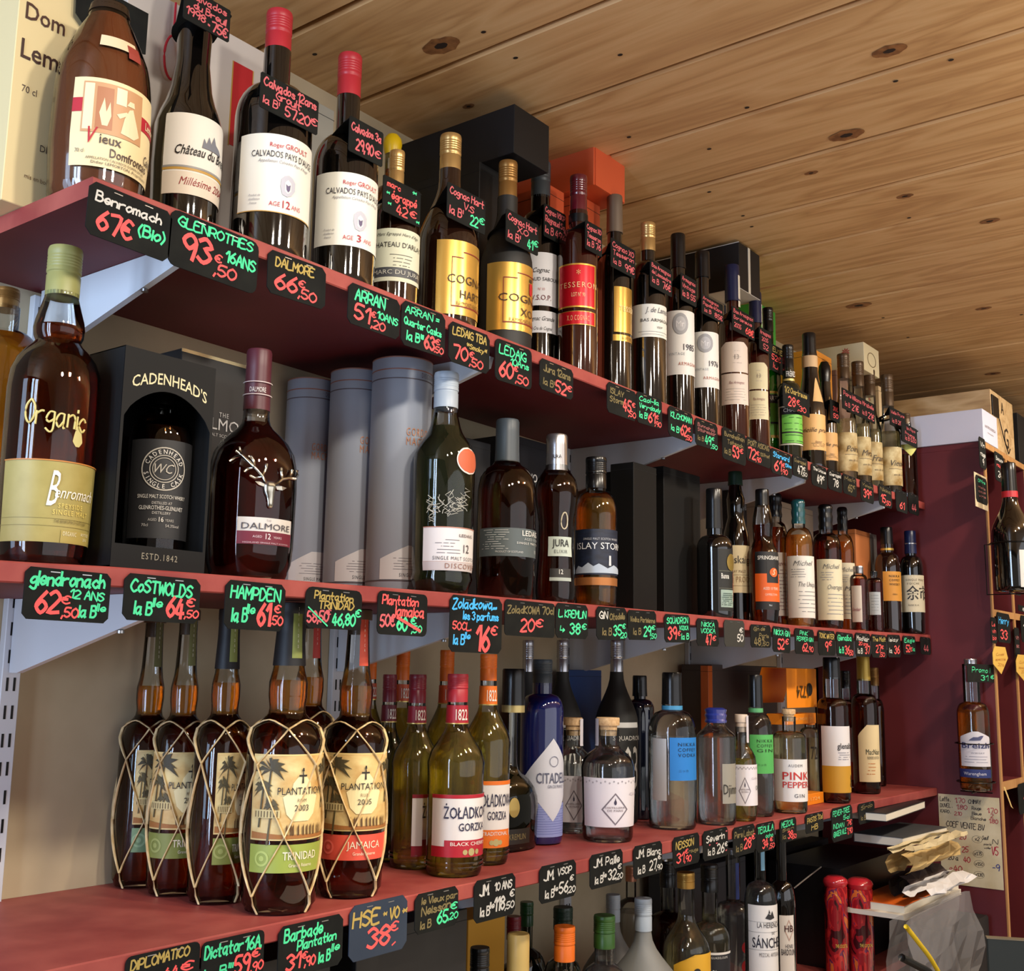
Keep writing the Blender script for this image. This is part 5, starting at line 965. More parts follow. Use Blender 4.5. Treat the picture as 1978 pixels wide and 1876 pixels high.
def dist(label, mx, w, by=None, Y=None, liq='water', corkc=CORK, xl=None, yt=1500, yb=1594, c=-10, ty=1386, name='GIN', strip=-1):
    b = Bottle('gin_bottle', label, 3, mx, 1540, w, ty, by=by, Y=Y, pts=[((by or 1600), w*.94), ((by or 1600)-16, w), (ty+96, w), (ty+80, w*.92), (ty+68, w*.7), (ty+60, w*.48), (ty+52, w*.42), (ty+30, w*.42)], liq=liq, fill=ty+86, cap=corkc, capy=ty+28, capw=w*.44, caplug='cork')
    l = b.label(xl, yt, yb, (226, 222, 228), [(name, .62, .64, .06, (190, 180, 190), 'w', .2), ('CARBON', .80, .38, .11, (70, 84, 80), 'b', .3), ('DISTILLERIE', .36, .38, .04, (120, 110, 120), '', .2), ('DE PARIS', .36, .32, .04, (120, 110, 120), '', .16)], c=c)
    a0, a1, zb_, zt_ = b.la; D = [(.36-.14, .36), (.36, .7), (.36+.14, .36), (.36, .04)]; I = [(.36+(x-.36)*.86, .37+(y-.37)*.88) for x, y in D]
    for k in range(4): blobs(b, l, [[D[k], D[(k+1) % 4], I[(k+1) % 4], I[k]]], (120, 112, 122), .0009)
    blobs(b, l, [[(.36+.014*math.cos(t*.63), .5+.05*math.sin(t*.63)) for t in range(10)], [(.353, .54), (.36, .6), (.367, .54)]], (60, 56, 80), .001)
    for u in range(22): ringpatch(b, a0+(a1-a0)*(.05+u*.042), zb_+(zt_-zb_)*(.93 if u % 2 else .9), .0008, .0014, M((120, 112, 122), .5), l, .0009, 8)
    s0 = (b.vd-70) if strip < 0 else (b.vd+40); b.patch('paper_seal', s0, s0+26, b.Z(ty+54), b.Z(ty+2), M((206, 202, 210), .6), off=.0035)
    return b
dist('clear cork-topped gin bottle, large and foremost, with white distillery label', 1174, 104, by=1630, xl=1128)
dist('clear cork-topped gin bottle half hidden behind the blue bottle', 1106, 84, by=1612, xl=1072, yt=1497, yb=1586, c=-30, strip=1)
Bottle('spirit_bottle', 'slim dark navy bottle between the black bottle and blue-labelled vodka', 3, 1236, 1480, 56, 1305, Y=.2, sh=1372, ns=1350, nw=24, glass='navy', cap=CR['black'], capy=1345, capw=28, caplug='smooth')
def nikka(label, mx, w, ty, by, ringc, col, words, xl, xr, yt, yb):
    b = Bottle('spirit_bottle', label, 3, mx, 1500, w, ty, by=by, sh=ty+122, ns=ty+72, nw=w*.42, liq='water', fill=1424, cap=CR['black'], capy=ty+62, capw=w*.42, caplug='smooth', ring=[(ty+72, ty+64, M(ringc, .4), 1.05)])
    b.label(xl, yt, yb, col, [(t, .55, .8-.125*i, .085, tuple(int(v*.3) for v in col), 'w', .62) for i, t in enumerate(words)]+[('ニッカ', .4, .2, .05, tuple(int(v*.5) for v in col), '', .3)], xr=xr, off=.0008)
    b.patch('back_label', b.ang(mx-w*.4), b.ang(mx-w*.12), b.Z(yb+35), b.Z(yt), M((190, 196, 204), .5), off=.0004) if words[2] == 'VODKA' else None
    return b
nikka('clear bottle with black cap and square blue label', 1299, 93, 1299, 1605, (70, 150, 200), (32, 124, 204), ('NIKKA', 'COFFEY', 'VODKA'), 1294, 1344, 1425, 1508)
nikka('clear bottle with black cap and square green label', 1462, 66, 1304, 1579, (90, 170, 110), (84, 178, 92), ('NIKKA', 'COFFEY', 'GIN'), 1450, 1494, 1419, 1494)
b = Bottle('gin_bottle', 'stout clear bottle with blue wax top and translucent grey label', 3, 1384, 1500, 76, 1367, by=1596, sh=1424, ns=1396, nw=34, cone=True, liq='water', fill=1424, cap=CR['blue'], capy=1396, capw=42, caplug='wax')
b.label(1395, 1476, 1553, (150, 146, 134), [('Djinn', .5, .24, .26, (40, 36, 32), '', .9)], xr=1420)
dist('small yellow-tinted gin bottle with pale stopper behind the blue-topped one', 1434, 58, by=1588, liq='yellow', corkc=M((220, 200, 180), .6), xl=1412, yt=1476, yb=1555, c=-30, ty=1380, strip=1)
b = Bottle('gin_bottle', 'cork-topped clear bottle with white label in red block capitals', 3, 1526, 1490, 66, 1370, by=1573, sh=1428, ns=1412, nw=27, liq='pale', fill=1415, cap=CORK, capy=1388, capw=27, caplug='cork')
b.label(1496, 1465, 1546, (230, 228, 226), [('AUDEM', .52, .82, .07, (90, 90, 96), 'w', .3), ('PINK', .56, .52, .19, (196, 52, 48), 'b', .62), ('PEPPER', .56, .33, .15, (196, 52, 48), 'b', .62), ('GIN', .6, .1, .09, (70, 70, 80), 'w', .24)], c=-50)
b = Bottle('gin_bottle', 'clear bottle held by orange carrier cards at the back', 3, 1566, 1490, 40, 1384, Y=.13, sh=1420, ns=1405, nw=20, liq='pale', fill=1425, cap=M((232, 130, 20), .5), capy=1400, capw=21)
b.text(b.o, [('1724', .5, .3, .5, (60, 56, 50), 'b', .8)], b.vd-20, b.vd+70, b.Z(1480), b.Z(1430), .0016)
HC = M((240, 140, 24), .5)
def slab(name, label, pts, mat, cat, texts=None):
    pass
A = onY(1519, 1291, .09); X1 = xAt(.09, A[2], 1576); zb2 = zAt(A[0], .09, 1368); W, H = X1-A[0], A[2]-zb2
o = empty('carrier_card', (A[0], .09, zb2)); tag(o, 'bright orange folded carrier card hanging upside down above the red-lettered gin', 'card')
vs = [(0, 0, 0), (W, 0, 0), (W, 0, H), (0, 0, H), (0, .06, H+.002), (W, .06, H+.002), (-.0, .085, H*.1), (W, .085, H*.1)]; mesh('folded_sheet', vs, [(0, 1, 2, 3), (3, 2, 5, 4), (4, 5, 7, 6)], HC, o).modifiers.new('t', 'SOLIDIFY').thickness = .001
g, f = glyphs('1724', 'b'); mesh('lettering', [(W*.5-x*W*.16, -.0016, H*.55-y*H*.32) for x, y in g], [q for q in f], M((90, 60, 10), .5), o)
vs = [(W*.74+W*.1*math.cos(k*.42), -.0014, H*.46+H*.17*math.sin(k*.42)) for k in range(15)]; mesh('oval_hole', vs, [tuple(range(15))], M((20, 14, 8), .8), o)
carton('carrier_band', 'narrow orange card band below the upside-down carrier card', 1520, 1576, 1380, 1401, .105, .05, HC, texts=[('MORE UNIQUE 1724', .5, .4, .25, (250, 200, 120), '', .7)], lid=False, cat='card')
carton('card_tray', 'orange card base tray on the red shelf by the clear bottle', 1556, 1591, 1536, 1560, .06, .07, HC, 3, texts=[('1724', .5, .4, .3, (250, 200, 120), '', .5)], lid=False, cat='card')
carton('dark_carton', 'dark cardboard pack with orange corner in shade behind the green-labelled bottle', 1376, 1500, 1284, 1500, .24, .08, M((70, 62, 58), .5), 3)
carton('orange_carton', 'narrow orange pack corner left of the dark cardboard pack', 1368, 1376, 1286, 1500, .24, .02, M((190, 92, 30), .5), 3)
b = Bottle('whisky_bottle', 'black-capped whisky with white and ochre label on the third shelf', 3, 1611, 1460, 62, 1270, by=1553, sh=1372, ns=1348, nw=36, liq='dark', fill=1350, cap=CR['black'], capy=1312, capw=34, caplug='smooth')
l = b.label(1588, 1402, 1530, (222, 220, 222), [('glenalba', .66, .66, .09, (50, 50, 56), 'b', .5), ('g', .86, .14, .2, (60, 44, 20), 'b')], bands=[(0, .40, (196, 146, 40))], c=-42); b.lines(l, 4, .5, .6, (150, 150, 160), *b.la, u0=.4, u1=.8)
b = Bottle('whisky_bottle', 'dark whisky with orange-footed label behind the ochre-labelled one', 3, 1638, 1470, 38, 1296, Y=.135, sh=1376, ns=1352, nw=20, liq='dark', fill=1360, cap=CR['black'], capy=1330, capw=20)
b.label(1622, 1405, 1505, (220, 214, 214), [], c=-50, bands=[(0, .34, (226, 92, 56))])
b = Bottle('whisky_bottle', 'gold-foil-necked whisky with cream scalloped label near the shelf end', 3, 1673, 1460, 54, 1262, by=1535, sh=1372, ns=1340, nw=28, liq='dark', fill=1350, cap=M((190, 160, 70), .35, .4), capy=1315, capw=26, caplug='smooth')
l = b.label(1659, 1400, 1510, (222, 204, 160), [('MacNair', .6, .48, .1, (40, 60, 50), 'b', .6), ('BLENDED SCOTCH', .6, .4, .05, (60, 60, 60), '', .5)], c=-48, shape=lambda v: (0, 1) if v < .82 else ((v-.82)*2, 1)); b.lines(l, 4, .14, .32, (190, 120, 60), *b.la, u0=.3, u1=.7)
Bottle('whisky_bottle', 'dark whisky peeping out behind the gold-foil-necked bottle', 3, 1694, 1460, 34, 1290, Y=.13, sh=1378, ns=1350, nw=18, liq='dark', fill=1356, cap=CR['gold2'], capy=1325, capw=18)
# ================================================================ bottles and things on the lowest shelf
def low(name, label, mx, w, ty, capm, capy, capw, Y=.07, my=1850, body=1840, neck=1800, nw=None, **k):
    return Bottle(name, label, 4, mx, my, w, ty, Y=Y, sh=body, ns=neck, nw=nw or capw*.92, cap=capm, capy=capy, capw=capw, **k)
low('rum_bottle', 'black-capped dark bottle rising in front of the yellow carton', 924, 92, 1830, CR['black'], 1900, 38, body=1990, neck=1915, glass='black', my=2000)
low('rum_bottle', 'bottle with cream foil neck and small black mark right of the yellow carton', 998, 100, 1803, M((206, 176, 104), .4), 1980, 44, body=2060, neck=1990, glass='green', caplug='smooth', my=2050)
low('rum_bottle', 'dark red capped bottle behind the cream foil neck', 990, 80, 1770, CR['burg'], 1815, 28, Y=.2, body=1930, neck=1860, glass='black', my=1950)
low('rum_bottle', 'green glass bottle with dark green cap under the white 118,50 price tag', 1015, 84, 1742, CR['green'], 1788, 26, Y=.255, body=1900, neck=1830, glass='green', my=1950)
low('rum_bottle', 'clear bottle with ribbed orange cap on the lowest shelf', 1089, 100, 1789, CR['orange'], 1855, 41, body=1960, neck=1880, liq='water', fill=1900, my=1990)
low('rum_bottle', 'dark green capped bottle standing behind the orange-capped one', 1086, 84, 1752, CR['dgreen'], 1795, 38, Y=.17, body=1930, neck=1850, glass='green', my=1960)
low('rum_bottle', 'clear bottle with ribbed green cap left of the frosted one', 1167, 100, 1768, M((48, 88, 32), .35), 1830, 42, body=1950, neck=1860, liq='water', fill=1850, my=1980)
low('rum_bottle', 'frosted grey bottle with silver cap, front of two', 1243, 170, 1735, CR['grey'], 1797, 34, Y=.075, body=1930, neck=1800, cone=True, glass='frost', my=1950)
low('rum_bottle', 'frosted grey bottle with silver cap, back of two', 1184, 130, 1728, CR['grey'], 1780, 28, Y=.2, body=1900, neck=1785, cone=True, glass='frost', my=1950)
low('rum_bottle', 'clear bottle with rose-gold cap between the white and ochre price tags', 1219, 70, 1674, M((196, 130, 100), .35, .5), 1702, 22, Y=.29, body=1790, neck=1735, liq='water', fill=1760)
low('rum_bottle', 'black-capped clear bottle behind and left of the gold-capped one', 1291, 80, 1662, CR['black'], 1713, 32, Y=.205, body=1810, neck=1760, liq='dark', fill=1770)
b = low('rum_bottle', 'bulbous clear bottle with gold cap and yellow blue-edged label', 1326, 92, 1685, M((190, 146, 70), .35, .6), 1715, 35, Y=.09, body=1835, neck=1765, liq='pale', fill=1770, cone=True)
l = b.label(1302, 1842, 1990, (222, 170, 44), [], c=-30, shape=lambda v: (0, 1) if v < .86 else ((v-.86)*3, 1)); ringpatch(b, b.vd+26, b.Z(1868), .0001, .0075, M((40, 30, 20), .5), l, .0014)
b = low('rum_bottle', 'clear bottle with tall black cap and black label', 1372, 78, 1670, CR['black'], 1722, 34, Y=.11, body=1815, neck=1780, liq='pale', fill=1768)
b.label(1352, 1838, 1990, (22, 24, 32), [('LA GUADELOUPE', .5, .92, .03, (220, 220, 216), 'w', .6), ('Rhum', .5, .72, .06, (230, 230, 224), 'b', .3)], c=-40, bands=[(.97, 1, (226, 224, 220))])
b = low('rum_bottle', 'clear long-necked bottle with blue seal strip and a red figure eight', 1418, 78, 1640, CR['silver'], 1650, 27, Y=.142, body=1775, neck=1740, liq='water', fill=1745, nw=28)
ringpatch(b, b.vd+40, b.Z(1822), .006, .0125, M((206, 30, 40), .5), b.o, .001); ringpatch(b, b.vd+40, b.Z(1858), .006, .0135, M((206, 30, 40), .5), b.o, .001)
b.patch('seal_strip', b.vd+20, b.vd+50, b.Z(1735), b.Z(1665), M((50, 70, 150), .5), off=.0016)
b = low('mezcal_bottle', 'clear mezcal bottle with white label in black old-style capitals', 1471, 64, 1575, CORK, 1590, 22, Y=.055, body=1745, neck=1702, liq='water', fill=1712, nw=22)
l = b.label(1447, 1746, 1900, (226, 224, 222), [('LA HERENCIA', .55, .72, .07, (50, 50, 56), '', .62), ('DE', .62, .635, .035, (50, 50, 56)), ('SÁNCHEZ', .55, .47, .13, (36, 36, 50), 'b', .86), ('MEZCAL ARTESANAL', .58, .36, .05, (70, 70, 76), 'w', .6)], c=-38, bands=[(.66, .663, (60, 60, 60)), (.44, .443, (60, 60, 60)), (.79, .793, (90, 90, 90))])
blobs(b, l, [[(.42, .84), (.5, .9), (.56, .88), (.6, .93), (.66, .84), (.54, .82)], [(.5, .9), (.52, .95), (.55, .9)]], (40, 40, 44)); b.patch('seal_strip', b.vd+10, b.vd+50, b.Z(1680), b.Z(1640), M((110, 160, 190), .5), off=.0016)
b = low('pastis_bottle', 'dark bottle with narrow white label and pale diamond', 1513, 52, 1575, CR['black'], 1590, 20, Y=.06, body=1750, neck=1700, glass='black', nw=20)
l = b.label(1507, 1768, 1900, (222, 216, 210), [('HENRI', .6, .52, .06, (80, 80, 90), '', .5), ('BARDOUIN', .55, .42, .09, (40, 36, 50), 'b', .9), ('HB', .6, .76, .1, (70, 30, 30), 'b')], xr=1534); D = [(.3, .78), (.6, .94), (.95, .78), (.6, .62)]; I = [(.36, .78), (.6, .91), (.89, .78), (.6, .65)]
for k in range(4): blobs(b, l, [[D[k], D[(k+1) % 4], I[(k+1) % 4], I[k]]], (190, 160, 150), .0012)
carton('black_carton', 'black carton with pale seams under the blue-grey and ochre price tags', 690, 903, 1806, 2100, .055, .1, M((20, 21, 24), .45), 4)
carton('yellow_carton', 'golden yellow carton with white lid on the lowest shelf', 905, 976, 1778, 2100, .19, .1, M((206, 152, 40), .6), 4, lid=False)
o = carton('black_carton', 'black carton at the bottom left below the green price tags', 420, 640, 1880, 2100, .05, .12, M((24, 25, 28), .45), 4)
carton('dark_carton', 'grey carton deep under the shelf behind the black-capped rum', 1300, 1440, 1690, 2000, .25, .06, M((64, 66, 70), .6), 4)
# till, cables, tins, paper pile -------------------------------------------
BB = M((16, 16, 18), .35)
A = onY(1592, 1640, .1); X1 = xAt(.062, A[2], 1742); z4 = shz(4, 2.6)+.0003; Ht = zAt(X1, .062, 1640)-z4; W = X1-A[0]
o = empty('ticket_printer', (A[0], .062, z4)); tag(o, 'tall black machine with sloping corner and orange sticker behind the red tins', 'machine')
pr = [(0, 0), (W, 0), (W, Ht-.04), (W-.028, Ht), (0, Ht)]; n = 5; Dp = .18
mesh('housing', [(x, 0, z) for x, z in pr]+[(x, Dp, z) for x, z in pr], [tuple(range(n)), tuple(range(2*n-1, n-1, -1))]+[(k, k+n, (k+1) % n+n, (k+1) % n) for k in range(n)], BB, o)
box('grey_trim', (W-.001, -.002, .01), (W+.003, .01, Ht-.045), M((70, 72, 70), .5), o); box('orange_sticker', (W-.05, -.001, Ht-.03), (W-.034, 0, Ht-.018), M((240, 130, 30), .5), o)
box('display', (W-.012, -.0012, .09), (W-.003, 0, .12), M((60, 90, 80), .3), o)
TIN = None
def tin(label, mx, w, ty, Y):
    m = bpy.data.materials.get('cocktail_print')
    if not m:
        m, t, N, L, bs = nt('cocktail_print'); tc = N.new('ShaderNodeTexCoord'); mp = N.new('ShaderNodeMapping'); mp.inputs['Scale'].default_value = (26, 26, 11)
        ns = N.new('ShaderNodeTexNoise'); ns.inputs['Scale'].default_value = 1; ns.inputs['Distortion'].default_value = 1.5; r = N.new('ShaderNodeValToRGB'); r.color_ramp.interpolation = 'CONSTANT'
        e = r.color_ramp.elements; e[0].position = 0; e[0].color = lin((60, 14, 20)); e[1].position = .40; e[1].color = lin((150, 26, 36))
        for p_, c_ in ((.50, (196, 44, 44)), (.57, (110, 40, 80)), (.61, (214, 110, 50)), (.68, (224, 170, 110))): q_ = e.new(p_); q_.color = lin(c_)
        L.new(tc.outputs['Object'], mp.inputs[0]); L.new(mp.outputs[0], ns.inputs[0]); L.new(ns.outputs[0], r.inputs[0]); L.new(r.outputs[0], bs.inputs['Base Color']); bs.inputs['Roughness'].default_value = .2
    b = Bottle('cocktail_tin', label, 4, mx, 1800, w, ty, Y=Y, pts=[(1990, w), (1730, w)], glass=m, cat='tin', cap=M((190, 40, 50), .2, coat=1), capy=ty+24, capw=w*1.03, caplug='dome')
    b.text(b.o, [('THE COCKTAIL', .66, .30, .035, (220, 190, 80), 'b', .4)], b.vd-80, b.vd+80, 0, b.H); return b
tin('red-lidded printed tube tin, front of two beside the black machine', 1663, 50, 1696, -.035+.06)
tin('red-lidded printed tube tin, left of two and in shade', 1616, 46, 1692, .06)
def pile_box(name, label, xl, xr, yt, yb, Y, depth, mat, texts=(), cat='paper', rz=0, below=None, h=None):
    A = onY(xl, yt, Y); X1 = xAt(Y, A[2], xr); zb = zAt(A[0], Y, yb); o = empty(name, (A[0], Y, zb), math.radians(rz)); tag(o, label, cat); return o, X1-A[0], depth, A[2]-zb
PG = M((222, 216, 200), .7)
def book(label, xl, xr, yt, yb, Y, depth, cover, rz=0):
    o, W, D_, H = pile_box('book', label, xl, xr, yt, yb, Y, depth, cover, cat='book', rz=rz)
    box('pages', (.001, .001, .0015), (W-.001, D_-.002, H-.0015), PG, o); box('cover', (0, 0, 0), (W, D_, .0015), cover, o); box('cover', (0, 0, H-.0015), (W, D_, H), cover, o); box('spine', (0, D_-.002, .0015), (W, D_, H-.0015), cover, o)
    return o
bk_ = M((28, 28, 30), .5); gy = M((70, 72, 74), .5)
book('thick black-covered book jutting out near the underside of the third shelf', 1712, 1806, 1572, 1588, -.05, .1, bk_, 4)
book('grey-covered book with white page edges lying under the black-covered one', 1744, 1818, 1619, 1637, -.06, .12, gy, -3)
def crumple(name, label, xl, xr, yt, yb, Y, depth, col, cat='paper', seed=1, tr=None, mat=None):
    random.seed(seed); A = onY(xl, yt, Y); X1 = xAt(Y, A[2], xr); zb = zAt(A[0], Y, yb); W, H = X1-A[0], A[2]-zb
    bm = bmesh.new(); n, m = 9, 5; g = [[bm.verts.new((W*i/n, -depth*.5*math.sin(math.pi*j/m)+random.uniform(-.008, .008), H*j/m+random.uniform(-.004, .004)-(W*i/n)*.0)) for i in range(n+1)] for j in range(m+1)]
    for j in range(m):
        for i in range(n): bm.faces.new((g[j][i], g[j][i+1], g[j+1][i+1], g[j+1][i]))
    back = bmesh.ops.duplicate(bm, geom=bm.faces[:]); 
    for v in [e for e in back['geom'] if isinstance(e, bmesh.types.BMVert)]: v.co.y = v.co.y*-.6+depth*.4
    me = bpy.data.meshes.new(name); bm.to_mesh(me); bm.free(); o = link(name, me, mat or M(col, .6)); o.location = (A[0], Y, zb); tag(o, label, cat); return o
crumple('envelope', 'cream padded envelope sagging in the middle of the paper pile', 1742, 1836, 1652, 1690, -.07, .06, (206, 176, 116), seed=3)
crumple('paper_sheet', 'curled white paper edge sticking out above the cream envelope', 1744, 1852, 1639, 1648, -.1, .05, (214, 200, 160), seed=4)
crumple('dark_folder', 'dark brown folder bulging under the cream envelope', 1742, 1810, 1693, 1736, -.045, .05, (58, 44, 44), seed=5)
crumple('paper_sheet', 'bright white folded sheet jutting out over the orange book', 1776, 1860, 1716, 1738, -.12, .06, (226, 226, 228), seed=6)
o = book('orange book lying low in the paper pile', 1747, 1852, 1750, 1768, -.08, .12, M((226, 104, 26), .5))
o2, W, D_, H = pile_box('paper_stack', 'stack of cream papers under the orange book', 1745, 1856, 1769, 1778, -.085, .13, PG, cat='paper'); box('sheets', (0, 0, 0), (W, D_, H), PG, o2); box('lower_sheet', (.004, -.004, -.0012), (W-.01, D_-.01, 0), M((190, 180, 160), .7), o2)
zt = zAt(2.95, -.05, 1782); box_ = box('crate', (2.88, -.125, 0), (3.14, -.006, zt-.001), M((22, 20, 22), .6), bev=.004); tag(box_, 'black crate under the stack of papers at the foot of the panel', 'crate')
BAG = clear_glass('plastic_film', (.62, .62, .62), .9)
crumple('plastic_bag', 'crumpled translucent grey plastic bag hanging below the paper stack', 1742, 1872, 1780, 1990, -.185, .05, (150, 150, 150), 'bag', 8, mat=None)
bpy.data.objects['plastic_bag'].data.materials.clear(); m, t, N, L, bs = nt('grey_plastic'); bs.inputs['Base Color'].default_value = lin((150, 148, 150)); bs.inputs['Alpha'].default_value = .45; bs.inputs['Roughness'].default_value = .18; bpy.data.objects['plastic_bag'].data.materials.append(m)
def cable(label, px, Y, rad, col):
    P = [onY(x, y, Yy) for (x, y), Yy in zip(px, Y)]; Q = []
    for i in range(len(P)-1):
        a = P[max(i-1, 0)]; b_ = P[i]; c_ = P[i+1]; d_ = P[min(i+2, len(P)-1)]
        for t in (0, .25, .5, .75): Q.append(.5*(2*b_+(c_-a)*t+(2*a-5*b_+4*c_-d_)*t*t+(3*b_-a-3*c_+d_)*t**3))
    Q.append(P[-1]); vs, fs = tube([Q], rad, 8); o = mesh('cable', vs, fs, M(col, .4), smooth=True); tag(o, label, 'cable')
cable('yellow cable running down to the bottom right in front of the grey bag', [(1750, 1790), (1775, 1822), (1800, 1856), (1822, 1900), (1835, 1960)], [-.245]*5, .0045, (232, 200, 40))
cable('thick black cable curving at the foot of the plastic bag', [(1742, 1850), (1772, 1866), (1800, 1884), (1830, 1940)], [-.25]*4, .007, (20, 20, 20))
cable('thin grey cable slanting up behind the dark white-labelled bottle', [(1535, 1715), (1560, 1695), (1586, 1675)], [.02, .05, .09], .0015, (120, 116, 110))
cable('black cable looping in the dark beside the ticket machine', [(1530, 1760), (1560, 1735), (1590, 1745), (1585, 1800), (1545, 1830)], [.2, .18, .16, .18, .2], .004, (26, 26, 28))
carton('dark_carton', 'dark grey carton in the shadow behind the red tins', 1520, 1600, 1640, 2000, .27, .05, M((34, 34, 38), .6), 4)
o = box('back_board', (2.36, WY-.012, ZC-.665), (2.91, WY-.013+.001, ZC-.31), M((20, 19, 20), .7)); tag(o, 'dark sheet added over the wall, darkening the gap behind the machine', 'board')  # added sheet, covers the cream wall so the gap stays dark
# ================================================================ things on the maroon panel and the rack
XP = 3.1685
def on_panel(px, z_px, X=XP): return onX(px, z_px, X)
a = on_panel(1812, 1533); c_ = on_panel(1930, 1540); d_ = on_panel(1815, 1705); W, H = a[1]-c_[1], a[2]-d_[2]
o = empty('price_list', (XP, a[1], d_[2]), -math.pi/2); tag(o, 'handwritten cream price list taped to the maroon panel', 'paper')
box('sheet', (0, -.0004, 0), (W, 0, H), mottled('old_paper', (206, 192, 156), (222, 210, 178), 20, .7, .05), o)
INK = {'k': M((60, 50, 46), .6), 'r': M((180, 30, 60), .6), 'n': M((30, 40, 130), .6)}
def ink(par, runs, W, H, y=-.0009):
    for c in ('k', 'r', 'n'):
        vs, fs = chalk_mesh([r[:5] for r in runs if r[5] == c], W, H, .05); mesh('ink_writing', [(v.x, y-v.z, v.y) for v in vs], fs, INK[c], par)
ink(o, [('Leffe .', .03, .92, .17, .05, 'k'), ('1.70', .28, .915, .16, .05, 'r'), ('CHIMAY', .50, .915, .2, .045, 'k'), ('DUVEL .', .03, .85, .2, .04, 'k'), ('1.80', .30, .84, .17, .05, 'r'), ('Rouge', .55, .85, .15, .035, 'k'), ('1.70', .80, .83, .16, .05, 'r'),
        ('KARO .', .03, .79, .17, .035, 'k'), ('2.10', .26, .77, .12, .04, 'r'), ('Bleue', .55, .79, .15, .035, 'k'), ('2', .85, .775, .04, .045, 'r'), ('Blanche', .53, .74, .24, .035, 'k'), ('1.80', .82, .72, .14, .045, 'r'),
        ('COEF VENTE .BV', .12, .64, .62, .06, 'k'), ('de', .06, .54, .06, .03, 'k'), ('1', .14, .51, .05, .06, 'r'), ('a', .24, .51, .03, .03, 'k'), ('20', .33, .51, .1, .055, 'r'), ('x2', .58, .51, .07, .04, 'k'), ('Sauf', .70, .53, .1, .04, 'k'), ('pas la', .72, .47, .12, .02, 'k'), ('volle', .72, .43, .1, .02, 'k'),
        ('25', .36, .37, .1, .06, 'r'), ('x1.75', .56, .35, .12, .035, 'k'), ('20 a', .13, .27, .16, .05, 'k'), ('40', .38, .26, .1, .06, 'r'), ('x1.50', .57, .24, .12, .035, 'k'), ('+', .14, .16, .04, .04, 'r'), ('40', .21, .15, .13, .06, 'r'), ('x1.30', .56, .12, .12, .035, 'k'), ('-9', .84, .2, .11, .07, 'n'), ('N', .86, .49, .08, .05, 'k'), ('V5', .84, .37, .1, .09, 'r')], W, H)
for u, v in ((.615, .525), (.62, .365), (.63, .257), (.62, .137)):
    n = 22; vs = []
    for k in range(n):
        t = 2*math.pi*k/n
        for q in (1, .94): vs.append((W*(u+.085*q*math.cos(t)), -.0009, H*(v+.04*q*math.sin(t))))
    mesh('ink_ring', vs, [(2*k, 2*k+1, (2*k+3) % (2*n), (2*k+2) % (2*n)) for k in range(n)], INK['k'], o)
# bottle in the wire holder on the panel
XB = 3.118; P = onX(1882, 1440, XB); zb = zAt(XB, P[1], 1527)
def free_bottle(name, label, X, Y, zb, mx, my, w, ty, **k): return Bottle(name, label, 3, mx, my, w, ty, Y=Y, z0=zb, **k)
b = free_bottle('whisky_bottle', 'whisky bottle with white house-shaped label held by a wire ring on the panel', XB, P[1], zb, 1882, 1440, 64, 1273, sh=1382, ns=1356, nw=34, liq='amber', fill=1372, cap=CR['silver'], capy=1286, capw=26)
l = b.label(1856, 1412, 1479, (214, 212, 220), [('Breizh', .5, .52, .17, (50, 56, 110), 'b', .86), ('WHISKY', .55, .36, .05, (120, 120, 140), 'w', .4)], xr=1911, shape=lambda v: (0, 1) if v < .84 else ((v-.84)*2.6, 1-(v-.84)*2.6), border=None)
blobs(b, l, [[(.3, .74), (.36, .79), (.44, .84), (.56, .84), (.66, .88), (.74, .88), (.7, .82), (.64, .75), (.46, .74)]], (80, 84, 120)); b.lines(l, 3, .12, .28, (130, 130, 150), *b.la)
l2 = b.label(1852, 1484, 1500, (36, 50, 110), [('Warenghem', .5, .3, .4, (210, 210, 220), '', .6)], xr=1911); BRB = b
o = empty('bottle_holder', (b.X, b.Y, zb)); tag(o, 'black wire bottle holder screwed to the maroon panel', 'holder'); n = 28
for zz in (b.Z(1436), b.Z(1510)):
    vs, fs = tube([[((b.R+.006)*1.15*math.cos(2*math.pi*k/n), (b.R+.006)*math.sin(2*math.pi*k/n), zz) for k in range(n+1)]], .0016, 6); mesh('wire_ring', vs, fs, WIRE, o)
dx = 3.168-b.X
vs, fs = tube([[(dx, .0, b.Z(1430)), (dx, 0, -.004), (-b.R, 0, -.004)], [(0, -b.R, -.004), (0, b.R, -.004)], [(b.R+.004, 0, b.Z(1436)), (dx, 0, b.Z(1436))], [(b.R+.004, 0, b.Z(1510)), (dx, 0, b.Z(1510))]], .0018, 6); mesh('wire_frame', vs, fs, WIRE, o)
# wine bottle in the rack's wire holder
b = free_bottle('wine_bottle', 'dark wine bottle with black capsule and red band in a wire holder on the rack', 0, -.235, zAt(3.09, -.235, 1143), 1956, 1060, 82, 895, sh=1035, ns=962, nw=30, cone=True, glass='black', cap=CR['black'], capy=950, capw=30, caplug='smooth', ring=[(962, 950, M((190, 40, 50), .4), 1.08)])
b.label(1968, 1062, 1134, (222, 218, 214), [('BEAUNE', .4, .3, .1, (60, 50, 50), '', .6)], a1=60)
o = empty('bottle_holder', (b.X, b.Y, b.z0)); tag(o, 'black wire holder clasping the dark wine bottle on the rack front', 'holder')
for zz in (b.Z(1050),):
    vs, fs = tube([[((b.R+.004)*math.cos(2*math.pi*k/n), (b.R+.004)*math.sin(2*math.pi*k/n), zz) for k in range(n+1)]], .0018, 6); mesh('wire_ring', vs, fs, WIRE, o)
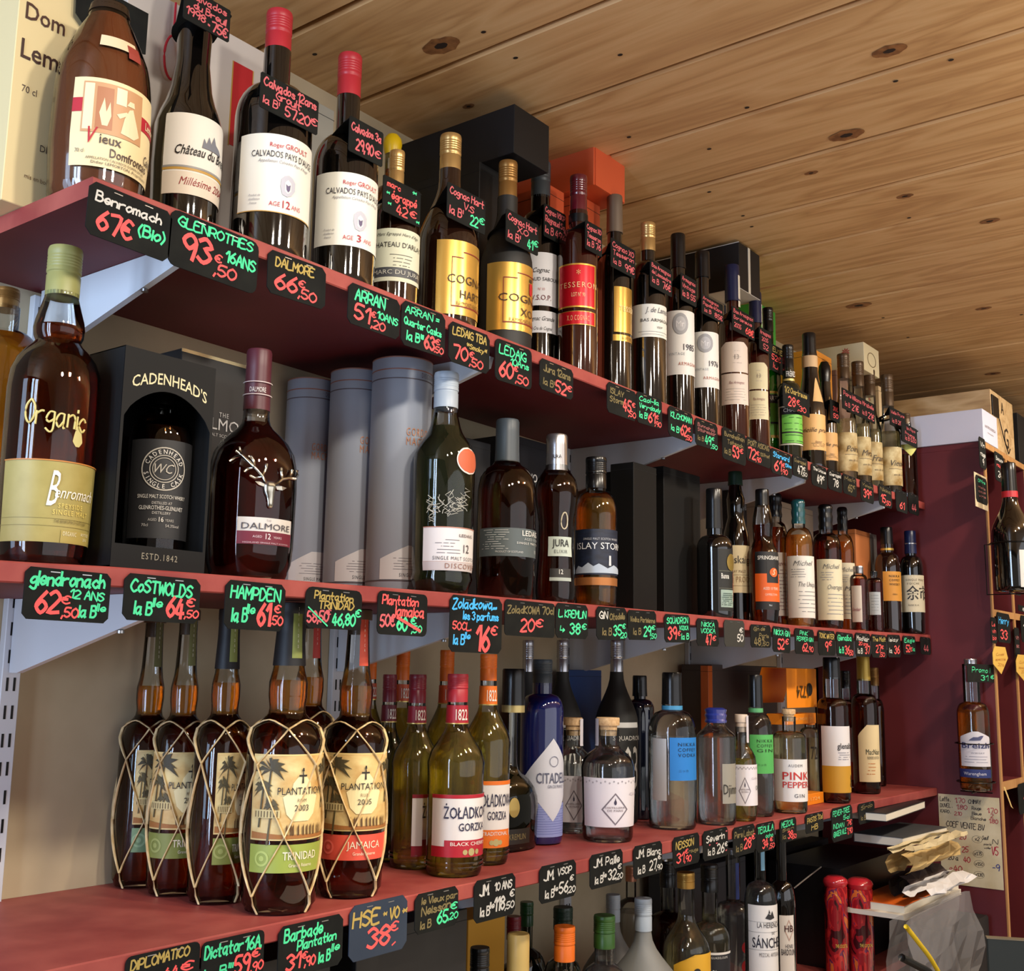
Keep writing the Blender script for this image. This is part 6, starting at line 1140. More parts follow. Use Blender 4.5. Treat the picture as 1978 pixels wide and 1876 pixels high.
yy = -.166-b.Y; vs, fs = tube([[(0, b.R+.004, b.Z(1050)), (0, yy, b.Z(1050)), (0, yy, -.004), (0, -b.R, -.004)], [(-b.R, 0, -.004), (b.R, 0, -.004)]], .002, 6); mesh('wire_frame', vs, fs, WIRE, o)
YR = -.1665
def rtag(x0, yt, x1, yb, label, runs, mat=None, **k): return shelf_tag(x0, yt, x1, yb, label, runs, Y=YR, mat=mat, staples=False, **k)
rtag(1890, 842, 1903, 902, 'narrow black price tag under the white carton on the rack edge', [('Vin', .2, .7, .6, .15, 'w'), ('rouge', .15, .4, .7, .15, 'w'), ('9', .4, .12, .2, .18, 'w')])
rtag(1920, 870, 1938, 926, 'black price tag with red line left of the wine bottle neck', [('Beaune', .15, .72, .7, .13, 'w'), ('rouge', .2, .5, .6, .13, 'r'), ('24', .3, .15, .4, .2, 'w')])
o = rtag(1884, 916, 1906, 968, 'cream-framed black tag with green heading on the panel edge', [('Offre', .2, .76, .6, .12, 'g'), ('mois', .2, .55, .6, .1, 'k'), ('cave', .2, .38, .6, .1, 'k'), ('vins', .2, .22, .6, .1, 'k')], mat=DARKTAG)
vs, fs = plate(card_outline(1, 1, .1, True), .0012)
bb = o.data; W = max(v.co.x for v in bb.vertices); H = max(v.co.z for v in bb.vertices); box('cream_frame', (-.006, .0013, -.014), (W+.004, .0022, H+.006), M((214, 196, 160), .6), o)
rtag(1925, 1182, 1950, 1240, 'black tag with blue word and red price at the second rack bay', [('Henry', .12, .62, .76, .22, 'b'), ('33', .2, .12, .5, .3, 'r')])
rtag(1913, 1192, 1924, 1242, 'slim black tag with orange scribble beside the blue and red one', [('Le', .2, .66, .5, .16, 'r'), ('vin', .2, .4, .6, .16, 'r'), ('bio', .2, .12, .6, .16, 'r')])
rtag(1959, 1212, 1968, 1268, 'slim black tag with pink scribble at the right frame edge', [('vin', .2, .6, .6, .16, 'k'), ('sec', .2, .3, .6, .16, 'k')])
rtag(1971, 1188, 1990, 1240, 'black tag cut by the right frame edge above the yellow one', [('19', .2, .4, .6, .3, 'w')])
rtag(1966, 1516, 1996, 1575, 'black tag with red figures cut by the right frame edge lower down', [('16', .3, .2, .5, .4, 'r')])
rtag(1967, 1868-700, 1990, 1180, 'thin black tag cut by the frame edge beside the wine bottle base', [('8', .3, .2, .3, .5, 'w')])
YM = M((226, 184, 84), .6)
for x0, x1, y0, y1, lb in ((1917, 1946, 1248, 1302, 'yellow hexagonal paper tag with faint writing, left of two'), (1962, 1990, 1264, 1316, 'yellow hexagonal paper tag cut by the right edge, right of two')):
    A = onY(x0, y0, YR-.006); X1 = xAt(YR-.006, A[2], x1); zb = zAt(A[0], YR-.006, y1); W, H = X1-A[0], A[2]-zb
    vs, fs = plate([(W*.5, 0), (W, H*.6), (W*.85, H), (W*.15, H), (0, H*.75), (0, H*.35)], .001); o = mesh('paper_tag', vs, fs, YM); o.location = (A[0], YR-.006, zb); tag(o, lb, 'paper tag')
    vs, fs = chalk_mesh([('Cuvee', .22, .66, .5, .1), ('speciale', .15, .48, .66, .1), ('2016', .3, .3, .4, .1)], W, H, .05); mesh('faint_writing', [(v.x, -.0006-v.z, v.y) for v in vs], fs, M((200, 140, 60), .7), o)
A = onY(1938, 1520, -.19); o = mesh('price_ribbon', [(A[0], -.19, A[2]), (A[0]+.014, -.19, A[2]-.002), (A[0]+.03, -.2, A[2]-.05), (A[0]+.042, -.2, A[2]-.056), (A[0]+.022, -.2, A[2]-.05), (A[0]+.006, -.195, A[2]-.02)], [(0, 1, 5), (1, 4, 5), (1, 2, 4), (2, 3, 4)], M((220, 190, 120), .6)); o.modifiers.new('t', 'SOLIDIFY').thickness = .0008; tag(o, 'curled cream paper strip on the rack edge below the second bay', 'paper tag')
for i, (px, py, lb) in enumerate(((1958, 1700, 'lying wine bottle end in the lower rack bay, upper one'), (1960, 1800, 'lying wine bottle with white label in the lower rack bay'))):
    P = onY(px, py, -.12); o = empty('wine_bottle', (3.447, -.13, P[2])); tag(o, lb, 'bottle'); box('shelf_board', (.231, .004, P[2]-.052), (.43, DR-.011, P[2]-.038), PANELRED, rk); box('plywood_edge', (.231, 0, P[2]-.052), (.43, .0039, P[2]-.038), EDGE, rk)
    ob = lathe_obj('glass', [(.034, 0), (.037, .004), (.037, .17), (.03, .2), (.014, .235), (.0135, .29)], DG['green'], o, 28); ob.rotation_euler = (-math.pi/2, 0, 0)
    if i: lb_ = lathe_obj('label', [(.0374, .02), (.0374, .1)], M((214, 212, 204), .6), o, 28); lb_.rotation_euler = (-math.pi/2, 0, 0)
A = onY(1906, 1812, -.3); o = empty('slate_panel', (A[0], -.3, 0), math.radians(-66)); tag(o, 'dark slate-coloured screen back at the bottom right corner in front of the rack', 'screen')
box('body', (0, 0, A[2]-.3), (.3, .018, A[2]), M((34, 42, 42), .6), o, .002); box('rim', (0, -.0008, A[2]-.0015), (.3, .018, A[2]+.001), M((120, 110, 90), .6), o); box('green_note', (.075, -.0012, A[2]-.09), (.11, -.0002, A[2]-.055), M((90, 160, 140), .6), o)
box('stand', (.1, .004, 0), (.16, .014, A[2]-.3), M((26, 28, 28), .6), o); box('foot', (.05, -.05, 0), (.21, .06, .006), M((26, 28, 28), .6), o)
# ================================================================ price tags on the shelf edges
T = shelf_tag
BL = 'la B^^^'
T(172, 345, 332, 448, 'black price tag, grey name over a red 67€ and green Bio', [('Benromach', .08, .66, .78, .18, 'w'), ('67€', .12, .14, .40, .36, 'r'), ('(Bio)', .60, .32, .32, .22, 'g')], tilt=1.5)
T(330, 400, 500, 508, 'large price tag reading 93€,50 below the white château label, green name', [('GLENROTHES', .08, .74, .84, .17, 'g'), ('93', .14, .22, .30, .44, 'r'), ('€', .50, .34, .07, .14, 'r'), ('16ANS', .62, .42, .34, .20, 'g'), (',50', .50, .10, .24, .20, 'r')], True, .16, tilt=1)
T(520, 480, 631, 563, 'black price tag with ochre name and red 66€,50', [('DALMORE', .12, .66, .66, .20, 'y'), ('66', .12, .16, .36, .36, 'r'), ('€', .52, .36, .1, .16, 'r'), (',50', .52, .10, .3, .22, 'r')])
T(674, 543, 773, 622, 'black price tag with green name, 10ANS and red 51€,20', [('ARRAN', .12, .62, .56, .26, 'g'), ('51', .12, .16, .28, .36, 'r'), ('€', .44, .34, .08, .14, 'r'), ('10ANS', .55, .36, .4, .17, 'g'), (',20', .44, .08, .26, .2, 'r')])
T(777, 578, 861, 664, 'black price tag, three green lines and red 63€,50', [('ARRAN =', .08, .74, .76, .15, 'g'), ('Quarter Casks', .06, .48, .84, .16, 'g'), ('la B^^^', .12, .14, .36, .2, 'g'), ('63', .52, .10, .22, .3, 'r'), ('€', .77, .26, .1, .12, 'r'), ('.50', .75, .06, .2, .14, 'r')])
T(868, 618, 946, 696, 'black price tag with ochre TBA name and red 70€,50', [('LEDAIG TBA', .08, .70, .82, .18, 'y'), ('*Smoky*', .42, .48, .5, .12, 'y'), ('70', .1, .12, .34, .32, 'r'), ('€', .5, .28, .1, .14, 'r'), (',50', .5, .06, .32, .2, 'r')])
T(958, 652, 1028, 732, 'black price tag with green name, 10 Ans and red 60€,50', [('LEDAIG', .1, .68, .72, .2, 'g'), ('10Ans', .4, .46, .5, .16, 'g'), ('60', .1, .12, .36, .36, 'r'), ('€', .5, .34, .1, .12, 'r'), (',50', .54, .08, .34, .2, 'r')], True, .14)
T(1043, 690, 1107, 750, 'black price tag with faded 12ans writing and red 52€', [('Jura 12ans', .1, .62, .8, .22, 'd'), ('la B^', .1, .18, .32, .2, 'd'), ('52', .46, .10, .32, .36, 'r'), ('€', .82, .26, .12, .18, 'r')])
T(1173, 736, 1229, 795, 'black price tag with faded two-line name and red 45€,50', [('ISLAY', .1, .66, .44, .18, 'd'), ('Storm', .08, .38, .46, .18, 'd'), ('45', .54, .24, .26, .36, 'r'), ('€', .84, .46, .1, .14, 'r'), (',50', .72, .1, .24, .18, 'r')])
T(1230, 755, 1279, 815, 'black price tag, green cloudy name and red 61€,90', [('Caol-Ila', .1, .72, .76, .15, 'g'), ('Very-cloudy', .1, .50, .82, .15, 'g'), ('la B^', .1, .18, .3, .18, 'g'), ('61', .44, .12, .26, .32, 'r'), ('€', .74, .3, .1, .12, 'r'), (',90', .7, .06, .24, .16, 'r')])
T(1291, 782, 1338, 840, 'black price tag with green capitals and red 62€,50', [('KILCHOMAN', .08, .64, .84, .18, 'g'), ('la B^', .1, .2, .34, .18, 'g'), ('62', .48, .16, .26, .34, 'r'), ('€', .78, .36, .1, .14, 'r'), (',50', .7, .06, .24, .16, 'r')])
T(1343, 806, 1386, 858, 'black price tag, faded pink lines over green 49€,50', [('Bunnahab', .1, .72, .76, .12, 'k'), ('Stiuireadair', .1, .54, .8, .12, 'k'), ('la B', .1, .2, .26, .16, 'd'), ('49', .42, .14, .26, .3, 'g'), ('€', .72, .34, .1, .12, 'g'), (',50', .68, .04, .28, .16, 'g')])
T(1395, 823, 1440, 885, 'black price tag with ochre name lines and red 53€', [('Bunnahabhain', .08, .74, .84, .13, 'd'), ('Toiteach', .2, .52, .66, .13, 'd'), ('53', .42, .16, .26, .34, 'r'), ('€', .74, .36, .12, .14, 'r'), ('la B', .08, .18, .26, .16, 'd')], True, .12)
T(1441, 842, 1488, 888, 'black price tag with ochre capitals and red 72,90 beside them', [('PORT ASKAIG', .06, .66, .86, .2, 'd'), ('72', .06, .12, .3, .42, 'r'), ('€', .4, .38, .1, .16, 'r'), (',90', .38, .08, .2, .2, 'r'), ('100 Proof', .56, .4, .38, .14, 'd')])
T(1489, 864, 1529, 912, 'black price tag with blue name and red 61€,90', [('Starward', .1, .68, .76, .2, 'b'), ('61', .14, .14, .32, .4, 'r'), ('€', .52, .36, .12, .16, 'r'), (',90', .48, .08, .28, .2, 'r'), ('10Ans', .66, .42, .3, .14, 'b')])
T(1531, 877, 1560, 918, 'grey-lettered price tag reading 47,50 under the peach labels', [('Overaged', .1, .68, .76, .16, 'd'), ('47', .3, .18, .3, .36, 'w'), ('€', .66, .4, .14, .16, 'w'), (',50', .6, .12, .3, .18, 'w')], True, .16)
T(1567, 893, 1597, 936, 'grey-lettered price tag reading 49 below the second peach bottle', [('The Unique', .1, .7, .8, .14, 'w'), ('49', .34, .18, .28, .36, 'w'), ('€', .66, .4, .14, .16, 'w')], True, .2)
T(1599, 904, 1626, 944, 'greyed price tag reading 78 under the first pear bottle', [('Overaged', .1, .68, .8, .16, 'w'), ('78', .34, .2, .36, .34, 'w')], True, .2)
T(1628, 914, 1654, 952, 'black price tag with faint ochre 65€ under the pear bottles', [('Malt', .1, .7, .8, .16, 'd'), ('65', .34, .2, .3, .34, 'd'), ('€', .7, .4, .14, .16, 'd')])
T(1662, 925, 1687, 966, 'black price tag with large red 39€', [('Yoichi', .1, .72, .8, .14, 'd'), ('39', .2, .2, .4, .38, 'r'), ('€', .66, .4, .16, .18, 'r')])
T(1697, 934, 1722, 975, 'black price tag with red 15,50 near the right of the top shelf', [('Nikka', .1, .72, .8, .16, 'd'), ('15', .14, .18, .34, .36, 'r'), (',50', .5, .1, .36, .2, 'r')])
T(1730, 944, 1752, 986, 'dim tag with small red 61 at the right of the top shelf', [('61', .3, .16, .4, .3, 'r')])
T(1754, 950, 1774, 990, 'rightmost dim tag on the top shelf with faint red 44', [('44', .3, .16, .4, .3, 'p')])
# second shelf
T(50, 1093, 215, 1195, 'black price tag, green name 12 ANS over red 62€,50', [('glendronach', .06, .66, .86, .26, 'g'), ('12 ANS', .52, .46, .4, .16, 'g'), ('62', .14, .14, .26, .40, 'r'), ('€', .43, .34, .09, .15, 'r'), (',50', .44, .08, .18, .18, 'r'), ('la B', .64, .10, .2, .22, 'g'), ('lle', .85, .24, .1, .14, 'g')], False, .1, tilt=.6)
T(242, 1106, 388, 1197, 'black price tag, green capitals over red 64€,50', [('CoSTWOLDS', .08, .62, .80, .26, 'g'), ('la B', .14, .14, .22, .26, 'g'), ('lle', .37, .32, .12, .18, 'g'), ('64', .56, .12, .22, .42, 'r'), ('€', .82, .38, .1, .18, 'r'), (',50', .80, .12, .18, .16, 'r')], False, .13, tilt=.4)
T(437, 1119, 552, 1214, 'black price tag, wide green capitals over red 61€,50, third on the second shelf', [('HAMPDEN', .08, .64, .82, .24, 'g'), ('la B', .12, .16, .24, .26, 'g'), ('lle', .36, .34, .12, .18, 'g'), ('61', .54, .12, .2, .44, 'r'), ('€', .82, .4, .1, .16, 'r'), (',50', .76, .14, .2, .18, 'r')], False, .12, tilt=.4)
bpy.context.view_layer.update() if 0 else None
o = T(592, 1132, 700, 1212, 'rounded black price tag, struck-out 58€,50 beside green 46,80€', [('Plantation', .14, .72, .68, .18, 'y'), ('TRiNiDAD', .22, .48, .62, .18, 'y'), ('58,50', .03, .14, .36, .26, 'p'), ('€', .36, .34, .07, .12, 'p'), ('46,80', .47, .10, .40, .28, 'g'), ('€', .88, .34, .09, .18, 'g')], True, .2, tilt=.3)
W = max(v.co.x for v in o.data.vertices); H = max(v.co.z for v in o.data.vertices)
def strike(o, a, b, w, c):
    a = Vector((a[0]*W, a[1]*H)); b = Vector((b[0]*W, b[1]*H)); d = (b-a).normalized(); n_ = Vector((-d.y, d.x))*w; q = [a-n_, b-n_, b+n_, a+n_]; s_ = mesh('strike_line', [(v.x, -.0013, v.y) for v in q], [(0, 1, 2, 3)], CHALK[c], o)
strike(o, (.03, .5), (.38, .06), .0009, 'g')
o = T(731, 1140, 826, 1225, 'rounded black price tag, red 50€ beside a struck-out green 60€,50', [('Plantation', .08, .70, .72, .2, 'r'), ('jamaica', .30, .46, .62, .24, 'r'), ('50€', .05, .18, .28, .26, 'p'), ('60', .38, .12, .2, .30, 'g'), ('€', .66, .28, .1, .16, 'g'), (',50', .68, .08, .2, .16, 'g')], True, .14, tilt=.3)
W = max(v.co.x for v in o.data.vertices); H = max(v.co.z for v in o.data.vertices); strike(o, (.36, .42), (.86, .12), .002, 'r')
T(870, 1148, 970, 1259, 'large black price tag with three blue lines and red 16€', [('Zoladkowa....', .04, .76, .84, .17, 'b'), ('les 3 parfums', .24, .58, .68, .14, 'b'), ('50CL.', .05, .40, .34, .13, 'r'), ('la B', .07, .14, .2, .16, 'b'), ('lle', .28, .24, .1, .11, 'b'), ('16', .50, .06, .24, .42, 'r'), ('€', .78, .34, .12, .16, 'r')], False, .09, tilt=.3)
T(976, 1157, 1072, 1227, 'black price tag, faded 70cl name over red 20€', [('ZoladKOWA 70cl', .04, .62, .92, .2, 'd'), ('20', .30, .14, .26, .34, 'r'), ('€', .6, .30, .14, .22, 'r')], True, .12)
T(1074, 1164, 1136, 1232, 'black price tag, green capitals and a green arrow to 38€', [('L. KREMLiN', .08, .60, .84, .2, 'g'), ('>', .12, .18, .14, .16, 'g'), ('38', .42, .14, .32, .30, 'g'), ('€', .8, .28, .13, .16, 'g')])
T(1153, 1171, 1211, 1236, 'black price tag reading GIN, with green 35€,20', [('GiN', .08, .64, .26, .2, 'w'), ('Citadelle', .42, .62, .5, .18, 'd'), ('la B', .18, .16, .3, .2, 'd'), ('35', .54, .14, .26, .3, 'g'), ('€', .84, .36, .1, .14, 'g'), (',20', .78, .08, .2, .16, 'g')])
T(1213, 1178, 1268, 1236, 'black price tag, faded vodka name over green 29€,50', [('Vodka Parisienne', .08, .62, .86, .16, 'd'), ('la B', .18, .18, .26, .2, 'd'), ('29', .54, .14, .24, .32, 'g'), ('€', .82, .36, .12, .14, 'g'), (',50', .78, .06, .2, .16, 'g')])
T(1284, 1186, 1333, 1241, 'black price tag, green word and small vodka beside red 39€', [('SQUADRON', .08, .66, .82, .2, 'g'), ('VODKA', .56, .46, .36, .14, 'g'), ('39', .12, .12, .32, .42, 'r'), ('€', .5, .24, .1, .16, 'r'), ('la B', .64, .12, .3, .2, 'g')])
T(1346, 1194, 1388, 1248, 'black price tag with corner staples, green vodka lines over red 47€', [('NiKKA', .2, .72, .6, .16, 'g'), ('VODKA', .16, .48, .66, .16, 'g'), ('47', .4, .06, .24, .34, 'r'), ('€', .7, .22, .14, .16, 'r')])
T(1399, 1197, 1438, 1249, 'plain dark price tag with grey € over 50', [('€', .74, .56, .16, .16, 'w'), ('50', .62, .2, .28, .26, 'w')], mat=M((50, 50, 46), .6))
T(1450, 1206, 1489, 1251, 'black price tag, faded gin de Paris and ochre 48€,50', [('Gin de', .14, .72, .54, .16, 'd'), ('Paris', .4, .46, .46, .16, 'd'), ('48', .16, .12, .3, .32, 'd'), ('€', .54, .3, .12, .14, 'd'), (',50', .52, .08, .34, .16, 'd')])
T(1492, 1209, 1526, 1259, 'black price tag, green gin name over red 52€', [('NiKKA GiN', .06, .68, .88, .2, 'g'), ('52', .26, .12, .36, .38, 'r'), ('€', .7, .34, .18, .2, 'r')])
T(1535, 1213, 1572, 1263, 'black price tag, two green gin lines over red 62,90', [('PiNK', .24, .76, .4, .14, 'g'), ('PEPPER GiN', .08, .52, .84, .15, 'g'), ('62', .36, .12, .26, .3, 'r'), (',90', .66, .12, .26, .2, 'r')])
T(1580, 1217, 1613, 1266, 'black price tag, ochre tonic words over red 9€', [('TONiC WATER', .06, .7, .86, .18, 'y'), ('9', .38, .2, .16, .36, 'r'), ('€', .6, .4, .16, .18, 'r')])
T(1615, 1220, 1648, 1267, 'black price tag, green handwritten name over red 36,50', [('Glenalba', .06, .64, .8, .22, 'g'), ('la B', .14, .14, .26, .24, 'g'), ('36', .46, .12, .28, .34, 'r'), (',50', .74, .08, .2, .2, 'r')])
T(1652, 1222, 1681, 1268, 'black price tag, white name and red 37', [('MacNair', .08, .7, .8, .18, 'w'), ('20 ans', .2, .48, .6, .14, 'r'), ('la B', .12, .14, .3, .2, 'w'), ('37', .6, .12, .3, .3, 'r')])
T(1683, 1225, 1712, 1270, 'black price tag, ochre line over red 27€,50', [('The Malt', .06, .7, .86, .18, 'y'), ('27', .26, .24, .32, .3, 'r'), ('€', .62, .4, .14, .14, 'r'), (',50', .5, .06, .32, .18, 'r')])
T(1714, 1226, 1739, 1270, 'black price tag with grey scribble and red 36', [('Islay', .1, .7, .7, .16, 'w'), ('la', .1, .2, .2, .2, 'w'), ('36', .48, .18, .4, .34, 'r')])
T(1744, 1228, 1768, 1264, 'black price tag, green name over red 52€ near the shelf end', [('Eagle', .1, .66, .8, .2, 'g'), ('52', .2, .12, .3, .36, 'r'), ('€', .54, .2, .14, .2, 'r'), ('la', .74, .2, .16, .2, 'g')])
T(1778, 1230, 1797, 1264, 'rightmost dim tag on the second shelf with faint red 44', [('44', .28, .2, .44, .34, 'p')])
# third shelf
T(245, 1850, 388, 1945, 'black price tag at the bottom left with ochre capitals and a red price cut off', [('DiPLOMATiCO', .06, .70, .78, .2, 'y'), ('44', .5, .34, .2, .24, 'r'), ('€', .74, .44, .16, .18, 'r')], True, .14, tilt=-.6)
T(392, 1822, 512, 1920, 'black price tag with green 16A. name and red 59€,90', [('Dictator', .04, .66, .60, .24, 'g'), ('16A.', .68, .66, .26, .24, 'g'), ('la B^^^', .04, .24, .44, .2, 'g'), ('59', .52, .22, .24, .34, 'r'), ('€', .80, .46, .12, .16, 'r'), (',90', .78, .18, .2, .18, 'r')], True, .12, tilt=-.4)
T(540, 1792, 664, 1896, 'black price tag, two green lines over red 31€,90', [('Barbade', .08, .70, .58, .22, 'g'), ('Plantation', .28, .48, .60, .18, 'g'), ('31', .12, .14, .2, .28, 'r'), ('€', .36, .30, .07, .12, 'r'), (',90', .40, .14, .16, .18, 'r'), ('la B', .62, .14, .18, .2, 'g'), ('lle', .82, .3, .12, .14, 'g')], False, .12, tilt=-.4)
T(677, 1752, 788, 1862, 'blue-grey price tag with ochre letters between stars and large red 38€', [('HSE', .05, .60, .44, .26, 'y'), ('*', .56, .66, .06, .1, 'y'), ('VO', .68, .60, .16, .20, 'y'), ('*', .9, .62, .08, .12, 'y'), ('38', .30, .16, .38, .34, 'r'), ('€', .70, .38, .13, .16, 'r'), (',', .74, .14, .04, .14, 'r')], False, .13, mat=mottled('blue_grey_tag', (30, 46, 68), (40, 54, 74), 16, .5, .05), tilt=-.5)
T(803, 1729, 886, 1808, 'black price tag, two ochre lines over green 65€,20', [('le Vieux par', .14, .72, .82, .16, 'd'), ('Neisson', .14, .44, .66, .2, 'd'), ('la B', .12, .12, .24, .18, 'd'), ('65', .50, .14, .24, .30, 'g'), ('€', .82, .44, .14, .16, 'g'), (',20', .76, .18, .22, .16, 'g')], False, .14, tilt=-.4)
T(917, 1703, 996, 1786, 'black price tag in white, 10 ANS and 118€,50', [('JM.', .12, .62, .22, .24, 'w'), ('10 ANS', .48, .66, .42, .18, 'w'), ('la B', .14, .14, .22, .2, 'w'), ('lle', .37, .28, .1, .14, 'w'), ('118', .48, .18, .24, .30, 'w'), ('€', .86, .44, .1, .16, 'w'), (',50', .74, .16, .22, .16, 'w')], tilt=-.3)
T(1043, 1675, 1113, 1748, 'black price tag in white, VSOP and 56€,20', [('JM.', .1, .6, .26, .24, 'w'), ('VSOP', .48, .66, .38, .18, 'w'), ('la B', .14, .12, .24, .2, 'w'), ('lle', .38, .26, .1, .14, 'w'), ('56', .52, .16, .24, .28, 'w'), ('€', .82, .44, .1, .14, 'w'), (',20', .76, .12, .2, .16, 'w')], tilt=-.3)
T(1140, 1653, 1203, 1720, 'black price tag in white, Paille and 32€,20', [('JM.', .1, .62, .26, .22, 'w'), ('Paille', .46, .62, .42, .22, 'w'), ('la B', .14, .14, .24, .2, 'w'), ('lle', .38, .28, .1, .14, 'w'), ('32', .54, .16, .24, .28, 'w'), ('€', .84, .42, .1, .14, 'w'), (',20', .78, .12, .2, .16, 'w')], tilt=-.3)
T(1224, 1636, 1279, 1700, 'black price tag in white, Blanc and 27€,90', [('JM.', .08, .62, .26, .22, 'w'), ('Blanc', .46, .62, .46, .2, 'w'), ('la B', .14, .14, .24, .2, 'w'), ('27', .54, .18, .24, .28, 'w'), ('€', .84, .44, .1, .14, 'w'), (',90', .78, .12, .2, .16, 'w')], tilt=-.3)
T(1300, 1619, 1351, 1679, 'black price tag, ochre capitals over red 31,90', [('NEiSSON', .1, .60, .66, .22, 'y'), ('31', .12, .16, .26, .30, 'r'), ('€', .44, .4, .1, .14, 'r'), (',90', .42, .12, .24, .2, 'r'), ('rouge', .58, .4, .34, .12, 'd')], tilt=-.3)
T(1358, 1607, 1406, 1665, 'black price tag in grey, 26€ with four pink dots', [('Severin', .12, .60, .72, .22, 'w'), ('la B', .18, .16, .26, .2, 'w'), ('26', .54, .16, .28, .30, 'w'), ('€', .86, .34, .1, .14, 'w'), ('*', .22, .46, .05, .07, 'p'), ('*', .5, .46, .05, .07, 'p'), ('*', .9, .8, .05, .07, 'p'), ('*', .88, .14, .05, .07, 'p')], tilt=-.3)
T(1416, 1600, 1458, 1657, 'black price tag, faded ochre name and red 28€', [('Pere Labat', .06, .64, .88, .2, 'd'), ('la B', .12, .16, .28, .2, 'd'), ('28', .48, .22, .32, .34, 'r'), ('€', .84, .46, .14, .18, 'r')], tilt=-.3)
T(1461, 1593, 1496, 1649, 'black price tag, green TEQUILA over red 34€,50', [('TEQUiLA', .06, .66, .86, .2, 'g'), ('ocho', .48, .46, .4, .14, 'g'), ('34', .3, .12, .3, .3, 'r'), ('€', .72, .3, .14, .14, 'r'), (',50', .66, .06, .3, .16, 'r')], tilt=-.3)
T(1507, 1585, 1538, 1630, 'black price tag, green MEZCAL over red 38€,50', [('MEZCAL', .08, .66, .76, .22, 'g'), ('San', .1, .46, .7, .12, 'd'), ('la', .12, .16, .2, .2, 'd'), ('38', .44, .14, .3, .32, 'r'), (',50', .72, .08, .24, .18, 'r')], tilt=-.3)
T(1556, 1575, 1590, 1612, 'black price tag in ochre, 70cl over HB', [('PASTiS 70cl', .08, .54, .86, .24, 'y'), ('HB', .3, .14, .36, .24, 'y')], tilt=-.3)
T(1606, 1563, 1646, 1629, 'striped black tag with green tonic lines and two red prices', [('FEVER-TREE', .06, .76, .8, .14, 'g'), ('5cl', .54, .6, .3, .12, 'g'), ('INDiAN', .06, .40, .5, .13, 'g'), ('7€', .7, .4, .24, .14, 'r'), ('GiNGER ALE', .06, .16, .6, .14, 'g'), ('7,90', .7, .14, .26, .16, 'r')], tilt=-.3)
T(1658, 1554, 1689, 1594, 'small olive-black tag with red 45 near the right of the third shelf', [('Sirop', .14, .68, .7, .18, 'd'), ('la B', .12, .2, .3, .2, 'd'), ('45', .58, .18, .32, .32, 'r')], tilt=-.3)
# neck tags
b = BRB; neck_tag(b, (1868, 1282), 1925, 1318, 'black promo card in green reading 31€ on the panel bottle', [('Promo !', .14, .56, .6, .26, 'g'), ('31', .42, .12, .24, .28, 'g'), ('€', .76, .2, .12, .2, 'g')], dY=.03, flap=False)
CB_ = bpy.data.objects['calvados_bottle']
class _B: pass
bb = _B(); bb.X, bb.Y, bb.z0 = CB_.location; bb.H = 1; bb.rad = lambda z: .013
neck_tag(bb, (358, -30), 446, 34, 'black neck card in pink reading 1998 and 75€', [('Calvados', .1, .72, .8, .2, 'p'), ('du Breuil', .2, .46, .7, .2, 'p'), ('1998 ..', .05, .2, .5, .22, 'p'), ('75€', .6, .08, .34, .28, 'p')], dY=.036)
neck_tag(GB12, (505, 137), 616, 205, 'black neck card in pink reading 12ans and 57.20€', [('Calvados 12ans', .05, .66, .9, .24, 'p'), ('Groult', .26, .44, .42, .22, 'p'), ('la B^', .05, .16, .26, .2, 'p'), ('57.20', .42, .10, .42, .28, 'p'), ('€', .87, .24, .1, .2, 'p')], dY=.036)
neck_tag(GB3, (676, 222), 741, 290, 'black neck card in pink reading 29,90€', [('Calvados 3a', .06, .62, .86, .22, 'p'), ('29,90', .2, .14, .5, .30, 'p'), ('€', .76, .2, .16, .2, 'p')], dY=.034)
neck_tag(MB, (741, 336), 813, 406, 'black neck card with red 42€ and green stars', [('marc', .1, .74, .34, .16, 'r'), ('égrappé', .22, .44, .66, .22, 'r'), ('42', .36, .10, .28, .26, 'r'), ('€', .72, .18, .16, .18, 'r'), ('*', .76, .80, .1, .12, 'g'), ('*', .08, .48, .08, .1, 'g'), ('*', .12, .2, .08, .1, 'g'), ('*', .88, .04, .08, .1, 'g')], dY=.03)
neck_tag(CV, (865, 350), 938, 418, 'black neck card, pink V.S. lines and green 22€', [('Cognac Hart', .06, .70, .88, .2, 'p'), ('V.S', .42, .46, .26, .18, 'p'), ('la B^', .06, .14, .34, .22, 'p'), ('22', .60, .10, .2, .28, 'g'), ('€', .84, .26, .12, .18, 'g')], dY=.036)
neck_tag(CX_, (978, 402), 1040, 464, 'black neck card, pink X.O. lines and green 41€', [('Cognac Hart', .06, .70, .88, .2, 'p'), ('X.O', .34, .44, .32, .18, 'p'), ('la B^', .06, .14, .36, .22, 'p'), ('41', .66, .10, .16, .28, 'g'), ('€', .86, .26, .12, .18, 'g')], dY=.034)
neck_tag(CS, (1051, 392), 1093, 455, 'narrow black neck card in pink reading 49€', [('Cognac VSOP', .06, .76, .88, .16, 'p'), ('Ragnaud Sa', .06, .48, .88, .18, 'p'), ('la B 49€', .06, .14, .88, .2, 'p')], dY=.032)
neck_tag(TR_, (1131, 424), 1163, 480, 'narrow black neck card in pink reading 76 by the red label', [('Cognac XO', .08, .72, .84, .16, 'p'), ('Tesseron', .1, .46, .8, .16, 'p'), ('la B 76', .1, .16, .8, .2, 'p')], dY=.03)
neck_tag(TG, (1180, 458), 1227, 514, 'pink-lettered neck card hanging on the taupe-capped bottle, reading 99€', [('Cognac XO', .06, .72, .86, .18, 'p'), ('Tesseron', .08, .46, .84, .16, 'p'), ('la B', .1, .16, .3, .16, 'p'), ('99€', .56, .10, .38, .24, 'p')], dY=.032)
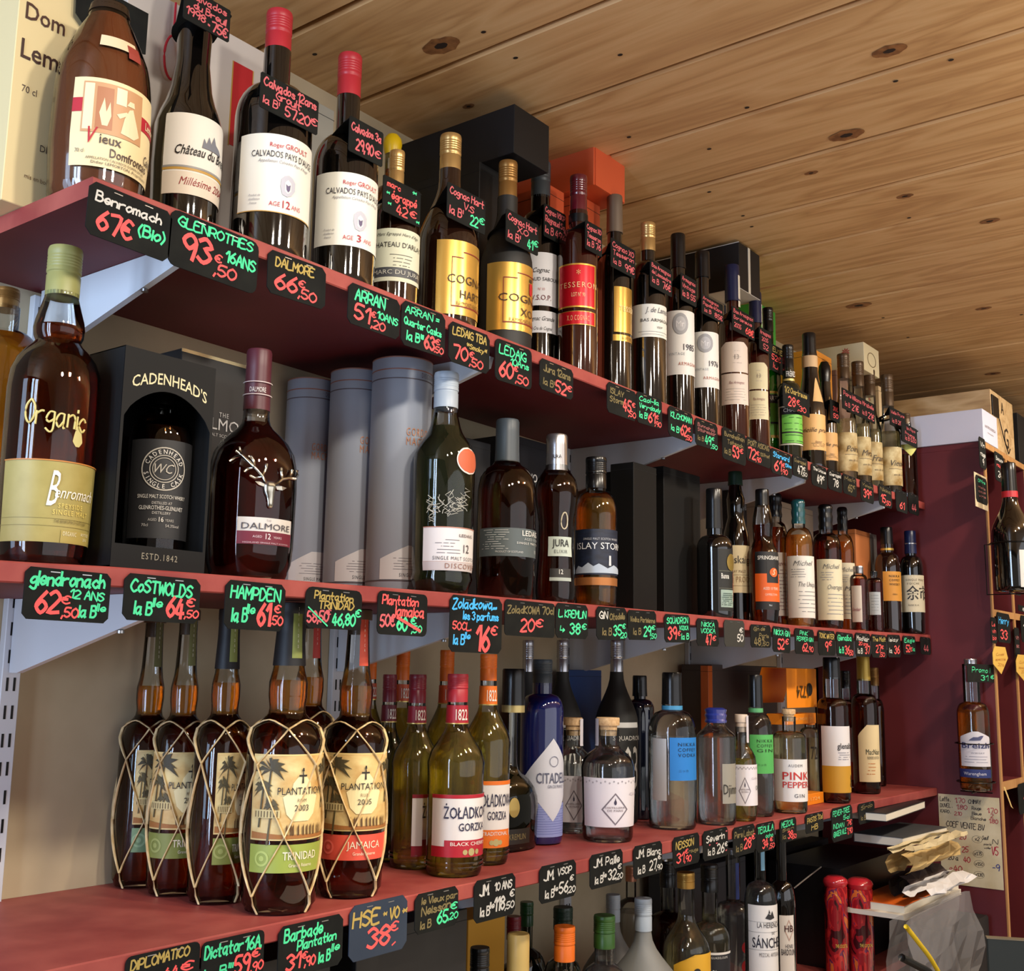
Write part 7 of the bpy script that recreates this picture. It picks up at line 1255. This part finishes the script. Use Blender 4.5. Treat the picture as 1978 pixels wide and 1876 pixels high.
neck_tag(A1, (1256, 500), 1298, 552, 'black neck card in pink reading 76 over the short white label', [('Bas Armagnac', .06, .76, .86, .14, 'p'), ('de Lamaestre', .06, .52, .86, .14, 'p'), ('la B', .08, .2, .3, .18, 'p'), ('76€', .54, .16, .38, .24, 'p')], dY=.03)
neck_tag(A2, (1315, 526), 1345, 578, 'slanted black neck card in pink reading 55€', [('Armagnac', .08, .76, .84, .14, 'p'), ('Vintage', .08, .5, .8, .14, 'p'), ('la B 55', .1, .18, .8, .2, 'p')], dY=.03)
neck_tag(A3, (1355, 566), 1397, 604, 'black neck card in pink reading 85€ above the 1976 label', [('Armagnac', .06, .74, .7, .16, 'p'), ('Papolle 40ans', .06, .46, .86, .16, 'p'), ('la B', .12, .14, .3, .18, 'p'), ('85€', .58, .12, .36, .24, 'p')], dY=.03)
neck_tag(A4, (1414, 590), 1457, 636, 'black neck card in pink with red 68€', [('Bas Armagnac', .06, .76, .86, .15, 'p'), ('Bordeneuve', .06, .5, .8, .15, 'p'), ('2005', .08, .18, .3, .18, 'p'), ('68€', .58, .12, .36, .28, 'r')], dY=.03)
neck_tag(A5, (1466, 630), 1490, 674, 'small black neck card in pink beside the tall green bottle', [('Armagnac', .08, .72, .84, .16, 'p'), ('2005', .2, .44, .5, .16, 'p'), ('52', .3, .1, .4, .22, 'p')], dY=.03)
neck_tag(H1, (1484, 660), 1512, 712, 'black neck card with ochre EUSE letters and red figures', [('EUSE', .3, .74, .64, .16, 'y'), ('52€', .2, .42, .6, .2, 'r'), ('lu', .3, .12, .3, .2, 'r')], dY=.03)
neck_tag(H2, (1512, 738), 1563, 784, 'black neck card, ochre 1/2 name and large red 28€,30', [('1/2 Chartreuse', .06, .66, .84, .22, 'y'), ('28', .18, .14, .26, .38, 'r'), ('€', .5, .34, .1, .2, 'r'), (',30', .54, .10, .3, .22, 'r')], dY=.03)
neck_tag(H4, (1603, 770), 1621, 810, 'narrow black neck card with red scribble behind the pear bottles', [('38€', .3, .5, .5, .2, 'r'), ('50', .3, .16, .5, .2, 'r')], dY=.028)
neck_tag(Q2, (1626, 748), 1689, 788, 'wide black neck card in pink reading 21€ twice', [('Poire Williams Mirabelle', .04, .68, .92, .2, 'p'), ('la B', .08, .2, .14, .2, 'p'), ('21€', .28, .14, .2, .3, 'p'), ('la B', .6, .2, .14, .2, 'p'), ('21€', .78, .14, .18, .3, 'p')], dY=.03)
neck_tag(Q4, (1718, 784), 1748, 820, 'dim black neck card in pink on the rightmost pear bottle', [('Vieille Prune', .06, .66, .86, .16, 'p'), ('la B 28€', .14, .2, .7, .2, 'p')], dY=.028)
neck_tag(Q5, (1741, 814), 1771, 852, 'last black neck card in pink against the white carton', [('Vin Pays', .3, .72, .56, .14, 'p'), ('Provence', .2, .46, .6, .14, 'p'), ('la B 5,50', .2, .16, .7, .2, 'p')], dY=.024)

A = onY(146, -4, .126); X1 = xAt(.126, A[2], 284); zb = zAt(A[0], .126, 70); W, H = X1-A[0], A[2]-zb
o = mesh('price_card', *plate([(W*.32, .006), (W, .022), (W, .075), (0, .075), (W*.02, .03)], .0012), DARKTAG); o.location = (A[0], .126, zb); tag(o, 'plain black card back showing behind the mouth of the squat amber bottle', 'price tag')
